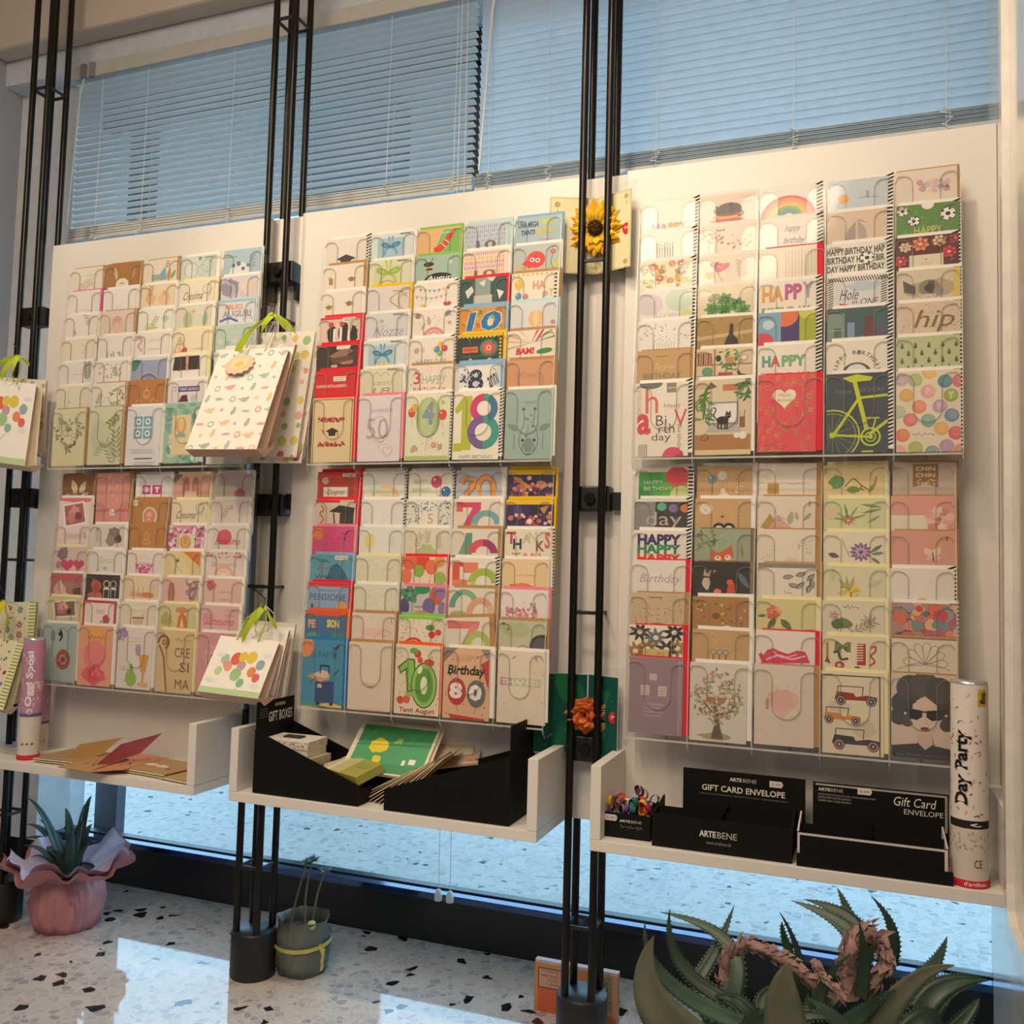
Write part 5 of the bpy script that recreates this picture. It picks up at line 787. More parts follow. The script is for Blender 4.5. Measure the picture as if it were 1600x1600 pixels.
  ('w', 'e0b898', 'peach card Happy Birthday with red and grey balloon eighty', lambda a: a.p([(0, 0), (.3, 0), (0, .3)], '8c8480').p([(.98, 0), (.98, .24), (.78, 0)], '9c8c84').p([(.8, .3), (.98, .2), (.98, .8)], 'c83c3c').d(24, .04, .04, .96, 1.3, .018, ['8c4c3c', '5c4c44', 'c85c44']).t('HAPPY', .26, .14, .72, .28, 'c8a060', 0, .1).t('Birthday', .08, .34, .88, .58, '2a2422', 2, .15).e(.3, .86, .2, .27, 'c03038').e(.72, .88, .2, .27, '6c6c70').t('8', .14, .68, .42, 1.0, 'f4eee8', 5).t('0', .56, .7, .84, 1.02, 'f0ece8', 5).l([(.3, 1.13), (.34, 1.26)], .008, '655').l([(.72, 1.15), (.68, 1.28)], .008, '655').p([(.12, 1.3), (.92, 1.36), (.86, 1.42), (.92, 1.5), (.14, 1.42), (.18, 1.36)], 'c83440')),
  ('w', 'e4d8c8', 'cream card with faint coloured THANKS tiles', lambda a: [a.r(.06 + .14 * i, .52, .18 + .14 * i, .68, k) for i, k in enumerate(('c890a0', 'a8b0a0', 'c8c4a8', 'bcc8b8', 'd0c8b4', 'c8bcb0'))] and a.t('THANKS', .08, .55, .86, .65, 'ece4d8', 1).d(14, .05, .1, .95, 1.3, .014, ['8c8474', 'b8a894']).lf(.3, .16, .1, 40, 'a8a088').lf(.8, .2, .12, 100, 'a8a088'))]])
R_('right', 0, [
 [('s', 'f0ebe4', 'white card with small multicolour HAPPY at its foot', lambda a: a.t('HAPPY', .18, .5, .86, .66, 'd88ca0', 2).t('PPY', .5, .52, .86, .66, 'b0b858', 2)),
  ('w', 'd6c4b4', 'beige card with black cat asleep on stacked cushions', lambda a: a.e(.5, .58, .32, .05, 'c03a30').e(.5, .5, .28, .05, 'e09838').e(.52, .42, .24, .07, '7c2c30').e(.54, .32, .22, .13, '241e1c').c(.34, .36, .09, '241e1c').p([(.27, .32), (.28, .22), (.35, .29)], '241e1c').p([(.36, .29), (.42, .22), (.42, .33)], '241e1c').cu([(.74, .36), (.8, .46), (.7, .5)], .04, '241e1c').d(14, .4, .22, .7, .42, .02, '3a322c', 2).s_(.76, .06, .95, .14, 'a89888', 3, .006).s_(.76, .18, .95, .24, 'a89888', 3, .006)),
  ('s', 'e2dde0', 'pale card with broad painted rainbow', lambda a: arcs(a, .5, .66, .46, ['d84a50', 'e88a60', 'e8a060', 'd8c060', '8cac68', '5ca08c', '5c98a8'], .055).w(.5, .7, .14, 'ecebe8')),
  ('s', 'c4d0dc', 'light blue card with small orange sun', lambda a: a.c(.26, .4, .1, 'e4b878').c(.26, .4, .08, 'eca850').s_(.5, .38, .85, .42, '8498ac', 4, .007).sp(.66, .42, .14, 90, '70889c', 3, .2)),
  ('k', 'e4d8cc', 'cream card with pale mauve dots in kraft envelope', lambda a: a.d(22, .36, .22, .85, .5, .05, ['d8b8bc', 'c8b8bc', 'c8a0a8', 'dcc8c4']))],
 [('s', 'f2ede6', 'white card with a row of thin drawn candles', lambda a: [a.r(.3 + .05 * i, .34 + .02 * (i % 3), .325 + .05 * i, .62, k) for i, k in enumerate(('b8b0a0', 'a8a894', 'c8b8a0', '989888', 'b8a890', 'a8b098', 'b0a898'))] and [a.e(.31 + .05 * i, .29 + .02 * (i % 3), .01, .025, 'a89878') for i in range(7)]),
  ('w', 'e4d6c4', 'cream card with two sketched trees and gold hearts', lambda a: a.l([(.15, .6), (.15, .3)], .012, 'a8947c').l([(.32, .6), (.3, .24)], .012, 'b09c84').d(40, .02, .1, .42, .4, .022, ['a8906c', 'c0a884', '8c7c64']) and [a.h(a.R.uniform(.5, .92), a.R.uniform(.12, .6), .022, ['a88c50', 'c8a868', '7c6438'][i % 3]) for i in range(20)]),
  ('s', 'ebe6e2', 'white card with vertical grey script happy birthday', lambda a: a.t('happy', .42, .16, .68, .34, '6c6868', 0, .3).t('birthday', .4, .42, .76, .6, '6c6868', 0, .3)),
  ('s', 'dcc4b0', 'peach card with grey sailing ship', lambda a: a.p([(.3, .6), (.34, .42), (.48, .22), (.48, .6)], '9c9890').p([(.52, .2), (.64, .38), (.68, .6), (.52, .6)], 'a8a49c').ln(.32, .3, .66, .58, 6, 'c4b8ac', .008).cu([(.5, .22), (.56, .2), (.64, .26)], .012, '8c8880')),
  ('s', '588c3c', 'green grass card with footballs and gold HAPPY', lambda a: soccer(soccer(soccer(a.d(80, 0, 0, 1, .7, .02, ['4c7c34', '68a048']), .1, .12, .1), .82, .24, .13), .28, .34, .1).c(.5, .02, .1, 'eee').t('HAPPY', .28, .46, .74, .62, 'b8b870', 2))],
 [('s', 'e8d8b8', 'card covered in bright red, yellow and green flowers', lambda a: [a.f(a.R.uniform(.05, .95), a.R.uniform(.08, .6), a.R.uniform(.06, .13), ['d85048', 'e8c050', 'e8d89c', 'd83c60', 'ec9470', 'b8c8bc'][i % 6], 'e8c860', 7, .7) for i in range(24)] and leaves(a, 30, 0, .05, .9, .6, .12, ['6c9438', '8cac50', '4c7c34']).r(.26, .52, .7, .7, 'ece4cc')),
  ('w', 'e2d4c0', 'cream card with bunch of pink and yellow heart balloons', lambda a: a.h(.36, .3, .1, 'c85c78').h(.46, .24, .1, 'dc6480').h(.2, .42, .1, 'd8a84c').h(.28, .2, .09, 'b84c5c').d(12, .12, .14, .52, .48, .016, ['f0d0d0', 'e8e0a0']).cu([(.36, .4), (.4, .5), (.46, .6)], .008, '765').e(.56, .62, .1, .03, '2c2420').sp(.8, .56, .4, 95, 'c4b49c', 5)),
  ('r', 'ece2d0', 'cream card with tall thin golden candles, red edge', lambda a: [a.r(.46 + .055 * i, .1 - .015 * (i % 3), .468 + .055 * i, .68, ['b8a468', 'c8b478', 'a89458'][i % 3]) for i in range(10)]),
  ('s', 'ece8e0', 'white card with rows of black HAPPY BIRTHDAY and football', lambda a: soccer(a.t('HAPPY BIRTHDAY HAP', .01, .1, .97, .24, '3a3c38', 2).t('BIRTHDAY HAPPY BIR', .01, .28, .97, .42, '3a3c38', 2).t('DAY HAPPY BIRTHDAY', .01, .46, .97, .6, '3a3c38', 2), .68, .34, .12)),
  ('s', '58202c', 'dark burgundy card with flowers and cream name plate', lambda a: [a.f(x, y, r, k, 'e8b890', 7, .7) for x, y, r, k in ((.16, .2, .11, 'e8d0b0'), (.4, .16, .15, 'e88c60'), (.7, .12, .12, 'e8c8a0'), (.85, .36, .13, 'd83c50'), (.08, .48, .12, 'dc4458'), (.95, .1, .1, 'b83c4c'))] and leaves(a, 10, .1, .1, .9, .6, .1, ['6c7040', '8c4038']).r(.22, .38, .76, .7, 'e4d8c0').c(.49, .48, .02, 'b89c70').ln(.4, .52, .58, .6, 2, 'c0a880', .008))],
 [('s', 'e8e4e4', 'white card with large pale lilac and mint discs', lambda a: a.c(.2, .3, .24, 'd8d0dc').c(.75, .22, .26, 'c8dcc8').c(.9, .6, .14, 'd8dc90').t('HAPPY', .32, .52, .8, .64, 'c0c4b4', 0)),
  ('w', 'e0d4b8', 'cream card with glossy green monstera plant', lambda a: [a.f(x, y, .17, k, '2c6c34', 7, .62) for x, y, k in ((.5, .32, '4c8c3c'), (.28, .5, '5c9c48'), (.72, .44, '3c8438'), (.5, .52, '4c9440'), (.82, .56, '68a450'))] and a.e(.3, .26, .12, .08, '8c9c70', -30).l([(.2, .5), (.24, .3)], .012, '6c7c4c').d(8, .35, .6, .7, .66, .02, '3c3434')),
  ('s', 'ece6dc', 'white card with big pastel block letters HAPPY', lambda a: a.t('HA', .06, .1, .44, .44, 'd8a060', 6).t('PP', .46, .08, .76, .42, 'b85c94', 6).t('Y', .76, .06, .96, .4, 'a8a4b4', 6).t('H', .06, .1, .24, .44, 'e0a440', 6).t('BIRTHDAY', .06, .56, .9, .8, '8c9c58', 4)),
  ('s', 'ece8e4', 'striped frame card with sky and Hole in one script', lambda a: [a.p([(x * .045, .04), (x * .045 + .02, .04), (x * .045 + .06, .14), (x * .045 + .04, .14)], '3c3a3c') for x in range(22)] and [a.l([(.0, y * .05 + .1), (.1, y * .05 + .06)], .02, '3c3a3c') for y in range(13)] and [a.l([(.88, y * .05 + .1), (.98, y * .05 + .06)], .02, '3c3a3c') for y in range(13)] and a.r(.12, .16, .86, .7, 'd8dce0').w(.6, .24, .3, 'b8ccd8', .1).t('Hole', .2, .3, .5, .52, '4c4848', 0, .2).t('in ONE', .4, .5, .82, .64, '4c4848', 0, .2).p([(.2, .58), (.38, .62), (.2, .68)], 'c83c3c')),
  ('s', 'd8ccb4', 'grey photo card of an old folding camera, yellow edge', lambda a: a.w(.5, .4, .46, 'b8a890', .2).p([(.1, .2), (.3, .34), (.3, .5), (.12, .44)], '5c544c').c(.52, .38, .17, '8c8478').r(.5, .24, .6, .5, '5c5650').c(.52, .38, .08, '4c4640').c(.66, .46, .08, '968c80').r(.36, .5, .62, .64, 'c4bcac').o(.5, .58, .06, .014, 'ece4d4').s_(.7, .14, .92, .24, 'f0e8d8', 4, .01).r(.9, 0, 1, .7, 'dcc860'))],
 [('s', 'eeebea', 'white card with scattered grey stars and candles', lambda a: a.d(60, .03, .05, .97, .45, .014, ['9c98a8', '78747c', 'b8b4c0'])and [a.r(.3 + .055 * i, .46 + .03 * (i % 2), .31 + .055 * i, .64, 'b8b0a8') for i in range(8)]),
  ('w', 'a8884c', 'golden brown card with black cat seen from behind', lambda a: a.d(90, .02, .04, .98, .66, .016, ['c0a060', '8c6c38', 'b89858']).p([(.0, .42), (1, .3), (1, .38), (0, .5)], 'c8b080').p([(.48, .66), (.54, .46), (.58, .38), (.6, .16), (.66, .16), (.66, .4), (.74, .5), (.76, .66)], '241c18')),
  ('s', '8cb4d0', 'card of bright blue, orange, violet and lime blocks', lambda a: a.r(.4, 0, .72, .7, '3c2c74').r(.72, 0, 1, .7, 'a8b420').c(.46, .08, .24, 'e0703c').r(0, 0, .4, .7, '78acd0').c(.18, .26, .1, 'c8d8e4').c(.08, .62, .2, 'd83c50').c(.86, .02, .16, 'c8d048')),
  ('s', '3c5c64', 'dark teal card with coloured bottles and tall shapes', lambda a: a.r(0, .1, .3, .7, '7c948c').r(.34, .3, .46, .62, '8494b8').r(.12, .4, .24, .7, '4c6c60').p([(.6, .7), (.64, .2), (.76, .2), (.84, .7)], '6c3440').e(.56, .66, .1, .08, '8c6c78').r(.86, .4, .98, .7, '5c4c74').ln(0, .4, .3, .5, 1, 'b8c0b8', .01)),
  ('s', 'dcc8b0', 'speckled peach card with brown script hip', lambda a: a.d(110, .02, .05, .98, .66, .01, ['b8947c', '9c8470', 'ece0d0']).t('hip', .24, .16, .84, .62, '84684c', 0, .3))],
 [('k', 'c4a06c', 'kraft card with silver BIRTHDAY lettering', lambda a: a.ln(.34, .12, .58, .16, 1, '7c6040', .014).t('To your', .3, .3, .72, .46, 'd8c8a8', 0, .3).t('BIRTHDAY', .12, .5, .84, .64, '94866c', 2)),
  ('w', 'd8c8ac', 'card with painted shelves of books, plants and cat', lambda a: a.r(0, .34, 1, .37, '9c6c48').r(.32, .02, .35, .7, '9c6c48').r(0, .58, 1, .6, 'a87850') and [a.r(.02 + .045 * i, .1, .055 + .045 * i, .34, ['8c3c34', 'a85c50', '6c2c2c', 'b87060'][i % 4]) for i in range(6)] and leaves(a, 40, .48, .06, .78, .5, .11, ['4c8438', '6ca048', '3c6c30']).r(.54, .2, .68, .34, 'b88860').e(.4, .22, .05, .07, '241c18').c(.86, .22, .06, 'e8dcc8').o(.86, .22, .06, .01, '765').c(.2, .5, .1, '5c9c7c').cu([(.75, .5), (.8, .58), (.9, .6)], .05, '241c18').r(.4, .52, .66, .58, 'a84c44')),
  ('s', 'ebe7de', 'white card with teal and red printed HAPPY', lambda a: a.t('HA', .08, .22, .4, .46, '5ca0a0', 4).t('A', .22, .22, .4, .46, 'c86c60', 4).t('PPY', .42, .22, .84, .46, '78ac88', 4).t('BIRTHDAY', .06, .58, .9, .8, 'b89c60', 4)),
  ('s', 'ebe4d8', 'white card with arched HAPPY BIRTHDAY around a disc', lambda a: [a.t(ch, .5 + .36 * cos(radians(170 - 12.4 * i)) - .03, .66 - .42 * sin(radians(170 - 12.4 * i)) - .04, .5 + .36 * cos(radians(170 - 12.4 * i)) + .03, .66 - .42 * sin(radians(170 - 12.4 * i)) + .04, '706c68', 1, 0, -80 + 12.4 * i) for i, ch in enumerate('HAPPY BIRTHDAY') if ch != ' '] and a.o(.5, .7, .22, .06, '504c4c', 20, 160).c(.5, .66, .18, 'd8e0e0')),
  ('s', 'c0c89c', 'sage green card with rows of dark pears', lambda a: [a.e(.1 + .21 * i + .1 * (j % 2), .2 + .15 * j, .028, .038, '5c6428').e(.1 + .21 * i + .1 * (j % 2), .15 + .15 * j, .014, .03, '5c6428') for i in range(5) for j in range(4)])],
 [('s', 'ebe4da', 'white card with coral letters spelling happy birthday', lambda a: a.e(.3, .02, .22, .1, '6c7078').r(.6, .02, .78, .2, '8c847c').ln(.62, .02, .76, .2, 1, 'ccc', .02).t('h', .2, .1, .44, .58, 'dc6c64', 0).t('a', .04, .58, .3, .98, 'd84c58', 2).t('happy', .55, .4, .86, .5, '988c8c').t('Bi', .4, .62, .6, .82, '685c58', 0).t('rth', .45, .78, .75, .96, '685c58', 0).t('day', .32, .96, .68, 1.14, '685c58', 0).t('V', .74, .52, .98, .84, 'd84868', 0).t('Birthday', .56, 1.02, 1.1, 1.12, '9c9490', 0, 0, 90).t('BIRTHDAY', -.2, .28, .36, .36, 'c0b8b0', 0, 0, -90).c(.72, 1.42, .2, 'e04878').p([(.72, 1.42), (.9, 1.3), (.92, 1.42)], 'c8285c') and [a.r(.08 + .035 * i, 1.16, .095 + .035 * i, 1.4, '8c8478') for i in range(5)]),
  ('w', 'd8cbb0', 'card with black cat standing before an open laptop', lambda a: cat(a.r(0, 1.02, 1, 1.3, 'b07c50').r(0, 1.3, 1, 1.45, 'dccc9c').r(.24, .42, .78, .84, '8c8c90').r(.27, .45, .75, .8, 'e4e4e4').p([(.2, .98), (.84, .98), (.76, .84), (.26, .84)], 'b8b4b0').c(.86, 1.04, .07, 'ece8e0').c(.75, 1.04, .05, 'ece8e0').r(.8, .7, .9, .9, '8c5c40').l([(.82, .7), (.8, .6)], .014, 'c84').l([(.88, .7), (.9, .58)], .014, '654').cu([(.1, 1.1), (.2, 1.0), (.24, 1.1), (.1, 1.12)], .012, '3a3028').r(.5, .1, .8, .22, 'b87860').r(.04, .04, .18, .18, 'c8b890').p([(.2, .2), (.28, .04), (.4, .14)], '6c5448'), .5, .76, .22) and leaves(a, 30, .0, .3, .2, .8, .24, ['4c7c3c', '6c9450'], .2) and leaves(a, 30, .78, .04, .96, .36, .13, ['5c8c44', '3c6c38'])),
  ('r', 'e4505c', 'red and gold leopard print card with white heart', lambda a: [a.o(a.R.uniform(.02, .98), a.R.uniform(.02, 1.42), .032, .016, ['c08c48', 'e03c6c', 'd89c50'][i % 3], 20, 300, None, 8) for i in range(150)] and a.h(.46, .42, .2, 'ece4cc').t('Happy', .36, .34, .56, .41, '9c7c60', 0, .1).t('Birthday', .34, .44, .6, .51, '9c7c60', 0, .1)),
  ('s', '3c4850', 'slate card with big lime green bicycle', lambda a: a.o(.1, 1.08, .44, .025, 'c4d430').o(.1, 1.08, .38, .01, 'a8b838') and [a.l([(.1, 1.08), (.1 + .4 * cos(t), 1.08 - .4 * sin(t))], .006, '98a84c') for t in [2 * pi * i / 16 for i in range(16)]] and a.l([(.46, .14), (.66, 1.0)], .07, 'c4d430').l([(.5, .44), (1.0, .4)], .045, 'c4d430').l([(.52, .46), (.12, 1.08)], .045, 'c4d430').l([(.12, 1.08), (.7, 1.12)], .04, 'c4d430').l([(.7, 1.08), (1.0, .84)], .05, 'c4d430').p([(.26, .08), (.5, .02), (.76, .08), (.72, .14), (.4, .16)], 'c4d430').o(.72, 1.12, .15, .03, 'c4d430').o(.72, 1.12, .08, .02, 'c4d430').c(.72, 1.12, .04, 'c4d430').l([(.72, 1.12), (.8, .82)], .025, 'c4d430').r(.66, .78, .86, .81, 'c4d430').c(.1, 1.08, .05, 'c4d430').t('Happy', .14, .28, .42, .36, '687478', 1).t('BIRTHDAY', .54, .26, .94, .34, '687478', 1).r(.58, 1.36, .76, 1.4, 'c4d430')),
  ('s', 'e8dcc8', 'cream card with watercolour dots in many colours', lambda a: [a.c(x, y, .115, k).c(x + .02, y - .02, .08, k2) for x, y, k, k2 in ((.08, .14, 'c8b0b8', 'd0b8c0'), (.3, .16, 'b0c088', 'b8c890'), (.52, .04, 'e8c078', 'ecc888'), (.76, .2, '5c94a0', '6ca0a8'), (.98, .2, 'dc7880', 'e08890'), (.16, .42, 'e0b060', 'e8b870'), (.5, .36, 'e8a8a0', 'ecb8b0'), (.85, .44, 'a0b050', 'acbc60'), (.36, .62, 'e49078', 'e8a088'), (.68, .62, 'c0a0b8', 'c8acc0'), (.04, .7, 'b8c498', 'c0ccA0'), (.22, .84, 'e07878', 'e48c8c'), (.5, .86, '8cb09c', '98bca8'), (.86, .78, '7c94ac', '8ca0b8'), (.1, 1.1, 'e48454', 'e89464'), (.7, 1.0, 'e4b464', 'e8bc74'), (.92, 1.08, 'e06868', 'e47c7c'), (.3, 1.32, 'acb860', 'b8c070'), (.56, 1.4, '7ca4a0', '88b0a8'), (.78, 1.3, 'b894b4', 'c0a0bc'), (1.0, 1.38, 'e49074', 'e8a084'), (.04, 1.38, 'e8a890', 'ecb09c'))] and a.t('Y', .8, .38, .9, .5, 'e0e4b0', 3).t('P', .64, .56, .72, .68, 'd8c4d4', 3).t('P', .46, .3, .54, .42, 'f0ccc4', 3).s_(.24, 1.04, .6, 1.14, 'd0b890', 4, .01))]])
R_('right', 1, [
 [('s', 'e8e4d8', 'green card HAPPY BIRTHDAY with red corner disc', lambda a: a.r(.06, .1, .98, .7, '5cac50').r(.06, .1, .5, .7, '48a458').p([(.06, .7), (.06, .4), (.5, .7)], '2c8c4c').c(.8, .2, .22, 'dc4c60').c(.86, .6, .2, 'c8d890').t('HAPPY', .16, .28, .52, .36, 'd4e8c0', 0).t('BIRTHDAY', .16, .42, .7, .5, 'd4e8c0', 0)),
  ('w', 'cda878', 'kraft card with blue and white balloons', lambda a: a.b(.28, .28, .1, '7c98a8').b(.46, .2, .1, 'dcd8cc').c(.48, .52, .05, 'e8e4dc').d(20, .05, .06, .95, .64, .014, ['a07c50', 'b89060']).sp(.7, .6, .2, 60, 'ece0d0', 3).w(.5, .62, .1, 'e4dcd0', .05)),
  ('k', 'eae2d4', 'white card with small golden square and pale line', lambda a: a.r(.16, .42, .36, .64, 'c49c50').r(0, .4, .9, .41, 'c8bca4').s_(.5, .4, .8, .46, 'c8c4b8', 4, .008).r(.0, .44, .14, .64, 'f4ecd8')),
  ('c', 'e4cf9c', 'golden cream card with round green leaf and tendrils', lambda a: a.w(.22, .34, .14, '6c9c4c').w(.5, .5, .12, '7c9c54', .08).cu([(.36, .44), (.5, .28), (.62, .4), (.8, .52), (.88, .24)], .02, '6c7840').lf(.74, .58, .28, 60, '9c9850', .25).lf(.3, .4, .1, 240, '5c8c40').sp(.4, .56, .25, 20, '88984c', 3)),
  ('k', 'c8b4a4', 'taupe card with brown CHIN CHIN banner', lambda a: a.p([(.32, .04), (.72, .04), (.72, .5), (.52, .42), (.32, .5)], '98703c').t('CHIN', .37, .09, .67, .17, 'ecdcc0', 1).t('CHIN', .37, .22, .67, .3, 'ecdcc0', 1).d(30, .34, .34, .7, .44, .012, 'dcc8a0'))],
 [('s', '3c3a3c', 'black card with three coloured circles and day', lambda a: a.r(0, 0, 1, .06, 'e4dfd4').r(.0, .06, .4, .7, '8c8a8c').c(.52, .17, .09, '54b48c').c(.74, .2, .09, '8470a8').c(.96, .2, .09, 'dc7c50').t('BIRTH', .1, .16, .34, .24, 'a8a4a4', 0).t('day', .22, .28, .9, .66, 'b8b4b4', 0)),
  ('w', 'cba676', 'kraft card with white moon and two penguins', lambda a: a.c(.2, .22, .12, 'e8e0d4').h(.5, .38, .03, '6c4c34').c(.44, .62, .11, '2c2c30').c(.62, .62, .11, '2c2c30').c(.44, .64, .07, 'e8e0d4').c(.62, .64, .07, 'e8e0d4').d(16, .05, .06, .95, .5, .012, ['e8d8b8', 'a88458'])),
  ('k', 'e4d8c8', 'white card with muted leaves and blush triangles', lambda a: a.p([(.05, .66), (.22, .36), (.4, .66)], 'b89850').p([(.2, .66), (.36, .4), (.6, .66)], 'd8a8a0').lf(.55, .6, .3, 80, 'a8b098', .4).lf(.8, .5, .2, 50, '9ca490', .4).lf(.7, .5, .18, 100, 'b8a8a0', .4).d(12, .3, .3, .5, .5, .012, '8c7c70').l([(.9, .1), (.9, .22)], .014, '6c5c50')),
  ('c', 'd4d8a8', 'pale green card with slender leaves and red bloom', lambda a: a.f(.4, .44, .12, 'c8685c', 'e8d8b0', 9, .3) and [a.lf(.4, .44, .34, t, k, .12) for t, k in ((20, '7c9c60'), (60, '8cac6c'), (100, '6c8c54'), (140, '9cb478'), (170, '88a868'))] and a.lf(.6, .12, .36, -10, '7c9c60', .15).lf(.62, .3, .34, 15, '7c9860', .15).lf(.7, .5, .28, 35, '8ca868', .15).w(.1, .3, .14, 'e0c8a8')),
  ('k', 'dfa090', 'pink card with large painted peony', lambda a: peony(a.r(0, .38, .6, .7, 'e4dcc4'), .76, .46, .24, ['e4a8a0', 'ecc0b4', 'd48c84', 'f0d0c4']).c(.76, .46, .04, 'c87068'))],
 [('s', 'ebe4da', 'white card with HAPPY three times, navy, green and red', lambda a: a.t('HAPPY', .08, .08, .9, .32, '34346c', 7).t('HAPPY', .08, .3, .9, .5, '2c8c64', 7).t('HAPPY', .08, .5, .9, .7, 'dc4440', 7)),
  ('G', '9caa94', 'sage card with fox face peeking from below', lambda a: leaves(a, 26, .02, .06, .4, .4, .12, ['5c6c4c', '7c8460', '8c8458']).d(40, .4, .08, .95, .4, .01, ['c8d0c0', '8ca0a8']).p([(.3, .66), (.3, .42), (.42, .5), (.54, .44), (.66, .34), (.7, .56), (.6, .72)], 'cc6434').c(.42, .62, .06, 'e8dcc8').c(.6, .6, .06, 'e8dcc8').c(.42, .6, .016, '222').c(.59, .58, .016, '222').lf(.86, .6, .3, 95, '8c8c50', .2)),
  ('k', 'e6dccc', 'cream card with faint grey floral dots', lambda a: a.d(24, .7, .2, .95, .5, .014, ['b8b0a0', 'c8c0b0']).d(10, .1, .4, .3, .6, .012, 'c0b8a8').w(.6, .62, .12, 'e4c8b8', .05)),
  ('c', 'e6dec8', 'cream card with violet passion flower', lambda a: a.f(.62, .4, .2, '8c6c9c', 'b88ca8', 12, .4).f(.62, .4, .13, 'c8a8c4', '6c4c6c', 10, .35) and a.lf(.78, .4, .24, 40, '6c7c4c', .3).lf(.78, .44, .22, 10, '7c8c58', .3).lf(.78, .5, .2, -40, '6c8450', .3).lf(.08, .44, .2, -20, '6c5464', .5).cu([(.3, .12), (.36, .3), (.44, .5)], .014, '9c9878')),
  ('k', 'dba08c', 'dusty pink card with pale butterfly', lambda a: a.lf(.64, .5, .22, 130, 'e8ccb8', .6).lf(.64, .5, .22, 60, 'ecd4c0', .6).lf(.64, .5, .14, 210, 'e0bca8', .6).lf(.64, .5, .14, -20, 'e0bca8', .6).l([(.63, .42), (.65, .6)], .02, '6c5c50').r(.84, .1, .86, .2, '7c5c50'))],
 [('r', 'e6e2de', 'white card with thin grey script Birthday, red edge', lambda a: a.t('Birthday', .12, .3, .88, .54, 'b4a8b0', 0, .3)),
  ('G', '302c2a', 'black card with two parrots, pineapple and flower', lambda a: a.w(.24, .46, .08, 'c8c0b4', .14).p([(.18, .3), (.2, .14), (.25, .26), (.32, .16), (.3, .32)], 'b8a890').p([(.6, .66), (.64, .4), (.74, .44), (.76, .66)], 'c84c3c').c(.66, .42, .06, 'd85c48').lf(.8, .2, .4, -60, '5c6c84', .3).w(.44, .62, .07, 'dc7c54', .06).f(.38, .2, .05, '5c5c64')),
  ('k', 'ded6c8', 'cream card with outlined grey leaves, grey border', lambda a: a.r(0, 0, 1, .12, '8c8478').r(.06, .1, 1, .7, 'e4dcd0') and [a.lf(x, y, .2, t, '4c4a48', .5).lf(x + .01, y, .18, t, 'a49c94', .42) for x, y, t in ((.42, .3, 10), (.52, .42, -20), (.64, .26, 20), (.66, .52, 45), (.84, .36, 50), (.84, .6, 70), (.94, .5, 100))] and a.s_(.44, .54, .6, .66, 'dcb8a0', 2), dict(dx=.004)),
  ('c', 'dcd8b4', 'pale green card with speckled yellow orchid', lambda a: [a.lf(.42, .48, .2, t, k, .5) for t, k in ((0, 'dcc054'), (60, 'e4cc60'), (120, 'd8b848'), (200, 'e0c858'), (300, 'e4cc68'))] and [a.lf(.42, .5, .32, t, 'a8a864', .15) for t in (100, 125, 75)] and a.d(14, .3, .4, .56, .6, .014, ['8c5c30', 'a87440']).lf(.7, .4, .3, 30, 'c8cc9c', .3).lf(.12, .3, .3, 80, 'ccd0a4', .3)),
  ('s', 'e9e2d8', 'white card with red half disc at its foot', lambda a: a.c(.5, .78, .2, 'd03828').c(.5, .78, .16, 'dc4434'), dict(dx=-.003))],
 [('k', 'cdb694', 'beige card sprinkled with gold specks', lambda a: a.d(90, .02, .06, .98, .64, .012, ['a88850', '8c7448', 'b89c68']).ln(.34, .08, .6, .12, 1, '7c6040', .016).e(.5, .66, .12, .03, '8c7c84')),
  ('w', 'ad804e', 'brown card with darker stars and white patch', lambda a: [a.f(a.R.uniform(.06, .94), a.R.uniform(.1, .6), .03, ['8c6034', 'dcc8a0', '9c7040'][i % 3], '8c6034', 5, .8) for i in range(26)] and a.e(.62, .66, .1, .07, 'e4dccc').w(.42, .4, .07, '7c5430')),
  ('c', 'd6cf98', 'olive cream card with orange rose and dark leaves', lambda a: peony(a.lf(.34, .38, .28, 240, '5c7444', .4).lf(.42, .4, .3, -50, '64784c', .45).lf(.18, .34, .16, 190, '5c7444', .4), .3, .28, .14, ['d87c54', 'e89c70', 'c86844']).w(.9, .66, .16, 'b86a48', .08)),
  ('c', 'dcd6bc', 'cream botanical card with green cluster and grey flowers', lambda a: a.s_(.34, .08, .6, .17, '8c8468', 4, .008).w(.32, .46, .18, '6c8850', .12).w(.24, .48, .1, '54743c').f(.76, .4, .16, 'b8b0a8', '9c9080', 8, .3).f(.2, .3, .1, 'c8a8a0').l([(.2, .3), (.5, .62)], .014, '746c48').sp(.5, .6, .4, 30, '9c9878', 5, .2)),
  ('s', 'b88c7c', 'card covered in painterly orange, teal and violet blots', lambda a: [a.w(a.R.uniform(.02, .98), a.R.uniform(.04, .66), a.R.uniform(.06, .14), a.R.choice(['d8704c', 'e89468', '7c8c8c', '6c4c78', 'c85050', 'a898a8', 'e0b490', '5c7c8c', 'b86478'])) for i in range(50)])],
 [('r', 'ece4d4', 'card with bold grey, black and gold leaf pattern, red edge', lambda a: [a.f(x, y, .22, k, 'e8e0d0', 8, .35) for x, y, k in ((.2, .15, '3c3c40'), (.5, .26, '6c747c'), (.84, .14, '2c2c30'), (.12, .56, 'a87c48'), (.9, .46, 'a88048'), (.7, .5, '3c3c40'), (.35, .5, '8c6c40'))] and a.r(.26, .5, .74, .7, 'd8bc84').r(.28, .52, .72, .7, 'd0b478').t('PY', .54, .56, .68, .64, '8c744c', 0)),
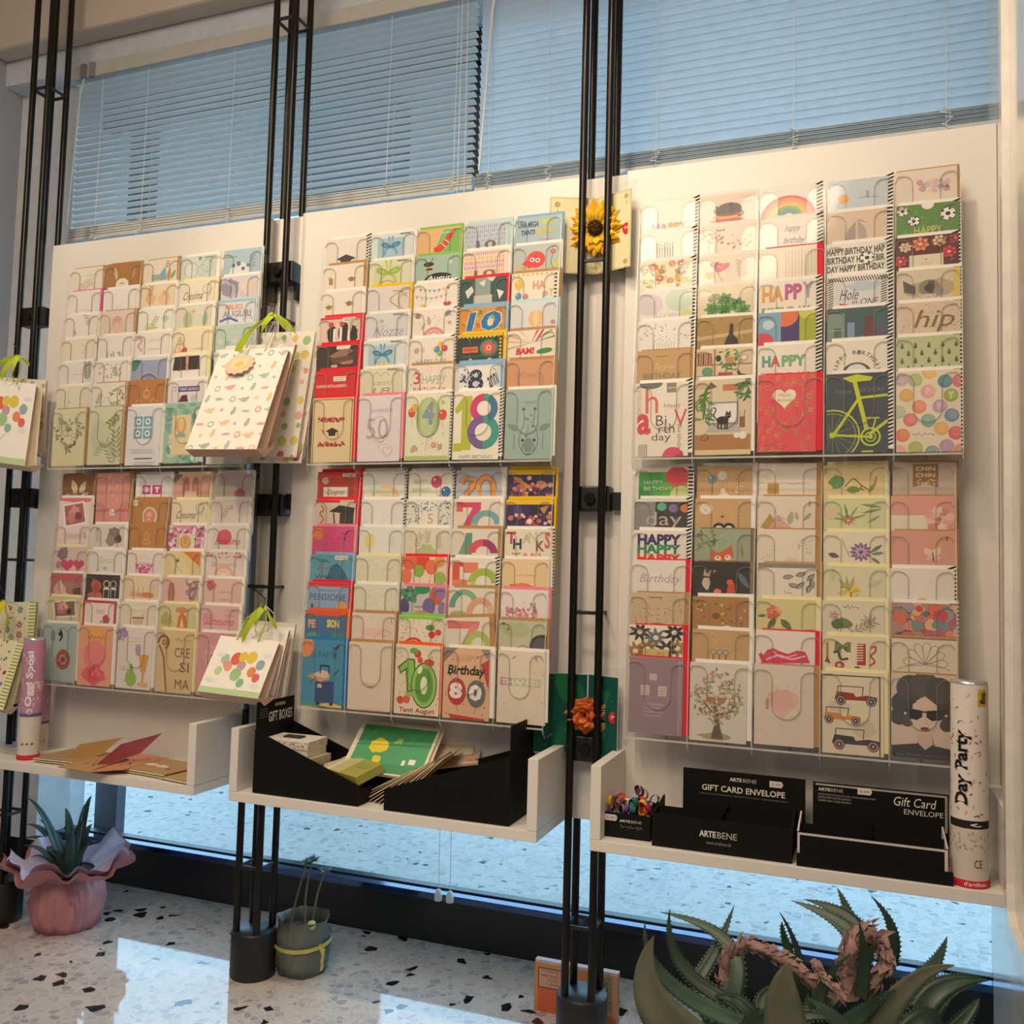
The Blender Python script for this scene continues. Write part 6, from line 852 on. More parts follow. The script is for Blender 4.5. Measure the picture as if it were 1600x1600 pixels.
  ('w', 'c8a274', 'kraft card with three little snail flowers', lambda a: [a.c(x, .46, .05, 'e4d8c4').o(x, .46, .045, .012, '4c4038').o(x, .46, .02, .01, '4c4038').l([(x, .5), (x, .62)], .016, '4c4038') for x in (.38, .49, .6)] and a.d(20, .05, .06, .95, .4, .012, ['a88050', 'dcc49c']).l([(.36, .62), (.62, .62)], .012, '4c4038')),
  ('r', 'e8e0da', 'white card with bold pink painted lips shape', lambda a: a.p([(.1, .56), (.2, .4), (.3, .36), (.42, .42), (.55, .46), (.7, .38), (.84, .4), (.92, .62), (.1, .68)], 'dc3868').cu([(.18, .6), (.4, .5), (.6, .56), (.84, .48)], .03, 'f0c8d0').cu([(.3, .42), (.45, .54), (.7, .46)], .02, 'f0c8d0').p([(.05, .5), (.1, .46), (.2, .66), (.12, .68)], 'd83060')),
  ('c', 'e4d8b8', 'cream card with patterned musical letters', lambda a: a.t('M', .2, .12, .46, .32, '7c8048', 5).cu([(.18, .34), (.26, .32), (.3, .46), (.42, .44)], .045, '3c3c30').r(.56, .14, .7, .56, 'a8382c') and [a.r(.56, .16 + .05 * i, .66, .18 + .05 * i, 'ece0cc') for i in range(7)] and a.cu([(.78, .22), (.86, .18), (.84, .3), (.78, .36), (.84, .48), (.76, .56)], .03, 'b84430').c(.28, .58, .08, 'b83c34').c(.28, .58, .035, 'e4d8b8').r(.06, .14, .1, .5, 'a8845c').p([(.04, .52), (.08, .4), (.14, .56)], '8c3c2c').t('&', .5, .58, .66, .72, '6c6c3c', 3)),
  ('k', 'e0d4c0', 'cream card with thin outlined lotus in kraft border', lambda a: [a.cu([(.52, .52), (.52 + .26 * cos(t - .22), .52 - .34 * sin(t - .22)), (.52 + .34 * cos(t), .52 - .42 * sin(t)), (.52 + .26 * cos(t + .22), .52 - .34 * sin(t + .22)), (.52, .52)], .009, '8c8478') for t in (.1, .55, 1.0, 1.5, 2.0, 2.5, 3.0)] and a.cu([(.1, .62), (.4, .5), (.6, .5), (.9, .6)], .009, '8c8478').r(0, 0, 1, .035, 'a07848'))],
 [('r', '94808c', 'mauve spiral notebook card with gift-box cut-outs', lambda a: a.r(.0, .0, 1, .02, 'b49070').r(.38, .3, .52, .42, 'c8b0b0').r(.22, .52, .38, .7, 'd0b8b4').r(.54, .52, .7, .7, 'd0b8b4').ln(.24, .54, .36, .68, 3, '94808c', .01).ln(.56, .54, .68, .68, 3, '94808c', .01).ln(.28, .82, .64, 1.1, 4, 'ac98a0', .03) and [a.r(.9, .06 + .028 * i, .97, .074 + .028 * i, 'dcd0c8') for i in range(48)] and [a.r(.9, .066 + .028 * i, .97, .07 + .028 * i, '5c4c54') for i in range(48)]),
  ('w', 'd8d4cc', 'grey white card with tree and two owls on a branch', lambda a: a.w(.46, 1.3, .3, '9ca878', .07).p([(.38, 1.34), (.44, 1.1), (.42, .7), (.5, .7), (.54, 1.1), (.6, 1.34)], '6c5848').l([(.48, .95), (.24, .7)], .03, '6c5848').l([(.5, .9), (.84, .82)], .025, '6c5848').l([(.44, 1.05), (.34, .98)], .02, '6c5848').l([(.48, .8), (.6, .5)], .02, '6c5848') and [a.lf(.48 + .44 * sqrt(a.R.random()) * cos(t), .6 + .48 * sqrt(a.R.random()) * sin(t) * .98, .08, a.R.uniform(0, 360), a.R.choice(['9cac74', 'c8907c', 'a8b080', '8c8068', 'c8b49c', '7c9060', 'b0a890']), .5) for t in [i * 2.39 for i in range(190)]] and a.e(.38, .62, .08, .1, 'a87860').e(.56, .62, .08, .1, 'a88068').c(.35, .58, .03, 'ecdcc8').c(.41, .58, .03, 'ecdcc8').c(.53, .58, .03, 'ecdcc8').c(.59, .58, .03, 'ecdcc8').c(.35, .58, .01, '222').c(.41, .58, .01, '222').c(.53, .58, .01, '222').c(.59, .58, .01, '222')),
  ('k', 'dcd0c4', 'cream card with blotted pink heart and small tag', lambda a: a.h(.48, .66, .28, 'e0b8ac').w(.46, .6, .2, 'dcaea4').r(.2, .6, .25, .78, 'b8907c').cu([(.5, .8), (.62, .7), (.78, .8), (.6, .9)], .01, 'c8b8a8').d(24, .1, .25, .9, .5, .01, ['c0b4a8', 'ccb8b0'])),
  ('c', 'e6dabc', 'cream card with black border and three vintage cars', lambda a: car(car(car(a.r(.0, .06, .95, 1.44, '34302e').r(.02, .08, .93, 1.42, 'e0d4bc').w(.7, .95, .2, 'd0c4ac', .18).w(.3, .6, .2, 'd4c8b0', .1), .56, .46, .34, '982c28'), .34, .8, .3, 'd88838'), .56, 1.2, .38, '2c2c38', '5c3a2c'), dict(dx=-.001)),
  ('k', 'd8c4b4', 'card with painted woman with dark afro and sunglasses', lambda a: [a.c(x, y, r, k) for x, y, r, k in ((.2, .5, .2, '3c3838'), (.84, .46, .2, '3c3838'), (.3, .24, .22, '4c4846'), (.52, .18, .22, '565250'), (.74, .26, .22, '4c4846'), (.12, .72, .14, '3c3838'), (.92, .7, .15, '3c3838'), (.25, .78, .1, '443e3c'), (.84, .82, .1, '443e3c'))] and a.p([(.34, .5), (.52, .36), (.7, .5), (.72, .76), (.6, 1.0), (.52, 1.06), (.44, 1.0), (.3, .76)], 'dcc4b0').p([(.42, .98), (.62, .98), (.66, 1.16), (1, 1.22), (1, 1.45), (0, 1.45), (0, 1.2), (.4, 1.14)], '2c2a2c').p([(.42, .98), (.62, .98), (.64, 1.14), (.52, 1.24), (.4, 1.12)], 'd4b8a4').p([(.2, .56), (.48, .6), (.48, .7), (.4, .76), (.28, .74)], '1c1a1c').p([(.84, .56), (.54, .6), (.54, .7), (.62, .76), (.76, .74)], '1c1a1c').l([(.46, .62), (.56, .62)], .025, '1c1a1c').e(.52, .9, .07, .035, '6c3838').l([(.53, .7), (.55, .8), (.51, .82)], .008, 'b09880').c(.22, .66, .02, 'ece').c(.84, .66, .02, 'ece').t('perfectly imperfect', .08, 1.3, .94, 1.37, '6c6868', 0, .2))]])
for a_, k_ in C: card(*a_, **k_)

def spare(side, k):
    src = None
    for r in range(7):
        for q, (dx, c) in enumerate(((.007, 'e6e2dc'), (.012, 'dfe4e2' if k == 0 else 'ecd8d4'))):
            if src is None: b = MB(); b.box(-CW / 2, CW / 2, 0, .0005, 0, CH, lin(c)); o = src = b.build('greeting_card', PAPER)
            else: o = src.copy(); col.objects.link(o)
            o.location = (COLX[(side, k)][4] + CW / 2 + dx, rowy(r) - .0085 + .0045 - .0006 * q, rowz(k, r) + .001 + .002 * q)
            tag(o, 'plain pale spare card behind the right column of the %s %s rack' % (('upper', 'lower')[k], side), 'greeting card', 'spare cards in the %s %s rack' % (('upper', 'lower')[k], side))
spare('left', 0); spare('left', 1)
# ================================================================== gift bags on hooks
def bag(TL, TR, BL, Yt, Yb, th, art, label, group, hook, side='f0dcd0', handle='d8d4cc', ribbon_k=None, tagc=None):
    A, B, D_ = at(*TL, Y=Yt), at(*TR, Y=Yt), at(*BL, Y=Yb)
    X = (B - A); w = X.length; X.normalize(); D = D_ - A; D -= D.dot(X) * X * 0; h = D.length; D.normalize(); N = D.cross(X).normalized()
    if N.y > 0: N = -N
    O = A + X * w / 2
    t = empty('gift_bag', O, label=label, cat='gift bag', group=group)
    def P(b, n, m): o = b.build(n, m, t, origin=O); o.location = (0, 0, 0); return o
    a = Art(h / w, len(label)); art(a)
    Bk = -N * th
    TLp, TRp, BLp, BRp = A, A + X * w, A + D * h, A + X * w + D * h
    b = MB(); b.prism([TLp, TRp, BRp, BLp], -N * .0006, lin(a.base if hasattr(a, 'base') else 'f6f2ec')); a.put(b, A, X, D, N, w, .00006)
    P(b, 'front_panel', MATTE)
    b = MB(); s = lin(side)  # brown-pink gusset tones have the folded sides' shade in the colour
    for p, q, sg in ((TRp, BRp, -1), (TLp, BLp, 1)):
        m1, m2 = p + Bk * .3 + X * sg * th * .35, q + Bk * .5 + X * sg * th * .3; b.face([p, m1, m2, q], s); b.face([m1, p + Bk * .6, q + Bk, m2], s)
    b.face([TLp + Bk * .6, TRp + Bk * .6, BRp + Bk, BLp + Bk], lin('eee6dc'))
    b.face([BLp, BRp, BRp + Bk, BLp + Bk], s); b.face([TLp - N * 0 + D * .0, TRp, TRp + D * .025 - N * .0012, TLp + D * .025 - N * .0012], s)
    b.prism([BRp, BRp + Bk, BRp + Bk * 1.2 + X * th * .5 - D * .03], -D * .0006, lin('d8bca8'))
    P(b, 'gusset', MATTE)
    b = MB(); hk = at(*hook, Y=Yt); c = lin(ribbon_k or handle)
    for q in (.3, .66):
        p0 = A + X * w * q + N * .001 + D * .008; top = hk + X * (.004 if q > .5 else -.004) + N * .002
        mid = p0.lerp(top, .6) + X * (.012 if q > .5 else -.016)
        b.tube([p0, p0.lerp(mid, .5), mid, top], .0012 if not ribbon_k else .0016, 6, c)
    P(b, 'handle', MATTE)
    if tagc:
        b = MB(); ctr = A + X * w * .38 + D * h * .17 + N * .006; n = 28; rr = w * .22
        pts = [ctr + (X * cos(2 * pi * i / n) + D * sin(2 * pi * i / n) * .8) * rr * (1 if i % 2 else .86) + N * (.006 * sin(2 * pi * i / n)) for i in range(n)]
        b.prism(pts, -N * .0008, lin('e8c8b0')); b.face([ctr + (p - ctr) * .62 + N * .0006 for p in pts], lin(tagc))
        b.face([ctr + (p - ctr) * .3 + N * .0009 for p in pts], lin('dcc07c')); P(b, 'gift_tag', MATTE)
    return t
def hook(px, py, Y, x):
    O = at(px, py, Y=Y); b = MB(); b.tube([(x, -.036, O.z + .055), (x, -.05, O.z + .05), (O.x + .003, Y - .002, O.z + .02), (O.x, Y - .004, O.z - .004), (O.x - .004, Y - .008, O.z + .004)], .0013, 8)
    b.build('bag_hook', black_metal, origin=tuple(O), label='thin black wire hook holding the %s' % x_lab[(px, py)], cat='hook')
x_lab = {(428, 492): 'animal-pattern gift bags', (413, 948): 'lower balloon gift bags', (28, 556): 'balloon gift bags at the left edge', (6, 940): 'green floral gift bags'}
def ribbon_loops(O, label, k='c4dc3c', s=1.0, seed=1, tails=((-.09, -.075), (-.03, -.1), (.05, -.05))):
    b = MB(); R = random.Random(seed); O = Vector(O)
    for dx, dz in tails:
        p = [O, O + Vector((dx * .35, -.012, dz * .2)) * s, O + Vector((dx * .8, -.014, dz * .65)) * s, O + Vector((dx, -.004, dz)) * s]
        rows = []
        for i in range(13):
            t = i / 12; q = p[0] * (1 - t) ** 3 + p[1] * 3 * t * (1 - t) ** 2 + p[2] * 3 * t * t * (1 - t) + p[3] * t ** 3
            wv = Vector((cos(t * 3 + dx * 30) * .009, .003, sin(t * 3 + dx * 30) * .005)) * s; rows.append([q - wv, q, q + wv])
        b.smooth = True; b.grid(rows, c=lin(k))
    q = O + Vector((.03, -.01, .0)) * s
    return b.build('ribbon_bow', MATTE, origin=tuple(O), label=label, cat='ribbon')
BALS = (('e06a60', .42, .34, .09), ('e4c850', .66, .3, .085), ('c8a0b0', .54, .44, .07), ('e4c850', .52, .3, .07), ('94b0b8', .84, .4, .07), ('a8ccb0', .24, .36, .07), ('e49060', .74, .52, .07), ('a4c890', .5, .58, .09), ('e0706c', .84, .6, .06), ('f0a878', .34, .48, .06), ('8cc0a0', .62, .7, .06), ('bcd8a0', .2, .55, .06), ('e4a098', .3, .44, .06))
def balloons(a):
    for k, x, y, r in BALS: a.e(x, y, r, r * 1.15, k)
    for x, y in ((.15, .3), (.9, .25), (.86, .72), (.12, .7)): a.w(x, y, .08, 'dfe8e8', .04)
    return a.l([(.6, .78), (.45, .95), (.5, 1.05), (.4, 1.2)], .02, 'd4d4d0').r(0, a.H - .09, 1, a.H, 'bcd8a8')
def animals(a):
    a.base = 'f4efe6'; R = a.R; cs = ['b4c8cc', 'e8a8a8', 'e4c8a4', 'a8c8bc', 'c8b8c0', 'b0b8b0']
    for j in range(9):
        for i in range(6):
            x, y = .08 + i * .17 + .08 * (j % 2) + R.uniform(-.02, .02), .08 + j * .165 + R.uniform(-.02, .02); k = R.choice(cs); q = (i * 2 + j) % 5
            if q == 0: a.e(x, y, .05, .035, k, R.uniform(-40, 40)).c(x + .045, y - .025, .022, k).lf(x - .04, y, .05, 160, k, .5)
            elif q == 1: a.w(x, y, .06, k, .02)
            elif q == 2: a.c(x, y, .024, k, 8)
            elif q == 3: a.c(x, y, .045, k).c(x, y, .025, 'f4efe6')
            else: a.e(x, y, .03, .045, k, 20).c(x + .01, y - .05, .022, k)
def dots_(a):
    a.base = 'eee8dc'
    for j in range(10):
        for i in range(6): a.c(.08 + i * .17 + a.R.uniform(-.03, .03), .1 + j * .18 + a.R.uniform(-.04, .04), a.R.uniform(.03, .06), a.R.choice(['e07070', 'c8cc70', 'a8b8b8', 'e8b0a8', 'e0cc78', '9cc090', 'dce0d8']))
def floral(a):
    a.base = 'e4e0c4'; a.d(60, 0, 0, .86, a.H, .022, ['b86468', '6c8c8c', '88a068', 'd09c9c'])
    for i in range(14): a.f(a.R.uniform(.05, .8), a.R.uniform(.05, a.H - .05), .06, a.R.choice(['c87878', '7c9ca0', 'a0b080']), 'e0d080')
    a.r(.86, 0, 1, a.H, 'f0ecd0')
    for i in range(int(a.H / .045)): a.r(.88, i * .045, 1, i * .045 + .02, '9cb040')
G1 = 'gift bags hanging at the middle stand, upper bunch'
bag((383, 521), (493, 517), (352, 712), -.045, -.075, .012, dots_, 'white gift bag with large pastel dots behind the animal-pattern bag', G1, (434, 492))
bag((392, 548), (500, 544), (362, 722), -.040, -.062, .010, dots_, 'white dotted gift bag, rearmost of the upper middle bunch', G1, (436, 494))
bag((353, 541), (462, 536), (306, 700), -.085, -.16, .016, lambda a: a.r(0, 0, 1, .05, 'ece0d4'), 'plain white gift bag directly behind the animal-pattern bag', G1, (430, 492), side='cfae9c')
bag((345, 548), (452, 543), (289, 702), -.105, -.225, .035, animals, 'large white gift bag with pastel animals and clouds and a scalloped tag', G1, (428, 492), side='c8a898', tagc='e8d8a4')
ribbon_loops(at(428, 490, Y=-.115), 'lime green ribbon tied over the animal-pattern gift bags', s=1.0, tails=((-.1, -.09), (-.03, -.06), (.07, -.055), (.04, -.04)))
G2 = 'gift bags hanging at the middle stand, lower bunch'
bag((372, 968), (462, 974), (352, 1086), -.045, -.075, .010, lambda a: a.r(0, 0, 1, .06, 'dcd8cc'), 'pale gift bag rearmost in the lower middle bunch', G2, (416, 948))
bag((358, 978), (452, 984), (330, 1088), -.07, -.12, .014, balloons, 'white gift bag with balloons seen behind the front balloon bag', G2, (414, 947), side='dcc0b0')
bag((345, 993), (437, 1002), (308, 1080), -.10, -.19, .035, balloons, 'white gift bag with balloon print, front of the lower middle bunch', G2, (413, 946), side='d4b8a8', ribbon_k='c4d840')
ribbon_loops(at(413, 946, Y=-.11), 'lime green ribbon tied over the lower balloon gift bags', s=.9, seed=4, tails=((-.06, -.1), (-.02, -.075), (.045, -.06)))
G3 = 'gift bags hanging at the left stand, upper bunch'
bag((-14, 588), (72, 594), (-22, 704), -.05, -.07, .012, dots_, 'cream gift bag behind the balloon bag at the left edge', G3, (30, 556), side='d8c4ac')
bag((-30, 592), (57, 600), (-52, 716), -.09, -.17, .04, balloons, 'white gift bag with balloon print cut by the left picture edge', G3, (28, 555), side='dcccb4', ribbon_k='c4d840')
ribbon_loops(at(30, 556, Y=-.11), 'lime green ribbon above the balloon bag at the left edge', s=.9, seed=7, tails=((-.06, -.07), (-.01, -.08), (.05, -.03), (-.08, -.03)))
G4 = 'gift bags hanging at the left stand, lower bunch'
bag((-28, 942), (57, 940), (-42, 1098), -.05, -.075, .014, floral, 'green edged floral gift bag, rear of the bunch at the left edge', G4, (8, 938), side='b8b890')
bag((-50, 988), (38, 1004), (-86, 1090), -.10, -.19, .03, floral, 'green edged floral gift bag, front of the bunch at the left edge', G4, (6, 938), side='b8b890', ribbon_k='d8d040')
ribbon_loops(at(8, 940, Y=-.12), 'yellow and pink ribbon over the floral gift bags', k='dcd838', s=.8, seed=9, tails=((-.04, -.05), (.04, -.02), (.03, -.06), (-.02, -.09)))
for (px, py), x, Y in (((428, 492), -1.19, -.11), ((413, 948), -1.20, -.11), ((28, 556), -2.06, -.10), ((6, 940), -2.06, -.11)): hook(px, py, Y, x)

# ================================================================== pop-up cards on the right stand
def popup(pz, zt, zb, wl, wr, base, edge, label, flower, flabel_dummy=None, corner=None):
    x = POLES[2]; O = Vector((x, -.006, zb)); t = empty('popup_card', O, label=label, cat='pop-up card', group='open pop-up cards on the right stand')
    H = zt - zb
    for s, w in ((-1, wl), (1, wr)):
        X = Vector((s, -.38, 0)).normalized(); b = MB(); c = lin(base); A = O.copy()
        b.prism([A, A + X * w, A + X * w + Vector((0, 0, H)), A + Vector((0, 0, H))], Vector((0, .0012, 0)), lin(edge))
        N = Vector((0, -1, 0)); a = Art(H / w, 5); a.r(.015, .015, .985, H / w - .015, base)
        corner(a, s)
        if s > 0: a.put(b, A + Vector((0, -.0004, H)), X, Vector((0, 0, -1)), N, w, .00008)
        else: a.put(b, A + X * w + Vector((0, -.0004, H)), -X, Vector((0, 0, -1)), N, w, .00008)
        b.build('card_wing', MATTE, t, origin=O).location = (0, 0, 0)
    # clear sleeve around it
    b = MB(); X = Vector((1, -.38, 0)).normalized(); b.face([O + X * wr * .2 + Vector((0, .003, -.006)), O + X * (wr + .012) + Vector((0, .003, -.006)), O + X * (wr + .012) + Vector((0, .003, H + .02)), O + X * wr * .2 + Vector((0, .003, H + .02))])
    b.build('clear_sleeve', cello, t, origin=O).location = (0, 0, 0)
    b = MB(); c0 = O + X * (wr - .012) + Vector((0, -.0015, H * .5)); n = 20
    b.prism([c0 + Vector((.010 * cos(2 * pi * i / n), 0, .013 * sin(2 * pi * i / n))) for i in range(n)], (0, .0006, 0), lin('d8242c'))
    b.face([c0 + Vector((-.005, -.0003, .001)), c0 + Vector((.004, -.0003, .001)), c0 + Vector((.004, -.0003, .003)), c0 + Vector((-.005, -.0003, .003))], lin('f4e8e0'))
    b.face([c0 + Vector((-.006, -.0003, .002)), c0 + Vector((-.002, -.0003, -.004)), c0 + Vector((-.002, -.0003, .006))], lin('f4e8e0'))
    b.build('round_sticker', MATTE, t, origin=O).location = (0, 0, 0)
    flower(t, O, H)
def petal(b, C0, ang, r0, r1, w, lift, c, tip=.0, curl=.0):
    """pointed paper petal around a disc facing the camera side (-y)"""
    e = Vector((cos(ang), 0, sin(ang))); s = Vector((-sin(ang), 0, cos(ang))); n = Vector((0, -1, 0)); rows = []
    for i in range(7):
        t = i / 6; ww = w * sin(pi * min(1, .18 + t * .82)) ** .8; r = r0 + (r1 - r0) * t; d = lift * sin(t * 1.7) + curl * t * t
        rows.append([C0 + e * r + n * d - s * ww, C0 + e * r + n * (d + w * .35), C0 + e * r + n * d + s * ww])
    b.smooth = False; b.grid(rows, c=c)
def sunflower(t, O, H):
    C0 = O + Vector((.0, -.012, H * .56)); R = random.Random(3)
    for nm, n, r1, w, lift, ks in (('petals', 17, .068, .0115, .008, ('e8a81c', 'f0b828')), ('petals', 15, .060, .0115, .014, ('f0c030', 'e8b020')), ('petals', 13, .048, .010, .018, ('f4cc38', 'eab428'))):
        b = MB()
        for i in range(n): petal(b, C0, 2 * pi * i / n + R.uniform(-.12, .12) + r1 * 40, .012, r1 * R.uniform(.88, 1.1), w, lift, lin(ks[i % 2]))
        b.build(nm, MATTE, t, origin=O).location = (0, 0, 0)
    b = MB(); b.lathe([(0, .012), (.010, .012), (.016, .006), (.018, 0), (.017, -.004)], 20, lin('4a2c14')); 
    for i in range(40): q = .0155 * sqrt(i / 40); b.box(-.0012 + q * cos(i * 2.4), .0012 + q * cos(i * 2.4), -.0012 + q * sin(i * 2.4), .0012 + q * sin(i * 2.4), .010, .0145, lin('6c4420' if i % 2 else '2c1a0c'))
    o = b.build('flower_centre', MATTE, t); o.location = C0 - O + Vector((0, -.012, 0)); o.rotation_euler = (pi / 2, 0, 0)
def rose(t, O, H):
    C0 = O + Vector((0, -.012, H * .5)); R = random.Random(5)
    for n, r0, r1, w, lift in ((8, .004, .042, .022, .006), (7, .004, .034, .020, .014), (5, .002, .026, .016, .020), (4, .001, .016, .011, .026)):
        b = MB()
        for i in range(n): petal(b, C0, 2 * pi * i / n + R.uniform(-.2, .2), r0, r1 * R.uniform(.9, 1.1), w, lift, lin(R.choice(['c8622c', 'd8743c', 'b85424'])), curl=.006)
        b.build('petals', MATTE, t, origin=O).location = (0, 0, 0)
    b = MB()
    for a_ in (-.5, .1, .4): 
        e = Vector((cos(a_), -.1, sin(a_)));
        for k in range(5): b.tube([C0 + e * .03, C0 + e * (.045 + .004 * k) + Vector((0, 0, .006 * (k - 2)))], .0012, 5, lin('d8a868'))
    b.build('twigs', MATTE, t, origin=O).location = (0, 0, 0)
def c_sun(a, s):
    x0 = .16 if s < 0 else .84
    a.o(.5, a.H / 2, .46, .006, 'b8b078', 0, 0)
    for k in ('b8ac74',): a.l([(.03, .03), (.97, .03), (.97, a.H - .03), (.03, a.H - .03), (.03, .03)], .008, k)
    for y in (.16, a.H - .16): a.f(x0, y, .08, 'a8a070', 'd8d0a0', 7, .4).sp(x0, y + .1, .1, -80, '9c9868', 2)
def c_rose(a, s):
    a.lf(.95 if s < 0 else .05, a.H * .45, .9, 128 if s < 0 else 40, '1c6c48', .5).lf(.9 if s < 0 else .1, a.H * .5, .8, 230 if s < 0 else -50, '14604c', .4).d(14, .1, .1, .9, a.H - .1, .008, 'cc9')
zt, zb = at(938, 308, Y=-.01).z, at(940, 427, Y=-.01).z
popup(0, zt, zb, .112, .092, 'ece4b8', 'd4cc98', 'open cream pop-up card with a paper sunflower between the rods', sunflower, corner=c_sun)
zt, zb = at(915, 1053, Y=-.01).z, at(915, 1178, Y=-.01).z
popup(0, zt, zb, .122, .082, '0a5048', 'c8dcd8', 'open dark green pop-up card with an orange paper rose between the rods', rose, corner=c_rose)

# ================================================================== shelf goods
def tube_(x, y, r, h, label, top, mid, low, words, conf, cap='c8ccd0', foot=None, ang0=-100):
    """party popper tube; print bands wrap round the cylinder"""
    t = empty('confetti_cannon', (x, y, SHELF), label=label, cat='confetti cannon')
    b = MB(); n = 48; R = random.Random(int(h * 1000))
    def band(z0, z1, k, rr=r): b.lathe([(rr, z0), (rr, z1)], n, lin(k))
    for z0, z1, k in top: band(z0 * h, z1 * h, k)
    b.face([(r * cos(2 * pi * i / n), r * sin(2 * pi * i / n), h) for i in range(n)], lin(cap)); b.face([(r * cos(2 * pi * i / n), r * sin(2 * pi * i / n), 0) for i in range(n)][::-1], lin(cap))
    a = Art(1.0, 3); L = 2 * pi * r       # print unrolled: x along the circumference (0..1), y along the height
    def roll(fs, k, du, off=.0003):
        for f in fs: b.face([((r + off) * cos(radians(ang0) + (u / r)), (r + off) * sin(radians(ang0) + (u / r)), z) for u, z in f], lin(k))
    for (ks, z0, z1, m, size, round_) in conf:
        for i in range(m):
            u, z, k, th = R.uniform(-pi * r, pi * r), R.uniform(z0 * h, z1 * h), R.choice(ks), R.uniform(0, 3)
            if round_: q = size * R.uniform(.6, 1.2); roll([[(u + q * cos(2 * pi * j / 12), z + q * sin(2 * pi * j / 12)) for j in range(12)]], k, 0); roll([[(u + q * .3 * cos(2 * pi * j / 6), z + q * .3 * sin(2 * pi * j / 6)) for j in range(6)]], 'd8c0c8', 0, .0005)
            else: c_, s_ = cos(th), sin(th); roll([[(u + p * c_ - q * s_, z + p * s_ + q * c_) for p, q in ((-size, -size * .35), (size, -size * .35), (size, size * .35), (-size, size * .35))]], k, 0)
    for (txt, z0, z1, u0, u1, k, bold, sh, vert, off) in words:
        fs, a_, c_, d_, e_ = glyphs(txt, bold); F_ = []
        for f in fs:
            q = []
            for gx, gy in f:
                p = (gx - a_) / (c_ - a_); s = (gy - d_) / (e_ - d_)
                if vert: q.append((u1 - (u1 - u0) * s + sh * 0, (z0 + (z1 - z0) * p) * h))
                else: q.append((u0 + (u1 - u0) * p, (z0 + (z1 - z0) * s) * h))
            F_.append(q)
        roll(F_, k, 0, off)
    b.build('tube_body', MATTE, t)
    b = MB(); b.lathe([(r * .97, h), (r * .97, h + .006), (0, h + .006)], n, lin(cap)); b.build('top_cap', mat('foil_cap', (.6, .62, .65), .25, .7), t)
    b = MB(); b.lathe([(r + .0015, 0), (r + .0015, .012 if foot else .004), (r, .013 if foot else .005)], n, lin(foot or 'd8d0c8')); b.build('twist_base', MATTE, t)
    return t
pk = 'c890b4'
tube_(-1.800, -.150, .0265, .31, 'pink confetti cannon reading Oggi Sposi at the left end of the left shelf', [(0, .36, 'e0d8d0'), (.36, .39, '7060a0'), (.39, 1, pk)], 0, 0,
      [('Oggi Sposi', .44, .92, -.015, .011, 'a04c8c', 9, 0, True, .0006), ('Oggi Sposi', .445, .915, -.0135, .0095, 'f4ecf0', 3, 0, True, .0009), ('+ + +', .12, .15, -.016, .014, '443c40', 1, 0, False, .0004)],
      [(['ecdce4', 'e4c8d8'], .4, .98, 30, .011, True)], foot='c83440', ang0=-50)
z2 = at(65, 1030, Y=-.075).z - SHELF
tube_(-1.862, -.062, .0235, z2, 'pink confetti cannon with pale discs behind the first one', [(0, .30, 'dcd0c4'), (.30, .33, '7060a0'), (.33, 1, 'c898bc')], 0, 0,
      [('o o o o', .1, .13, -.02, .02, '5c4c50', 1, 0, False, .0004)], [(['e8dce4', 'dcc8d4'], .36, .98, 26, .013, True)], ang0=-50)
z3 = at(1505, 1068, Y=-.165).z - SHELF
tube_(.430, -.160, .0305, z3, 'white confetti cannon with red sprinkles and black Day Party lettering', [(0, .29, 'dcd0c4'), (.29, .33, '282624'), (.33, 1, 'ece4dc')], 0, 0,
      [('Day Party', .40, .78, -.034, -.002, 'b8aCA0', 9, 0, True, .0005), ('Day Party', .405, .775, -.032, -.004, '1c1a1a', 2, 0, True, .0008),
       ('8m', .91, .965, .010, .022, '1c1a1a', 1, 0, True, .0009), ('CE', .10, .14, .0, .014, '2c2a2a', 0, 0, False, .0004), ("d'artificio", .012, .032, -.016, .02, 'f4e8e0', 1, 0, False, .0022),
       ('<-', .30, .32, -.006, .012, 'f0e8dc', 2, 0, False, .0006)],
      [(['c84c40', 'd89088', '6c3c3c', 'c8b4a8'], .35, .98, 150, .0028, False), (['a89c94'], .17, .27, 60, .003, False)], foot='c82838', ang0=-82)
t = bpy.data.objects['confetti_cannon.002']
b = MB()
for q in range(8):
    t0, t1 = radians(-82 + 12 + q * 4), radians(-82 + 12 + q * 4 + 4); rr = .0307
    b.face([(rr * cos(t0), rr * sin(t0), z3 * .895), (rr * cos(t1), rr * sin(t1), z3 * .895), (rr * cos(t1), rr * sin(t1), z3 * .98), (rr * cos(t0), rr * sin(t0), z3 * .98)], lin('d8b83c'))
b.build('length_label', MATTE, t)

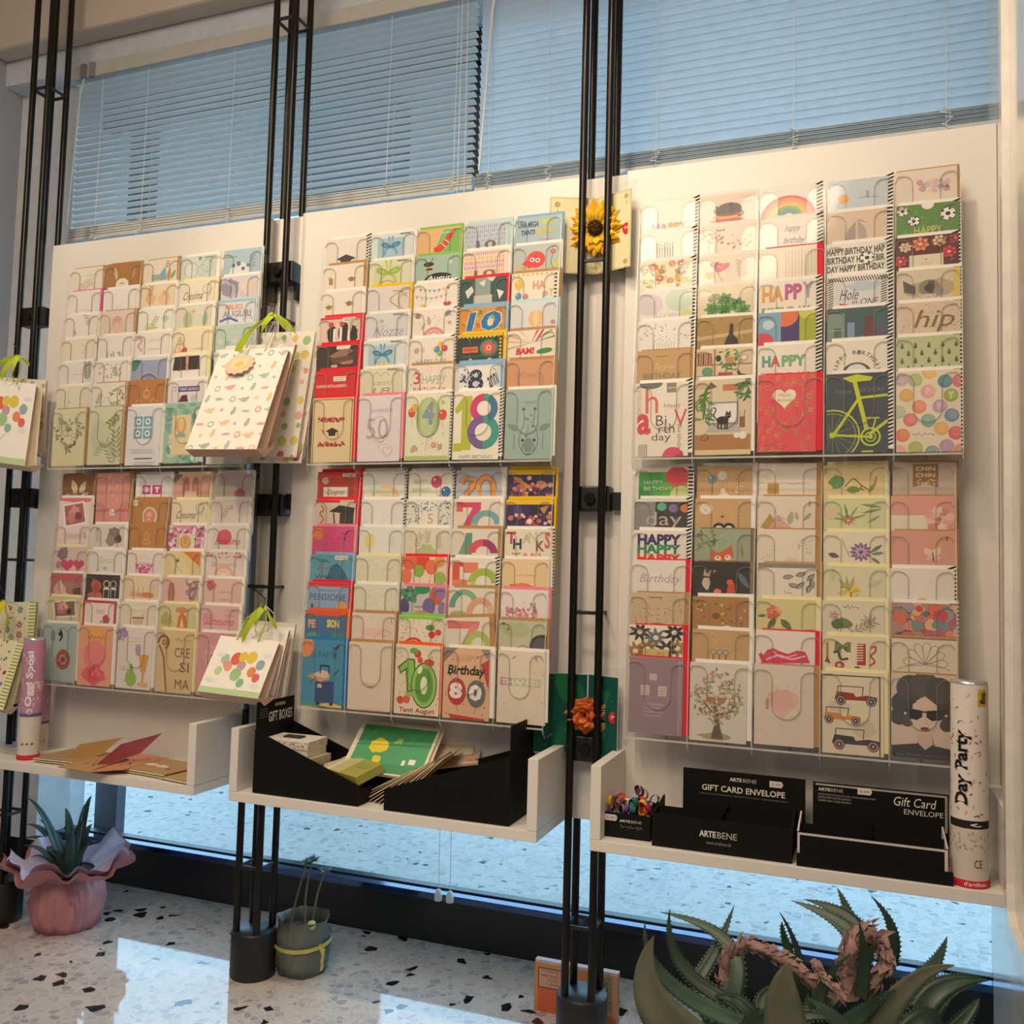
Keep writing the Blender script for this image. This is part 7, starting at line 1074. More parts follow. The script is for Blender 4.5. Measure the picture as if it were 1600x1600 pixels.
def sheet_fold(loc, rz, w, d, k, open_deg, label, inner=None, art=None, thick=.0025, cat='paper card', name='folded_paper', n=1):
    """flat card or half open folded card lying on the shelf; hinge along local +x at the back"""
    t = empty(name, loc, (0, 0, rz), label=label, cat=cat)
    b = MB()
    for i in range(n): b.box(-w / 2 + .004 * sin(i * 2), w / 2 + .004 * sin(i * 2), -d + .003 * cos(i * 3), .003 * cos(i * 3), i * thick, i * thick + thick * .7, lin(k if i % 2 == 0 else 'e0d4c0'))
    top = n * thick
    if art: a = Art(d / w, 4); art(a); a.put(b, Vector((-w / 2, 0, top - thick * .3 + .0002)), Vector((1, 0, 0)), Vector((0, -1, 0)), Vector((0, 0, 1)), w)
    b.build('lower_leaf', MATTE, t)
    if open_deg:
        b = MB(); X = Vector((1, 0, 0)); D = Vector((0, -cos(radians(open_deg)), sin(radians(open_deg))))
        A = Vector((-w / 2, 0, top)); N = D.cross(X).normalized()
        b.prism([A, A + X * w, A + X * w + D * d, A + D * d], N * -.0008, lin(inner or k)); b.build('upper_leaf', MATTE, t)
    return t
KP = 'ae9070'
S1 = SHELF + .001
sheet_fold((-1.66, -.045, S1), radians(4), .20, .125, KP, 0, 'kraft paper cards lying flat behind the pink tubes end of the left shelf', n=5, art=lambda a: a.d(30, .1, .1, .9, .5, .01, 'a07c4c'))
def leaf_card(pts, low, k, k2, label, art=None):
    """half open folded card: raised leaf through four sighted points, lower leaf flat on the shelf"""
    P = [at(u, v, Y=y) for u, v, y in pts]; O = P[0]; t = empty('folded_card', tuple(O), label=label, cat='paper card')
    b = MB(); N = (P[1] - P[0]).cross(P[3] - P[0]).normalized(); b.prism(P, N * .001, lin(k)); b.build('upper_leaf', MATTE, t, origin=O).location = (0, 0, 0)
    Q = [at(u, v, Z=SHELF + .012) for u, v in low]; b = MB(); b.prism(Q, (0, 0, .002), lin(k2))
    R = random.Random(4); c0 = sum(Q, Vector()) / 4
    for i in range(14):
        p = c0.lerp(Q[i % 4], R.uniform(.1, .8)) + Vector((0, 0, .0023)); q = .004; b.face([p + Vector((q * cos(a_), q * sin(a_), 0)) for a_ in (0, 1.2, 2.4, 3.6, 5)], lin('9c7848'))
    b.build('lower_leaf', MATTE, t, origin=O).location = (0, 0, 0)
leaf_card(((90, 1198, -.17), (124, 1163, -.13), (192, 1152, -.05), (160, 1178, -.09)), ((90, 1199), (137, 1207), (205, 1188), (160, 1180)), 'b8925c', 'b89468', 'golden folded card half open on the left shelf')
leaf_card(((137, 1206, -.185), (189, 1163, -.15), (253, 1146, -.08), (220, 1177, -.11)), ((137, 1207), (195, 1203), (262, 1185), (220, 1178)), 'b05c68', 'c89070', 'pink lined folded card standing half open on the left shelf')
sheet_fold((-1.40, -.040, S1), radians(-6), .17, .13, 'b4946c', 0, 'kraft cards with white blot print in the middle of the left shelf', n=5, art=lambda a: a.w(.35, .4, .14, 'e8dcc8', .08).w(.6, .42, .12, 'e8dcc8', .07).w(.8, .5, .06, 'c84050', .03))
sheet_fold((-1.275, -.075, S1), radians(-10), .095, .115, 'b89a70', 0, 'plain kraft card at the right end of the left shelf', n=3, art=lambda a: a.d(5, .5, .3, .9, .8, .02, 'dcc8a4'))

# ---- the two black gift-box displays on the middle shelf
blk = mat('black_card_display', (.004, .0045, .005), .6); blk.node_tree.nodes['Principled BSDF'].inputs['Specular IOR Level'].default_value = .2
def tray(x0, x1, flip, label, header):
    O = Vector((x0 if not flip else x1, -.19, SHELF + .0008)); t = empty('cardboard_display', O, label=label, cat='display box', group='black display boxes on the middle shelf')
    s = -1 if flip else 1; L = x1 - x0; T = .0025
    def P(b, n, m=MATTE): o = b.build(n, m, t); return o
    hi, lo, d = .143, .045, .155
    for y, nm in ((0, 'sloping_side'), (d - T, 'sloping_side')):
        b = MB(); b.prism([(0, y, 0), (s * L, y, 0), (s * L, y, lo), (0, y, hi)], (0, T, 0)); P(b, nm, blk)
    b = MB(); b.box(min(0, s * L), max(0, s * L), T, d - T, 0, .002); P(b, 'tray_floor', blk)
    b = MB(); b.box(min(s * L, s * (L - T)), max(s * L, s * (L - T)), T, d - T, .002, lo * .75); P(b, 'front_lip', blk)
    b = MB(); z1 = .205; b.cur = lin('0b0c0d'); b.box(min(0, s * T), max(0, s * T), T, d - T, .002, z1)
    if header:
        a = Art((z1 - .135) / (d - 2 * T), 1); H = a.H; header(a)
        a.put(b, Vector((s * T + .0003, T, z1)), Vector((0, 1, 0)), Vector((0, 0, -1)), Vector((1, 0, 0)), d - 2 * T, .00008)
    P(b, 'header_wall'); return t
tray(-1.064, -.786, False, 'black display box with GIFT BOXES header, left on the middle shelf',
     lambda a: a.t('ARTEBENE', .46, .06, .74, .11, 'd8d4cc', 1).ln(.06, .1, .28, .26, 4, '8c8c88', .008).t('GIFT BOXES', .3, .18, .94, .34, 'e8e4dc', 1))
tray(-.722, -.430, True, 'black display box with raised right end, right on the middle shelf', None)
def giftbox(x, y, z, w, d, h, k, label, dots=None, rz=0, lid='e8e0d0', bow=None):
    t = empty('gift_box', (x, y, z), (0, 0, rz), label=label, cat='gift box', group='small gift boxes in the left display')
    b = MB(); b.cur = lin(k); b.box(-w / 2, w / 2, -d / 2, d / 2, 0, h * .62); b.build('box_base', MATTE, t)
    b = MB(); b.cur = lin(lid); g = .0015; b.box(-w / 2 - g, w / 2 + g, -d / 2 - g, d / 2 + g, h * .5, h)
    if dots:
        for O_, X_, D_, N_, W_, H_ in ((Vector((-w / 2, -d / 2 - g - .0003, h)), Vector((1, 0, 0)), Vector((0, 0, -1)), Vector((0, -1, 0)), w, h * .5), (Vector((-w / 2, d / 2, h + .0003)), Vector((1, 0, 0)), Vector((0, -1, 0)), Vector((0, 0, 1)), w, d), (Vector((w / 2 + g + .0003, -d / 2, h)), Vector((0, 1, 0)), Vector((0, 0, -1)), Vector((1, 0, 0)), d, h * .5)):
            a = Art(H_ / W_, 2); a.d(int(160 * H_ / W_) + 30, .02, .02, .98, H_ / W_ - .02, .011, dots); a.put(b, O_, X_, D_, N_, W_, .00008)
    if bow: b.box(-.025, .02, -.012, .012, h, h + .004, lin(bow))
    b.build('box_lid', MATTE, t)
giftbox(-.985, -.120, SHELF + .004, .12, .085, .042, 'c8c0a0', 'sage gift box at the bottom of the small pile in the display', dots=['b87870'], lid='d4ccb8', rz=.08)
giftbox(-.990, -.120, SHELF + .0465, .12, .085, .038, 'b8b498', 'pale olive gift box in the middle of the small pile', dots=['a89878'], lid='ccc8b0', rz=-.05)
giftbox(-1.000, -.120, SHELF + .085, .118, .085, .036, 'e4dccc', 'speckled cream gift box with dark band on top of the pile', dots=['3c3434', '6c6058', 'a09080'], lid='ece4d6', rz=.03, bow='3a3c3e')
giftbox(-.885, -.085, SHELF + .004, .07, .06, .062, 'dcc4b4', 'pink floral gift box beside the small pile', dots=['c86468', 'd89890'], lid='e8d4c8', rz=-.06)
def slab_card(loc, rot, w, h, base, label, art=None, th=.004, name='greeting_card', cat='greeting card', m=PAPER, group=None):
    b = MB(); b.cur = lin(base); b.box(-w / 2, w / 2, 0, th, 0, h)
    if art: a = Art(h / w, 6); art(a); a.put(b, Vector((-w / 2, -.0002, h)), Vector((1, 0, 0)), Vector((0, 0, -1)), Vector((0, -1, 0)), w)
    o = b.build(name, m, label=label, cat=cat, group=group); o.location = loc; o.rotation_euler = rot; return o
# green card with lemons, leaning on the panel
o = slab_card((-.775, -.115, SHELF + .058), (radians(-42), radians(0), radians(-4)), .215, .135, 'e8e0c8', 'green card with yellow lemons leaning against the middle panel',
     lambda a: a.r(.06, .05, .97, .61, '2c9058').r(.06, .28, .97, .5, '38a068').w(.34, .3, .12, 'e8d41c', .1).w(.38, .46, .06, 'e8d41c', .05).lf(.52, .22, .1, 10, '8cc048', .6).r(.7, .44, .74, .5, 'f4f4f0').r(.78, .42, .86, .48, 'f4f4f0').sp(.5, .24, .1, 0, '9ccc60', 2), th=.008)
e = MB(); e.cur = lin('ece2cc'); e.box(-.108, .112, .009, .012, 0, .138); e.build('envelope', MATTE, o)
slab_card((-.855, -.16, SHELF + .062), (radians(-74), 0, radians(-24)), .13, .075, 'a8a848', 'olive green card pack with cream band in the left display', lambda a: a.r(0, 0, .5, .6, 'c8c08c').r(.1, .0, .2, .6, 'e4dcc0').r(.55, .1, .9, .3, '98a040'), th=.02)
for i in range(9):
    o = slab_card((-.745 - .0135 * i + .03, -.165 + .004 * i, SHELF + .004), (radians(0), radians(46 + i * 2.0), radians(6)), .0022, .15 if i % 3 else .165, ['d8c4a4', 'b89c7c', 'ece0c8', 'a0846c'][i % 4], 'thin tan card in the leaning fan between the two black displays', th=.115, name='leaning_card', m=MATTE, group='leaning cards between the black displays')
slab_card((-.60, -.10, SHELF + .045), (radians(-80), radians(-4), radians(8)), .15, .10, 'd8c8a8', 'cream and green card pack lying in the right display', lambda a: a.r(.1, .05, .98, .3, 'b8c080').r(.3, .1, .6, .3, 'dce0b0').w(.8, .2, .08, 'e0d060', .05), th=.016)
slab_card((-.64, -.06, SHELF + .078), (radians(-66), radians(-10), radians(10)), .16, .10, 'dcb8a4', 'pinkish card with red mark above the right display', lambda a: a.w(.55, .3, .06, 'd04850', .05).ln(.1, .1, .9, .5, 3, 'ccA898', .01), th=.006)
slab_card((-.66, -.045, SHELF + .092), (radians(-64), radians(-10), radians(14)), .16, .11, 'e4d4bc', 'cream card lying topmost over the right display', None, th=.006)

# ---- right shelf: ribbon box and two envelope displays
def open_box(x0, x1, y0, y1, h, label, front, hx=None, hz=0, header=None, edge=None, tray_edge=False, group=None, name='cardboard_display', cat='display box'):
    O = Vector((x0, y0, SHELF + .0008)); t = empty(name, O, label=label, cat=cat, group=group); L, d, T = x1 - x0, y1 - y0, .003
    bk = lin('0b0c0d'); ek = lin(edge or '101112')
    b = MB(); b.cur = bk; b.box(0, L, 0, T, 0, h)
    a = Art(h / L, 1); front(a); a.put(b, Vector((0, -.0003, h)), Vector((1, 0, 0)), Vector((0, 0, -1)), Vector((0, -1, 0)), L, .00008)
    b.build('front_wall', MATTE, t)
    b = MB(); b.cur = bk; b.box(0, L, T, d, 0, .002); b.build('tray_floor', MATTE, t)
    for x in (0, L - T):
        b = MB(); b.cur = ek; b.prism([(x, T, 0), (x, d, 0), (x, d, h + .012), (x, T, h)], (T, 0, 0)); b.build('side_wall', MATTE, t)
    if header:
        b = MB(); b.cur = bk; hx0, hx1 = hx; b.box(hx0 - x0, hx1 - x0, d - .001, d + .002, .0, hz)
        a = Art((hz - h) / (hx1 - hx0), 1); header(a); a.put(b, Vector((hx0 - x0, d - .0014, hz)), Vector((1, 0, 0)), Vector((0, 0, -1)), Vector((0, -1, 0)), hx1 - hx0, .00008)
        b.build('header_card', MATTE, t)
        b = MB(); b.cur = bk; b.box(T, L - T, d * .45, d * .45 + .0015, .002, h + .004); b.box(L * .5, L * .5 + .0015, T, d, .002, h + .006); b.build('divider', MATTE, t)
    return t
def pricetag(t, x, z, y, txt):
    b = MB(); b.cur = lin('e8e0d8'); b.prism([(x - .013, y, z - .006), (x + .010, y, z - .006), (x + .013, y, z), (x + .010, y, z + .006), (x - .013, y, z + .006)], (0, .0004, 0))
    a = Art(.4, 1); a.t(txt, .15, .1, .85, .3, '504848', 0); a.put(b, Vector((x - .013, y - .0002, z + .005)), Vector((1, 0, 0)), Vector((0, 0, -1)), Vector((0, -1, 0)), .026); b.build('price_tag', MATTE, t)
t = open_box(-.132, .130, -.187, -.075, .062, 'black display with serif GIFT CARD ENVELOPE header on the right shelf', lambda a: a.t('ARTE', .35, .08, .47, .125, 'e0dcd4', 2).t('BENE', .48, .08, .62, .125, 'c8c4bc', 0).t('www.artebene.de', .40, .15, .58, .175, '98948c'),
     (-.092, .148), .133, lambda a: a.t('ARTE', .39, .045, .49, .075, 'e0dcd4', 2).t('BENE', .5, .045, .61, .075, 'c0bcb4', 0).t('GIFT CARD ENVELOPE', .16, .12, .84, .17, 'e8e4dc', 1).t('UMSCHLAG FÜR GUTSCHEINKARTEN - ENVELOPPE CARTE CADEAU - SOBRE PARA VALES REGALO', .14, .19, .86, .202, '98948c', 0), group='black envelope displays on the right shelf')
pricetag(t, .225, .118, .108, '5,00')
t = open_box(.139, .394, -.187, -.075, .060, 'black display with white edges and scripted Gift Card ENVELOPE header', lambda a: a.r(0, 0, 1, .02, 'd8d0c8').r(0, 0, .02, .15, 'd8d0c8').r(.975, 0, 1, .15, 'd8d0c8'),
     (.162, .404), .131, lambda a: a.l([(.02, .012), (.985, .012), (.985, .29), (.975, .29), (.975, .02), (.02, .02)], .005, 'd8d4cc').t('ARTE', .04, .04, .13, .065, 'e0dcd4', 2).t('BENE', .135, .04, .23, .065, 'c0bcb4', 0).t('GESCHENKUMSCHLAG FÜR GUTSCHEINKARTEN', .04, .083, .47, .098, 'b0aca4', 0).t('ENVELOPPE CARTE CADEAU', .04, .108, .29, .123, 'b0aca4', 0).t('SOBRE PARA VALES REGALO', .04, .133, .29, .148, 'b0aca4', 0).t('Gift Card', .6, .05, .9, .12, 'e8e4dc', 0, .15).t('ENVELOPE', .68, .14, .96, .18, 'e0dcd4', 0), edge='d8d0c8', group='black envelope displays on the right shelf')
pricetag(t, .118, .122, .108, '5,00')
b = MB(); b.cur = lin('090a0b'); b.box(0, .262, -.006, -.0005, .0, .022); b.build('base_flap', MATTE, t)
t = open_box(-.238, -.140, -.165, -.085, .048, 'small black box of curled ribbons at the left end of the right shelf', lambda a: a.t('ARTE', .36, .12, .58, .17, 'e0dcd4', 2).t('BENE', .6, .12, .82, .17, 'c0bcb4', 0).s_(.38, .22, .84, .3, '8c8880', 7, .008), name='ribbon_box', cat='box')
pricetag(t, .018, .038, -.0008, '5,90')
b = MB(); b.tube([(-.001, .03, .045), (-.016, .02, .058), (-.022, .01, .052), (-.008, .0, .05)], .003, 8, lin('3a2c24')); b.build('cord_loop', MATTE, t)
R = random.Random(12); RK = [('red', 'd8303c'), ('cream', 'd8c8a0'), ('pink', 'e08898'), ('purple', '6c4c8c'), ('coral', 'e0604c'), ('gold', 'd8b048'), ('navy', '3c4870'), ('teal', '2c6c68')]
for i in range(46):
    nm, k = RK[i % 8]; x, y, z = -.232 + .086 * R.random(), -.158 + .066 * R.random(), SHELF + .034 + .034 * R.random() + (.014 if 8 < i < 28 else 0)
    b = MB(); th = R.uniform(0, pi); q = R.uniform(.009, .0125); wd = .006; rows = []
    e1 = Vector((cos(th), sin(th) * .5, R.uniform(-.4, .4))).normalized(); e2 = Vector((0, R.uniform(-.4, .4), 1)).normalized(); ax = e1.cross(e2).normalized()
    for j in range(15):
        u = 2 * pi * j / 12; c_ = e1 * cos(u) * q * (1 - j * .02) + e2 * sin(u) * q * 1.1 * (1 - j * .02); rows.append([c_ - ax * wd, c_ + ax * wd])
    b.smooth = True; b.grid(rows, c=lin(k))
    b.build('ribbon_curl', MATTE, origin=None, label='%s satin ribbon curl in the small black ribbon box' % nm, cat='ribbon', group='ribbon curls in the small black box, %s' % nm).location = (x, y, z)

# ================================================================== cigarette carton behind the right stand
zc = at(900, 1510, Y=.11).z; xa, xb = at(836, 1512, Y=.11).x, at(966, 1512, Y=.11).x
t = empty('cigarette_carton', ((xa + xb) / 2, .11, 0), label='orange cigarette carton turned upside down behind the right stand', cat='carton')
w = xb - xa; b = MB(); b.cur = lin('b8623c'); b.box(-w / 2, w / 2, 0, .018, 0, zc)
a = Art(zc / w, 1); a.r(0, 0, 1, .03, 'c8c8d8').r(.0, .03, 1, zc / w, 'd8924c').r(.04, .30, .98, 1.4, 'dc6430').r(.04, .08, .49, .31, '2c1c1c').r(.052, .092, .478, .298, 'd8a890')
for i, (s_, x0, x1) in enumerate((('re di fumare', .08, .44), ('00.554.088', .08, .36), ('subito', .16, .30), ('uccide -', .13, .36))): a.t(s_, x0, .105 + i * .048, x1, .135 + i * .048, '4c3430', 0, 0, 180)
a.r(.72, .06, .93, .42, '9c9870').d(60, .73, .07, .92, .41, .016, ['7c8058', 'b0a880', '6c6c50']).r(.75, .43, .93, .48, 'c8b890').r(.94, .03, 1, .5, 'c89878')
a.put(b, Vector((-w / 2, 0, zc)), Vector((1, 0, 0)), Vector((0, 0, -1)), Vector((0, -1, 0)), w)
b.build('carton_body', PAPER, t)

# ================================================================== plants
aloe_m = mat('aloe_skin', (.025, .058, .035), .42, noise=.35, scale=14, bump=.15)
aloe2_m = mat('pale_aloe_skin', (.055, .11, .075), .42, noise=.3, scale=10, bump=.15)
grey_leaf = mat('grey_green_leaf', (.13, .15, .10), .6, noise=.25, scale=12)
soil_m = mat('potting_soil', (.05, .035, .025), .95, noise=.5, scale=60, bump=.5)
def leaf(b, P, w, thick=.3, teeth=0, seg=14, up=(0, 0, 1), chan=.35, tooth=.0035):
    """fleshy tapering leaf along control points P (quadratic/cubic bezier)"""
    P = [Vector(p) for p in P]; pts = []
    for i in range(seg + 1):
        t = i / seg
        if len(P) == 3: q = P[0] * (1 - t) ** 2 + P[1] * 2 * t * (1 - t) + P[2] * t * t
        else: q = P[0] * (1 - t) ** 3 + P[1] * 3 * t * (1 - t) ** 2 + P[2] * 3 * t * t * (1 - t) + P[3] * t ** 3
        pts.append(q)
    rows = []; ed = []
    for i, p in enumerate(pts):
        t = i / seg; T = (pts[min(i + 1, seg)] - pts[max(i - 1, 0)]).normalized(); U = Vector(up); S_ = T.cross(U)
        if S_.length < .05: S_ = T.cross(Vector((0, 1, .2)))
        S_.normalize(); Nn = S_.cross(T).normalized(); ww = w * (1 - t) ** .75 * (1 + .25 * sin(pi * t)) + .0004; th = ww * thick
        rows.append([p - S_ * ww + Nn * ww * chan * .6, p - S_ * ww * .5 + Nn * ww * chan * .05, p - Nn * ww * .05, p + S_ * ww * .5 + Nn * ww * chan * .05, p + S_ * ww + Nn * ww * chan * .6, p + S_ * ww * .6 - Nn * th * .8, p - Nn * th * 1.4, p - S_ * ww * .6 - Nn * th * .8])
        ed.append((rows[-1][0], rows[-1][4], T, S_, ww))
    b.smooth = True; b.grid(rows, True); b.smooth = False; b.face(rows[0][::-1])
    if teeth:
        k = 0; n = int(teeth)
        for j in range(1, n):
            f = j / n * seg * .93; i = int(f); fr = f - i
            for side, sg in ((0, -1), (1, 1)):
                p = ed[i][side].lerp(ed[min(i + 1, seg)][side], fr); T, S_ = ed[i][2], ed[i][3]; q = tooth * (1.1 - .5 * f / seg)
                b.face([p - T * q * .7, p + T * q * .7, p + S_ * sg * q + T * q * .6])
# ---- pink wrapped aloe
px_, py_ = -1.835, .045
t = empty('potted_aloe', (px_, py_, 0), label='dark green aloe in crinkled pink wrapping paper on the floor at left', cat='potted plant')
pink_m = mat('crinkled_pink_paper', (.50, .22, .24), .5, noise=.12, scale=22, bump=.6)
mauve_m = mat('mauve_tissue', (.62, .50, .62), .6, noise=.1, scale=22, bump=.5)
wob = lambda q, z: 1 + .035 * sin(q * 2 * pi * 13 + z * 40) + .03 * sin(q * 2 * pi * 7 + z * 90) + .02 * sin(q * 2 * pi * 23)
b = MB(); b.lathe([(0, .002), (.078, .002), (.092, .03), (.098, .07), (.092, .11), (.078, .135), (.072, .145)], 96, wob=wob); b.build('pot_wrap', pink_m, t)
b = MB(); fl = lambda q, z: 1 + (z - .14) * 6 * (.13 * sin(q * 2 * pi * 5 + 1) + .09 * sin(q * 2 * pi * 9 + 2)) + .03 * sin(q * 2 * pi * 21 + z * 30)
rows = []
for r_, z_ in ((.072, .143), (.100, .152), (.128, .160), (.152, .172), (.170, .185)):
    rows.append([(r_ * fl(j / 110, z_) * cos(2 * pi * j / 110), r_ * fl(j / 110, z_) * sin(2 * pi * j / 110), z_ + (r_ - .07) * (.16 * sin(2 * pi * j / 110 * 5 + .5) + .14 * sin(2 * pi * j / 110 * 9) + .06 * sin(2 * pi * j / 110 * 17))) for j in range(110)])
b.smooth = True; b.grid(rows, True); b.build('wrap_frill', pink_m, t)
b = MB(); rows = [[(x * .9, y * .9, z + .012) for x, y, z in r] for r in rows]; b.smooth = True; b.grid(rows, True); b.build('tissue_lining', mauve_m, t)
b = MB(); b.lathe([(0, .15), (.07, .15), (.072, .14)], 24); b.build('soil', soil_m, t)
b = MB(); b.lathe([(.074, .137), (.078, .141), (.074, .147)], 40)
for s in (-1, 1):
    pts = [(.05 + .01 * s, -.055, .142), (.085, -.07 + .02 * s, .12), (.095 + .01 * s, -.06, .09), (.10, -.065 + .01 * s, .06)]; rows = []
    for p in pts: rows.append([Vector(p) + Vector((-.006, .003, 0)), Vector(p) + Vector((.006, -.003, 0))])
    b.grid(rows)
b.build('tie_ribbon', mat('lilac_ribbon', (.5, .3, .45), .4), t)
R = random.Random(21)
tips = [((40, 1245), .0), ((143, 1243), .1), ((133, 1256), .02), ((132, 1282), -.05), ((145, 1287), .12), ((35, 1322), -.06), ((25, 1318), .1), ((60, 1280), .15), ((102, 1262), .16), ((30, 1290), .18), ((150, 1315), .0), ((75, 1330), -.10), ((112, 1300), -.09), ((48, 1340), -.1)]
for (u, v), dy in tips:
    tip = at(u, v, Y=py_ + dy) - Vector((px_, py_, 0)); b0 = Vector((tip.x * .12, dy * .2, .14)); mid = Vector((tip.x * .55, dy * .6, .15 + (tip.z - .15) * .75 + .03))
    if tip.z < .2: mid.z = .25
    b = MB(); leaf(b, [b0, mid, tip], .0150, .35, 14, 12, tooth=.002); o = b.build('leaf', aloe_m, t)
# ---- large spiny aloe in the foreground
ax_, ay_ = at(1275, 1600, Y=-.42).x, -.42
t = empty('large_aloe', (ax_, ay_, 0), label='large spiny aloe with withered flower stalks in the right foreground', cat='potted plant')
b = MB(); b.lathe([(0, .001), (.085, .001), (.115, .13), (.12, .15), (.112, .152), (.105, .14), (0, .138)], 40); b.build('pot', mat('grey_plastic_pot', (.12, .12, .12), .5), t)
b = MB(); b.lathe([(.0, .142), (.104, .142)], 30); b.build('soil', soil_m, t)
A0 = Vector((ax_, ay_, 0))
LV = [  # base px, bend px, tip px, depth at base, depth at tip, width, material, teeth
 ((1160, 1600), (1040, 1530), (1008, 1440), -.45, -.50, .014, 1, 26), ((1130, 1560), (1060, 1500), (1047, 1420), -.42, -.40, .012, 0, 24),
 ((1125, 1590), (1140, 1480), (1030, 1425), -.40, -.30, .018, 1, 26), ((1090, 1530), (1120, 1480), (1147, 1415), -.36, -.30, .011, 1, 18),
 ((1260, 1590), (1250, 1500), (1218, 1425), -.38, -.42, .008, 0, 14), ((1262, 1560), (1230, 1480), (1222, 1440), -.36, -.36, .009, 0, 14),
 ((1330, 1530), (1330, 1460), (1236, 1407), -.40, -.34, .020, 1, 26), ((1345, 1500), (1330, 1440), (1256, 1405), -.36, -.30, .018, 0, 26),
 ((1345, 1500), (1330, 1440), (1308, 1387), -.34, -.30, .013, 0, 18), ((1380, 1520), (1395, 1460), (1361, 1400), -.34, -.36, .012, 0, 18),
 ((1345, 1560), (1350, 1500), (1342, 1440), -.46, -.48, .010, 0, 14), ((1400, 1560), (1450, 1520), (1480, 1463), -.40, -.38, .016, 1, 20),
 ((1440, 1580), (1480, 1540), (1546, 1532), -.42, -.38, .020, 0, 26), ((1370, 1620), (1420, 1540), (1492, 1508), -.52, -.56, .016, 2, 14),
 ((1280, 1640), (1300, 1560), (1370, 1560), -.45, -.40, .018, 0, 20), ((1210, 1600), (1190, 1560), (1240, 1530), -.42, -.38, .012, 0, 16),
 ((1400, 1640), (1450, 1590), (1470, 1620), -.48, -.42, .020, 0, 20), ((1300, 1640), (1280, 1560), (1330, 1490), -.50, -.50, .013, 0, 18),
 ((1180, 1650), (1240, 1590), (1320, 1600), -.52, -.50, .018, 0, 20), ((1455, 1640), (1460, 1600), (1490, 1555), -.40, -.42, .008, 1, 12),
 ((1200, 1640), (1160, 1570), (1110, 1560), -.44, -.42, .016, 0, 22), ((1150, 1640), (1200, 1590), (1268, 1575), -.48, -.50, .018, 0, 22),
 ((1290, 1640), (1340, 1590), (1400, 1545), -.50, -.54, .017, 0, 22), ((1390, 1650), (1380, 1590), (1350, 1530), -.46, -.44, .015, 0, 20),
 ((1330, 1650), (1310, 1600), (1262, 1560), -.54, -.58, .016, 1, 20), ((1440, 1660), (1500, 1600), (1530, 1560), -.42, -.38, .015, 0, 20),
 ((1170, 1660), (1110, 1600), (1075, 1500), -.38, -.34, .014, 0, 22), ((1240, 1630), (1262, 1580), (1275, 1510), -.40, -.38, .013, 1, 18),
 ((1110, 1650), (1020, 1560), (1022, 1462), -.62, -.62, .034, 2, 0), ((1240, 1660), (1225, 1560), (1235, 1505), -.62, -.62, .030, 2, 0)]
for bp, mp, tp, yb, yt, w, mi, th in LV:
    P0, P1, P2 = at(*bp, Y=yb) - A0, at(*mp, Y=(yb + yt) / 2) - A0, at(*tp, Y=yt) - A0
    P1 = P1 * 2 - (P0 + P2) * .5
    b = MB(); leaf(b, [P0, P1, P2], w * (.95 if mi < 2 else 1.05), .3, th, 16, up=(.1, -.75, .55) if mi < 2 else (0, -1, .2)); b.build('leaf', (aloe_m, aloe2_m, grey_leaf)[mi], t)
wm = mat('withered_pink_bract', (.36, .23, .21), .7, noise=.3, scale=40, bump=.4)
def withered(pts, name='withered_stalk', r=.012, yd=-.42):
    Q = [at(u, v, Y=y) - A0 for u, v, y in pts]; b = MB(); R = random.Random(len(pts) * 3)
    b.tube(Q, [r * .7] * len(Q), 8)
    for a_, c_ in zip(Q, Q[1:]):
        for j in range(26):
            p = a_.lerp(c_, j / 26); d = Vector((R.uniform(-1, 1), R.uniform(-1, .4), R.uniform(-1, 1))).normalized(); s = d.cross((c_ - a_)).normalized()
            tt = (c_ - a_).normalized(); b.face([p, p + d * r * 1.1 + s * r * .4, p + d * r * 1.3 + tt * r * .9, p + d * r * .8 - s * r * .4])
    b.build(name, wm, t)
withered([(1130, 1530, -.46), (1135, 1490, -.46), (1165, 1472, -.46), (1200, 1485, -.46), (1235, 1505, -.46), (1290, 1550, -.46)], r=.012)
withered([(1330, 1560, -.42), (1325, 1500, -.42), (1340, 1465, -.42), (1370, 1460, -.42)], r=.018)
withered([(1370, 1460, -.42), (1385, 1500, -.42), (1360, 1540, -.44)], r=.014)
withered([(1270, 1500, -.5), (1290, 1530, -.5), (1320, 1560, -.5)], r=.008)
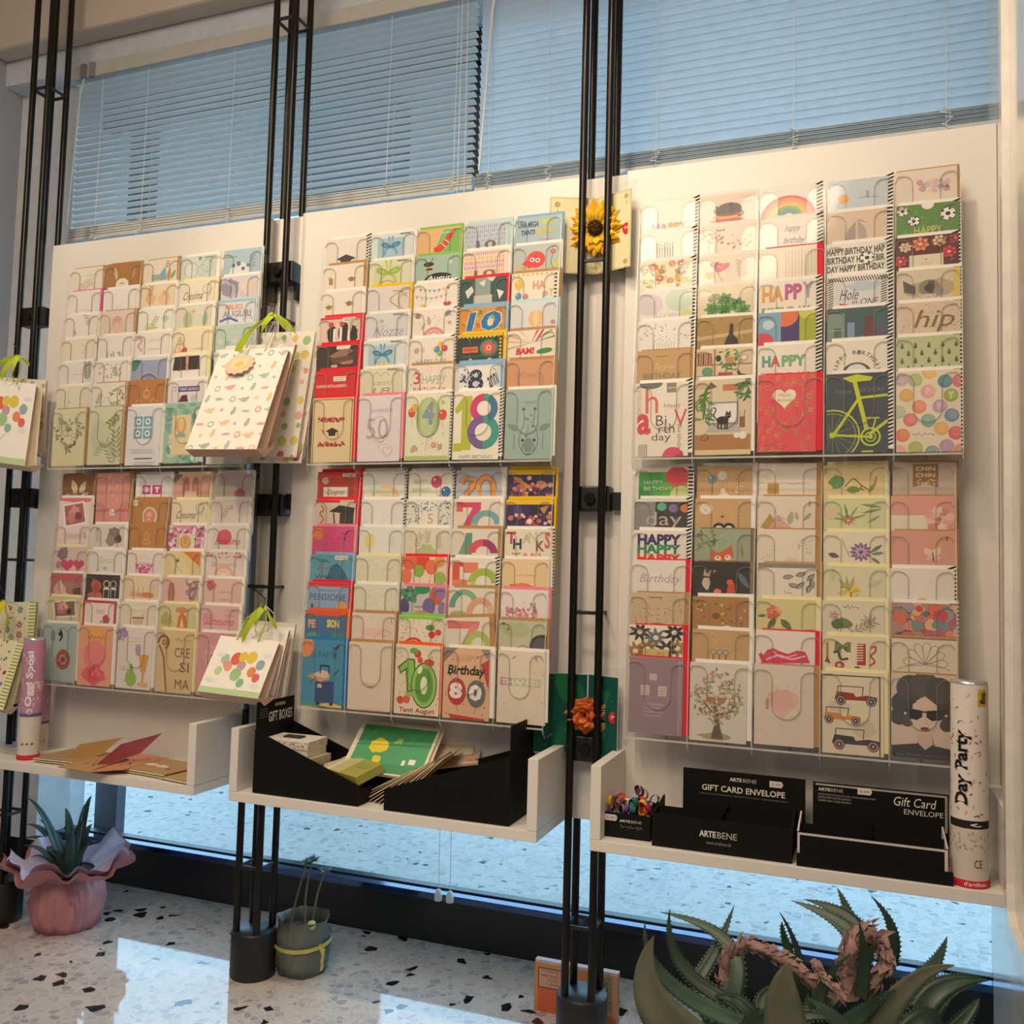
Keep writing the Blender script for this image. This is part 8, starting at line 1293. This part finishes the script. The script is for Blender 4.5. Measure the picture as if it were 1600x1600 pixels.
# ---- small succulent in grey-green wrap
sy_ = .07; sx_ = at(472, 1500, Y=.07).x
t = empty('potted_succulent', (sx_, sy_, 0), label='small leggy succulent in grey-green wrap with yellow ribbon beside the middle stand', cat='potted plant')
b = MB(); b.lathe([(0, .002), (.058, .002), (.068, .03), (.070, .065), (.064, .10), (.058, .118), (.066, .135)], 72, wob=lambda q, z: 1 + .04 * sin(q * 2 * pi * 5 + z * 70) + .03 * sin(q * 2 * pi * 11 - z * 120) + .02 * sin(q * 2 * pi * 19 + z * 60)); b.build('pot_wrap', mat('grey_green_wrap', (.12, .14, .12), .35, noise=.2, scale=20, bump=.6), t)
b = MB(); b.lathe([(0, .108), (.055, .108)], 24); b.build('soil', soil_m, t)
b = MB(); rows = []
for j in range(41):
    q = 2 * pi * j / 40; rows.append([(.0735 * cos(q), .0735 * sin(q), .075 + .008 * sin(q)), (.0735 * cos(q), .0735 * sin(q), .085 + .008 * sin(q))])
b.grid(rows)
for s in (0, 1): b.grid([[(.065, -.03, .08), (.068, -.028, .088)], [(.080, -.035, .07 - .01 * s), (.086, -.033, .078)], [(.078, -.04, .045 - .02 * s), (.086, -.04, .05 - .02 * s)]])
b.build('yellow_ribbon', mat('yellow_ribbon', (.55, .5, .12), .4), t)
stem_m = mat('grey_stem', (.16, .14, .09), .7, noise=.2); sl_m = mat('blue_green_leaflet', (.12, .2, .17), .4)
for pts in (((455, 1458), (452, 1430), (470, 1385), (478, 1350)), ((478, 1455), (472, 1410), (482, 1370), (488, 1345)), ((487, 1450), (490, 1425), (495, 1390), (508, 1362))):
    Q = [at(u, v, Y=sy_) - Vector((sx_, sy_, 0)) for u, v in pts]; S_ = []
    for i in range(13):
        q = i / 12; S_.append(Q[0] * (1 - q) ** 3 + Q[1] * 3 * q * (1 - q) ** 2 + Q[2] * 3 * q * q * (1 - q) + Q[3] * q ** 3)
    S_.insert(0, Vector((S_[0].x * .8, S_[0].y * .8, .108)))
    b = MB(); b.tube(S_, [.0035 - .0001 * i for i in range(14)], 8); b.build('stem', stem_m, t)
    for k in range(7):
        a_ = k * 2.4; L = .022; e = Vector((cos(a_), sin(a_) * .7, .35 - .1 * (k % 3))).normalized(); b = MB(); leaf(b, [S_[-1], S_[-1] + e * L * .5 + Vector((0, 0, .004)), S_[-1] + e * L], .006, .5, 0, 6); b.build('leaf', sl_m, t)
b = MB(); c_ = at(487, 1446, Y=sy_ - .03) - Vector((sx_, sy_, 0)); b.lathe([(0, -.012), (.008, -.009), (.012, 0), (.008, .009), (0, .012)], 14, o=tuple(c_)); b.build('flower_bud', mat('yellow_green_bud', (.5, .52, .2), .5), t)
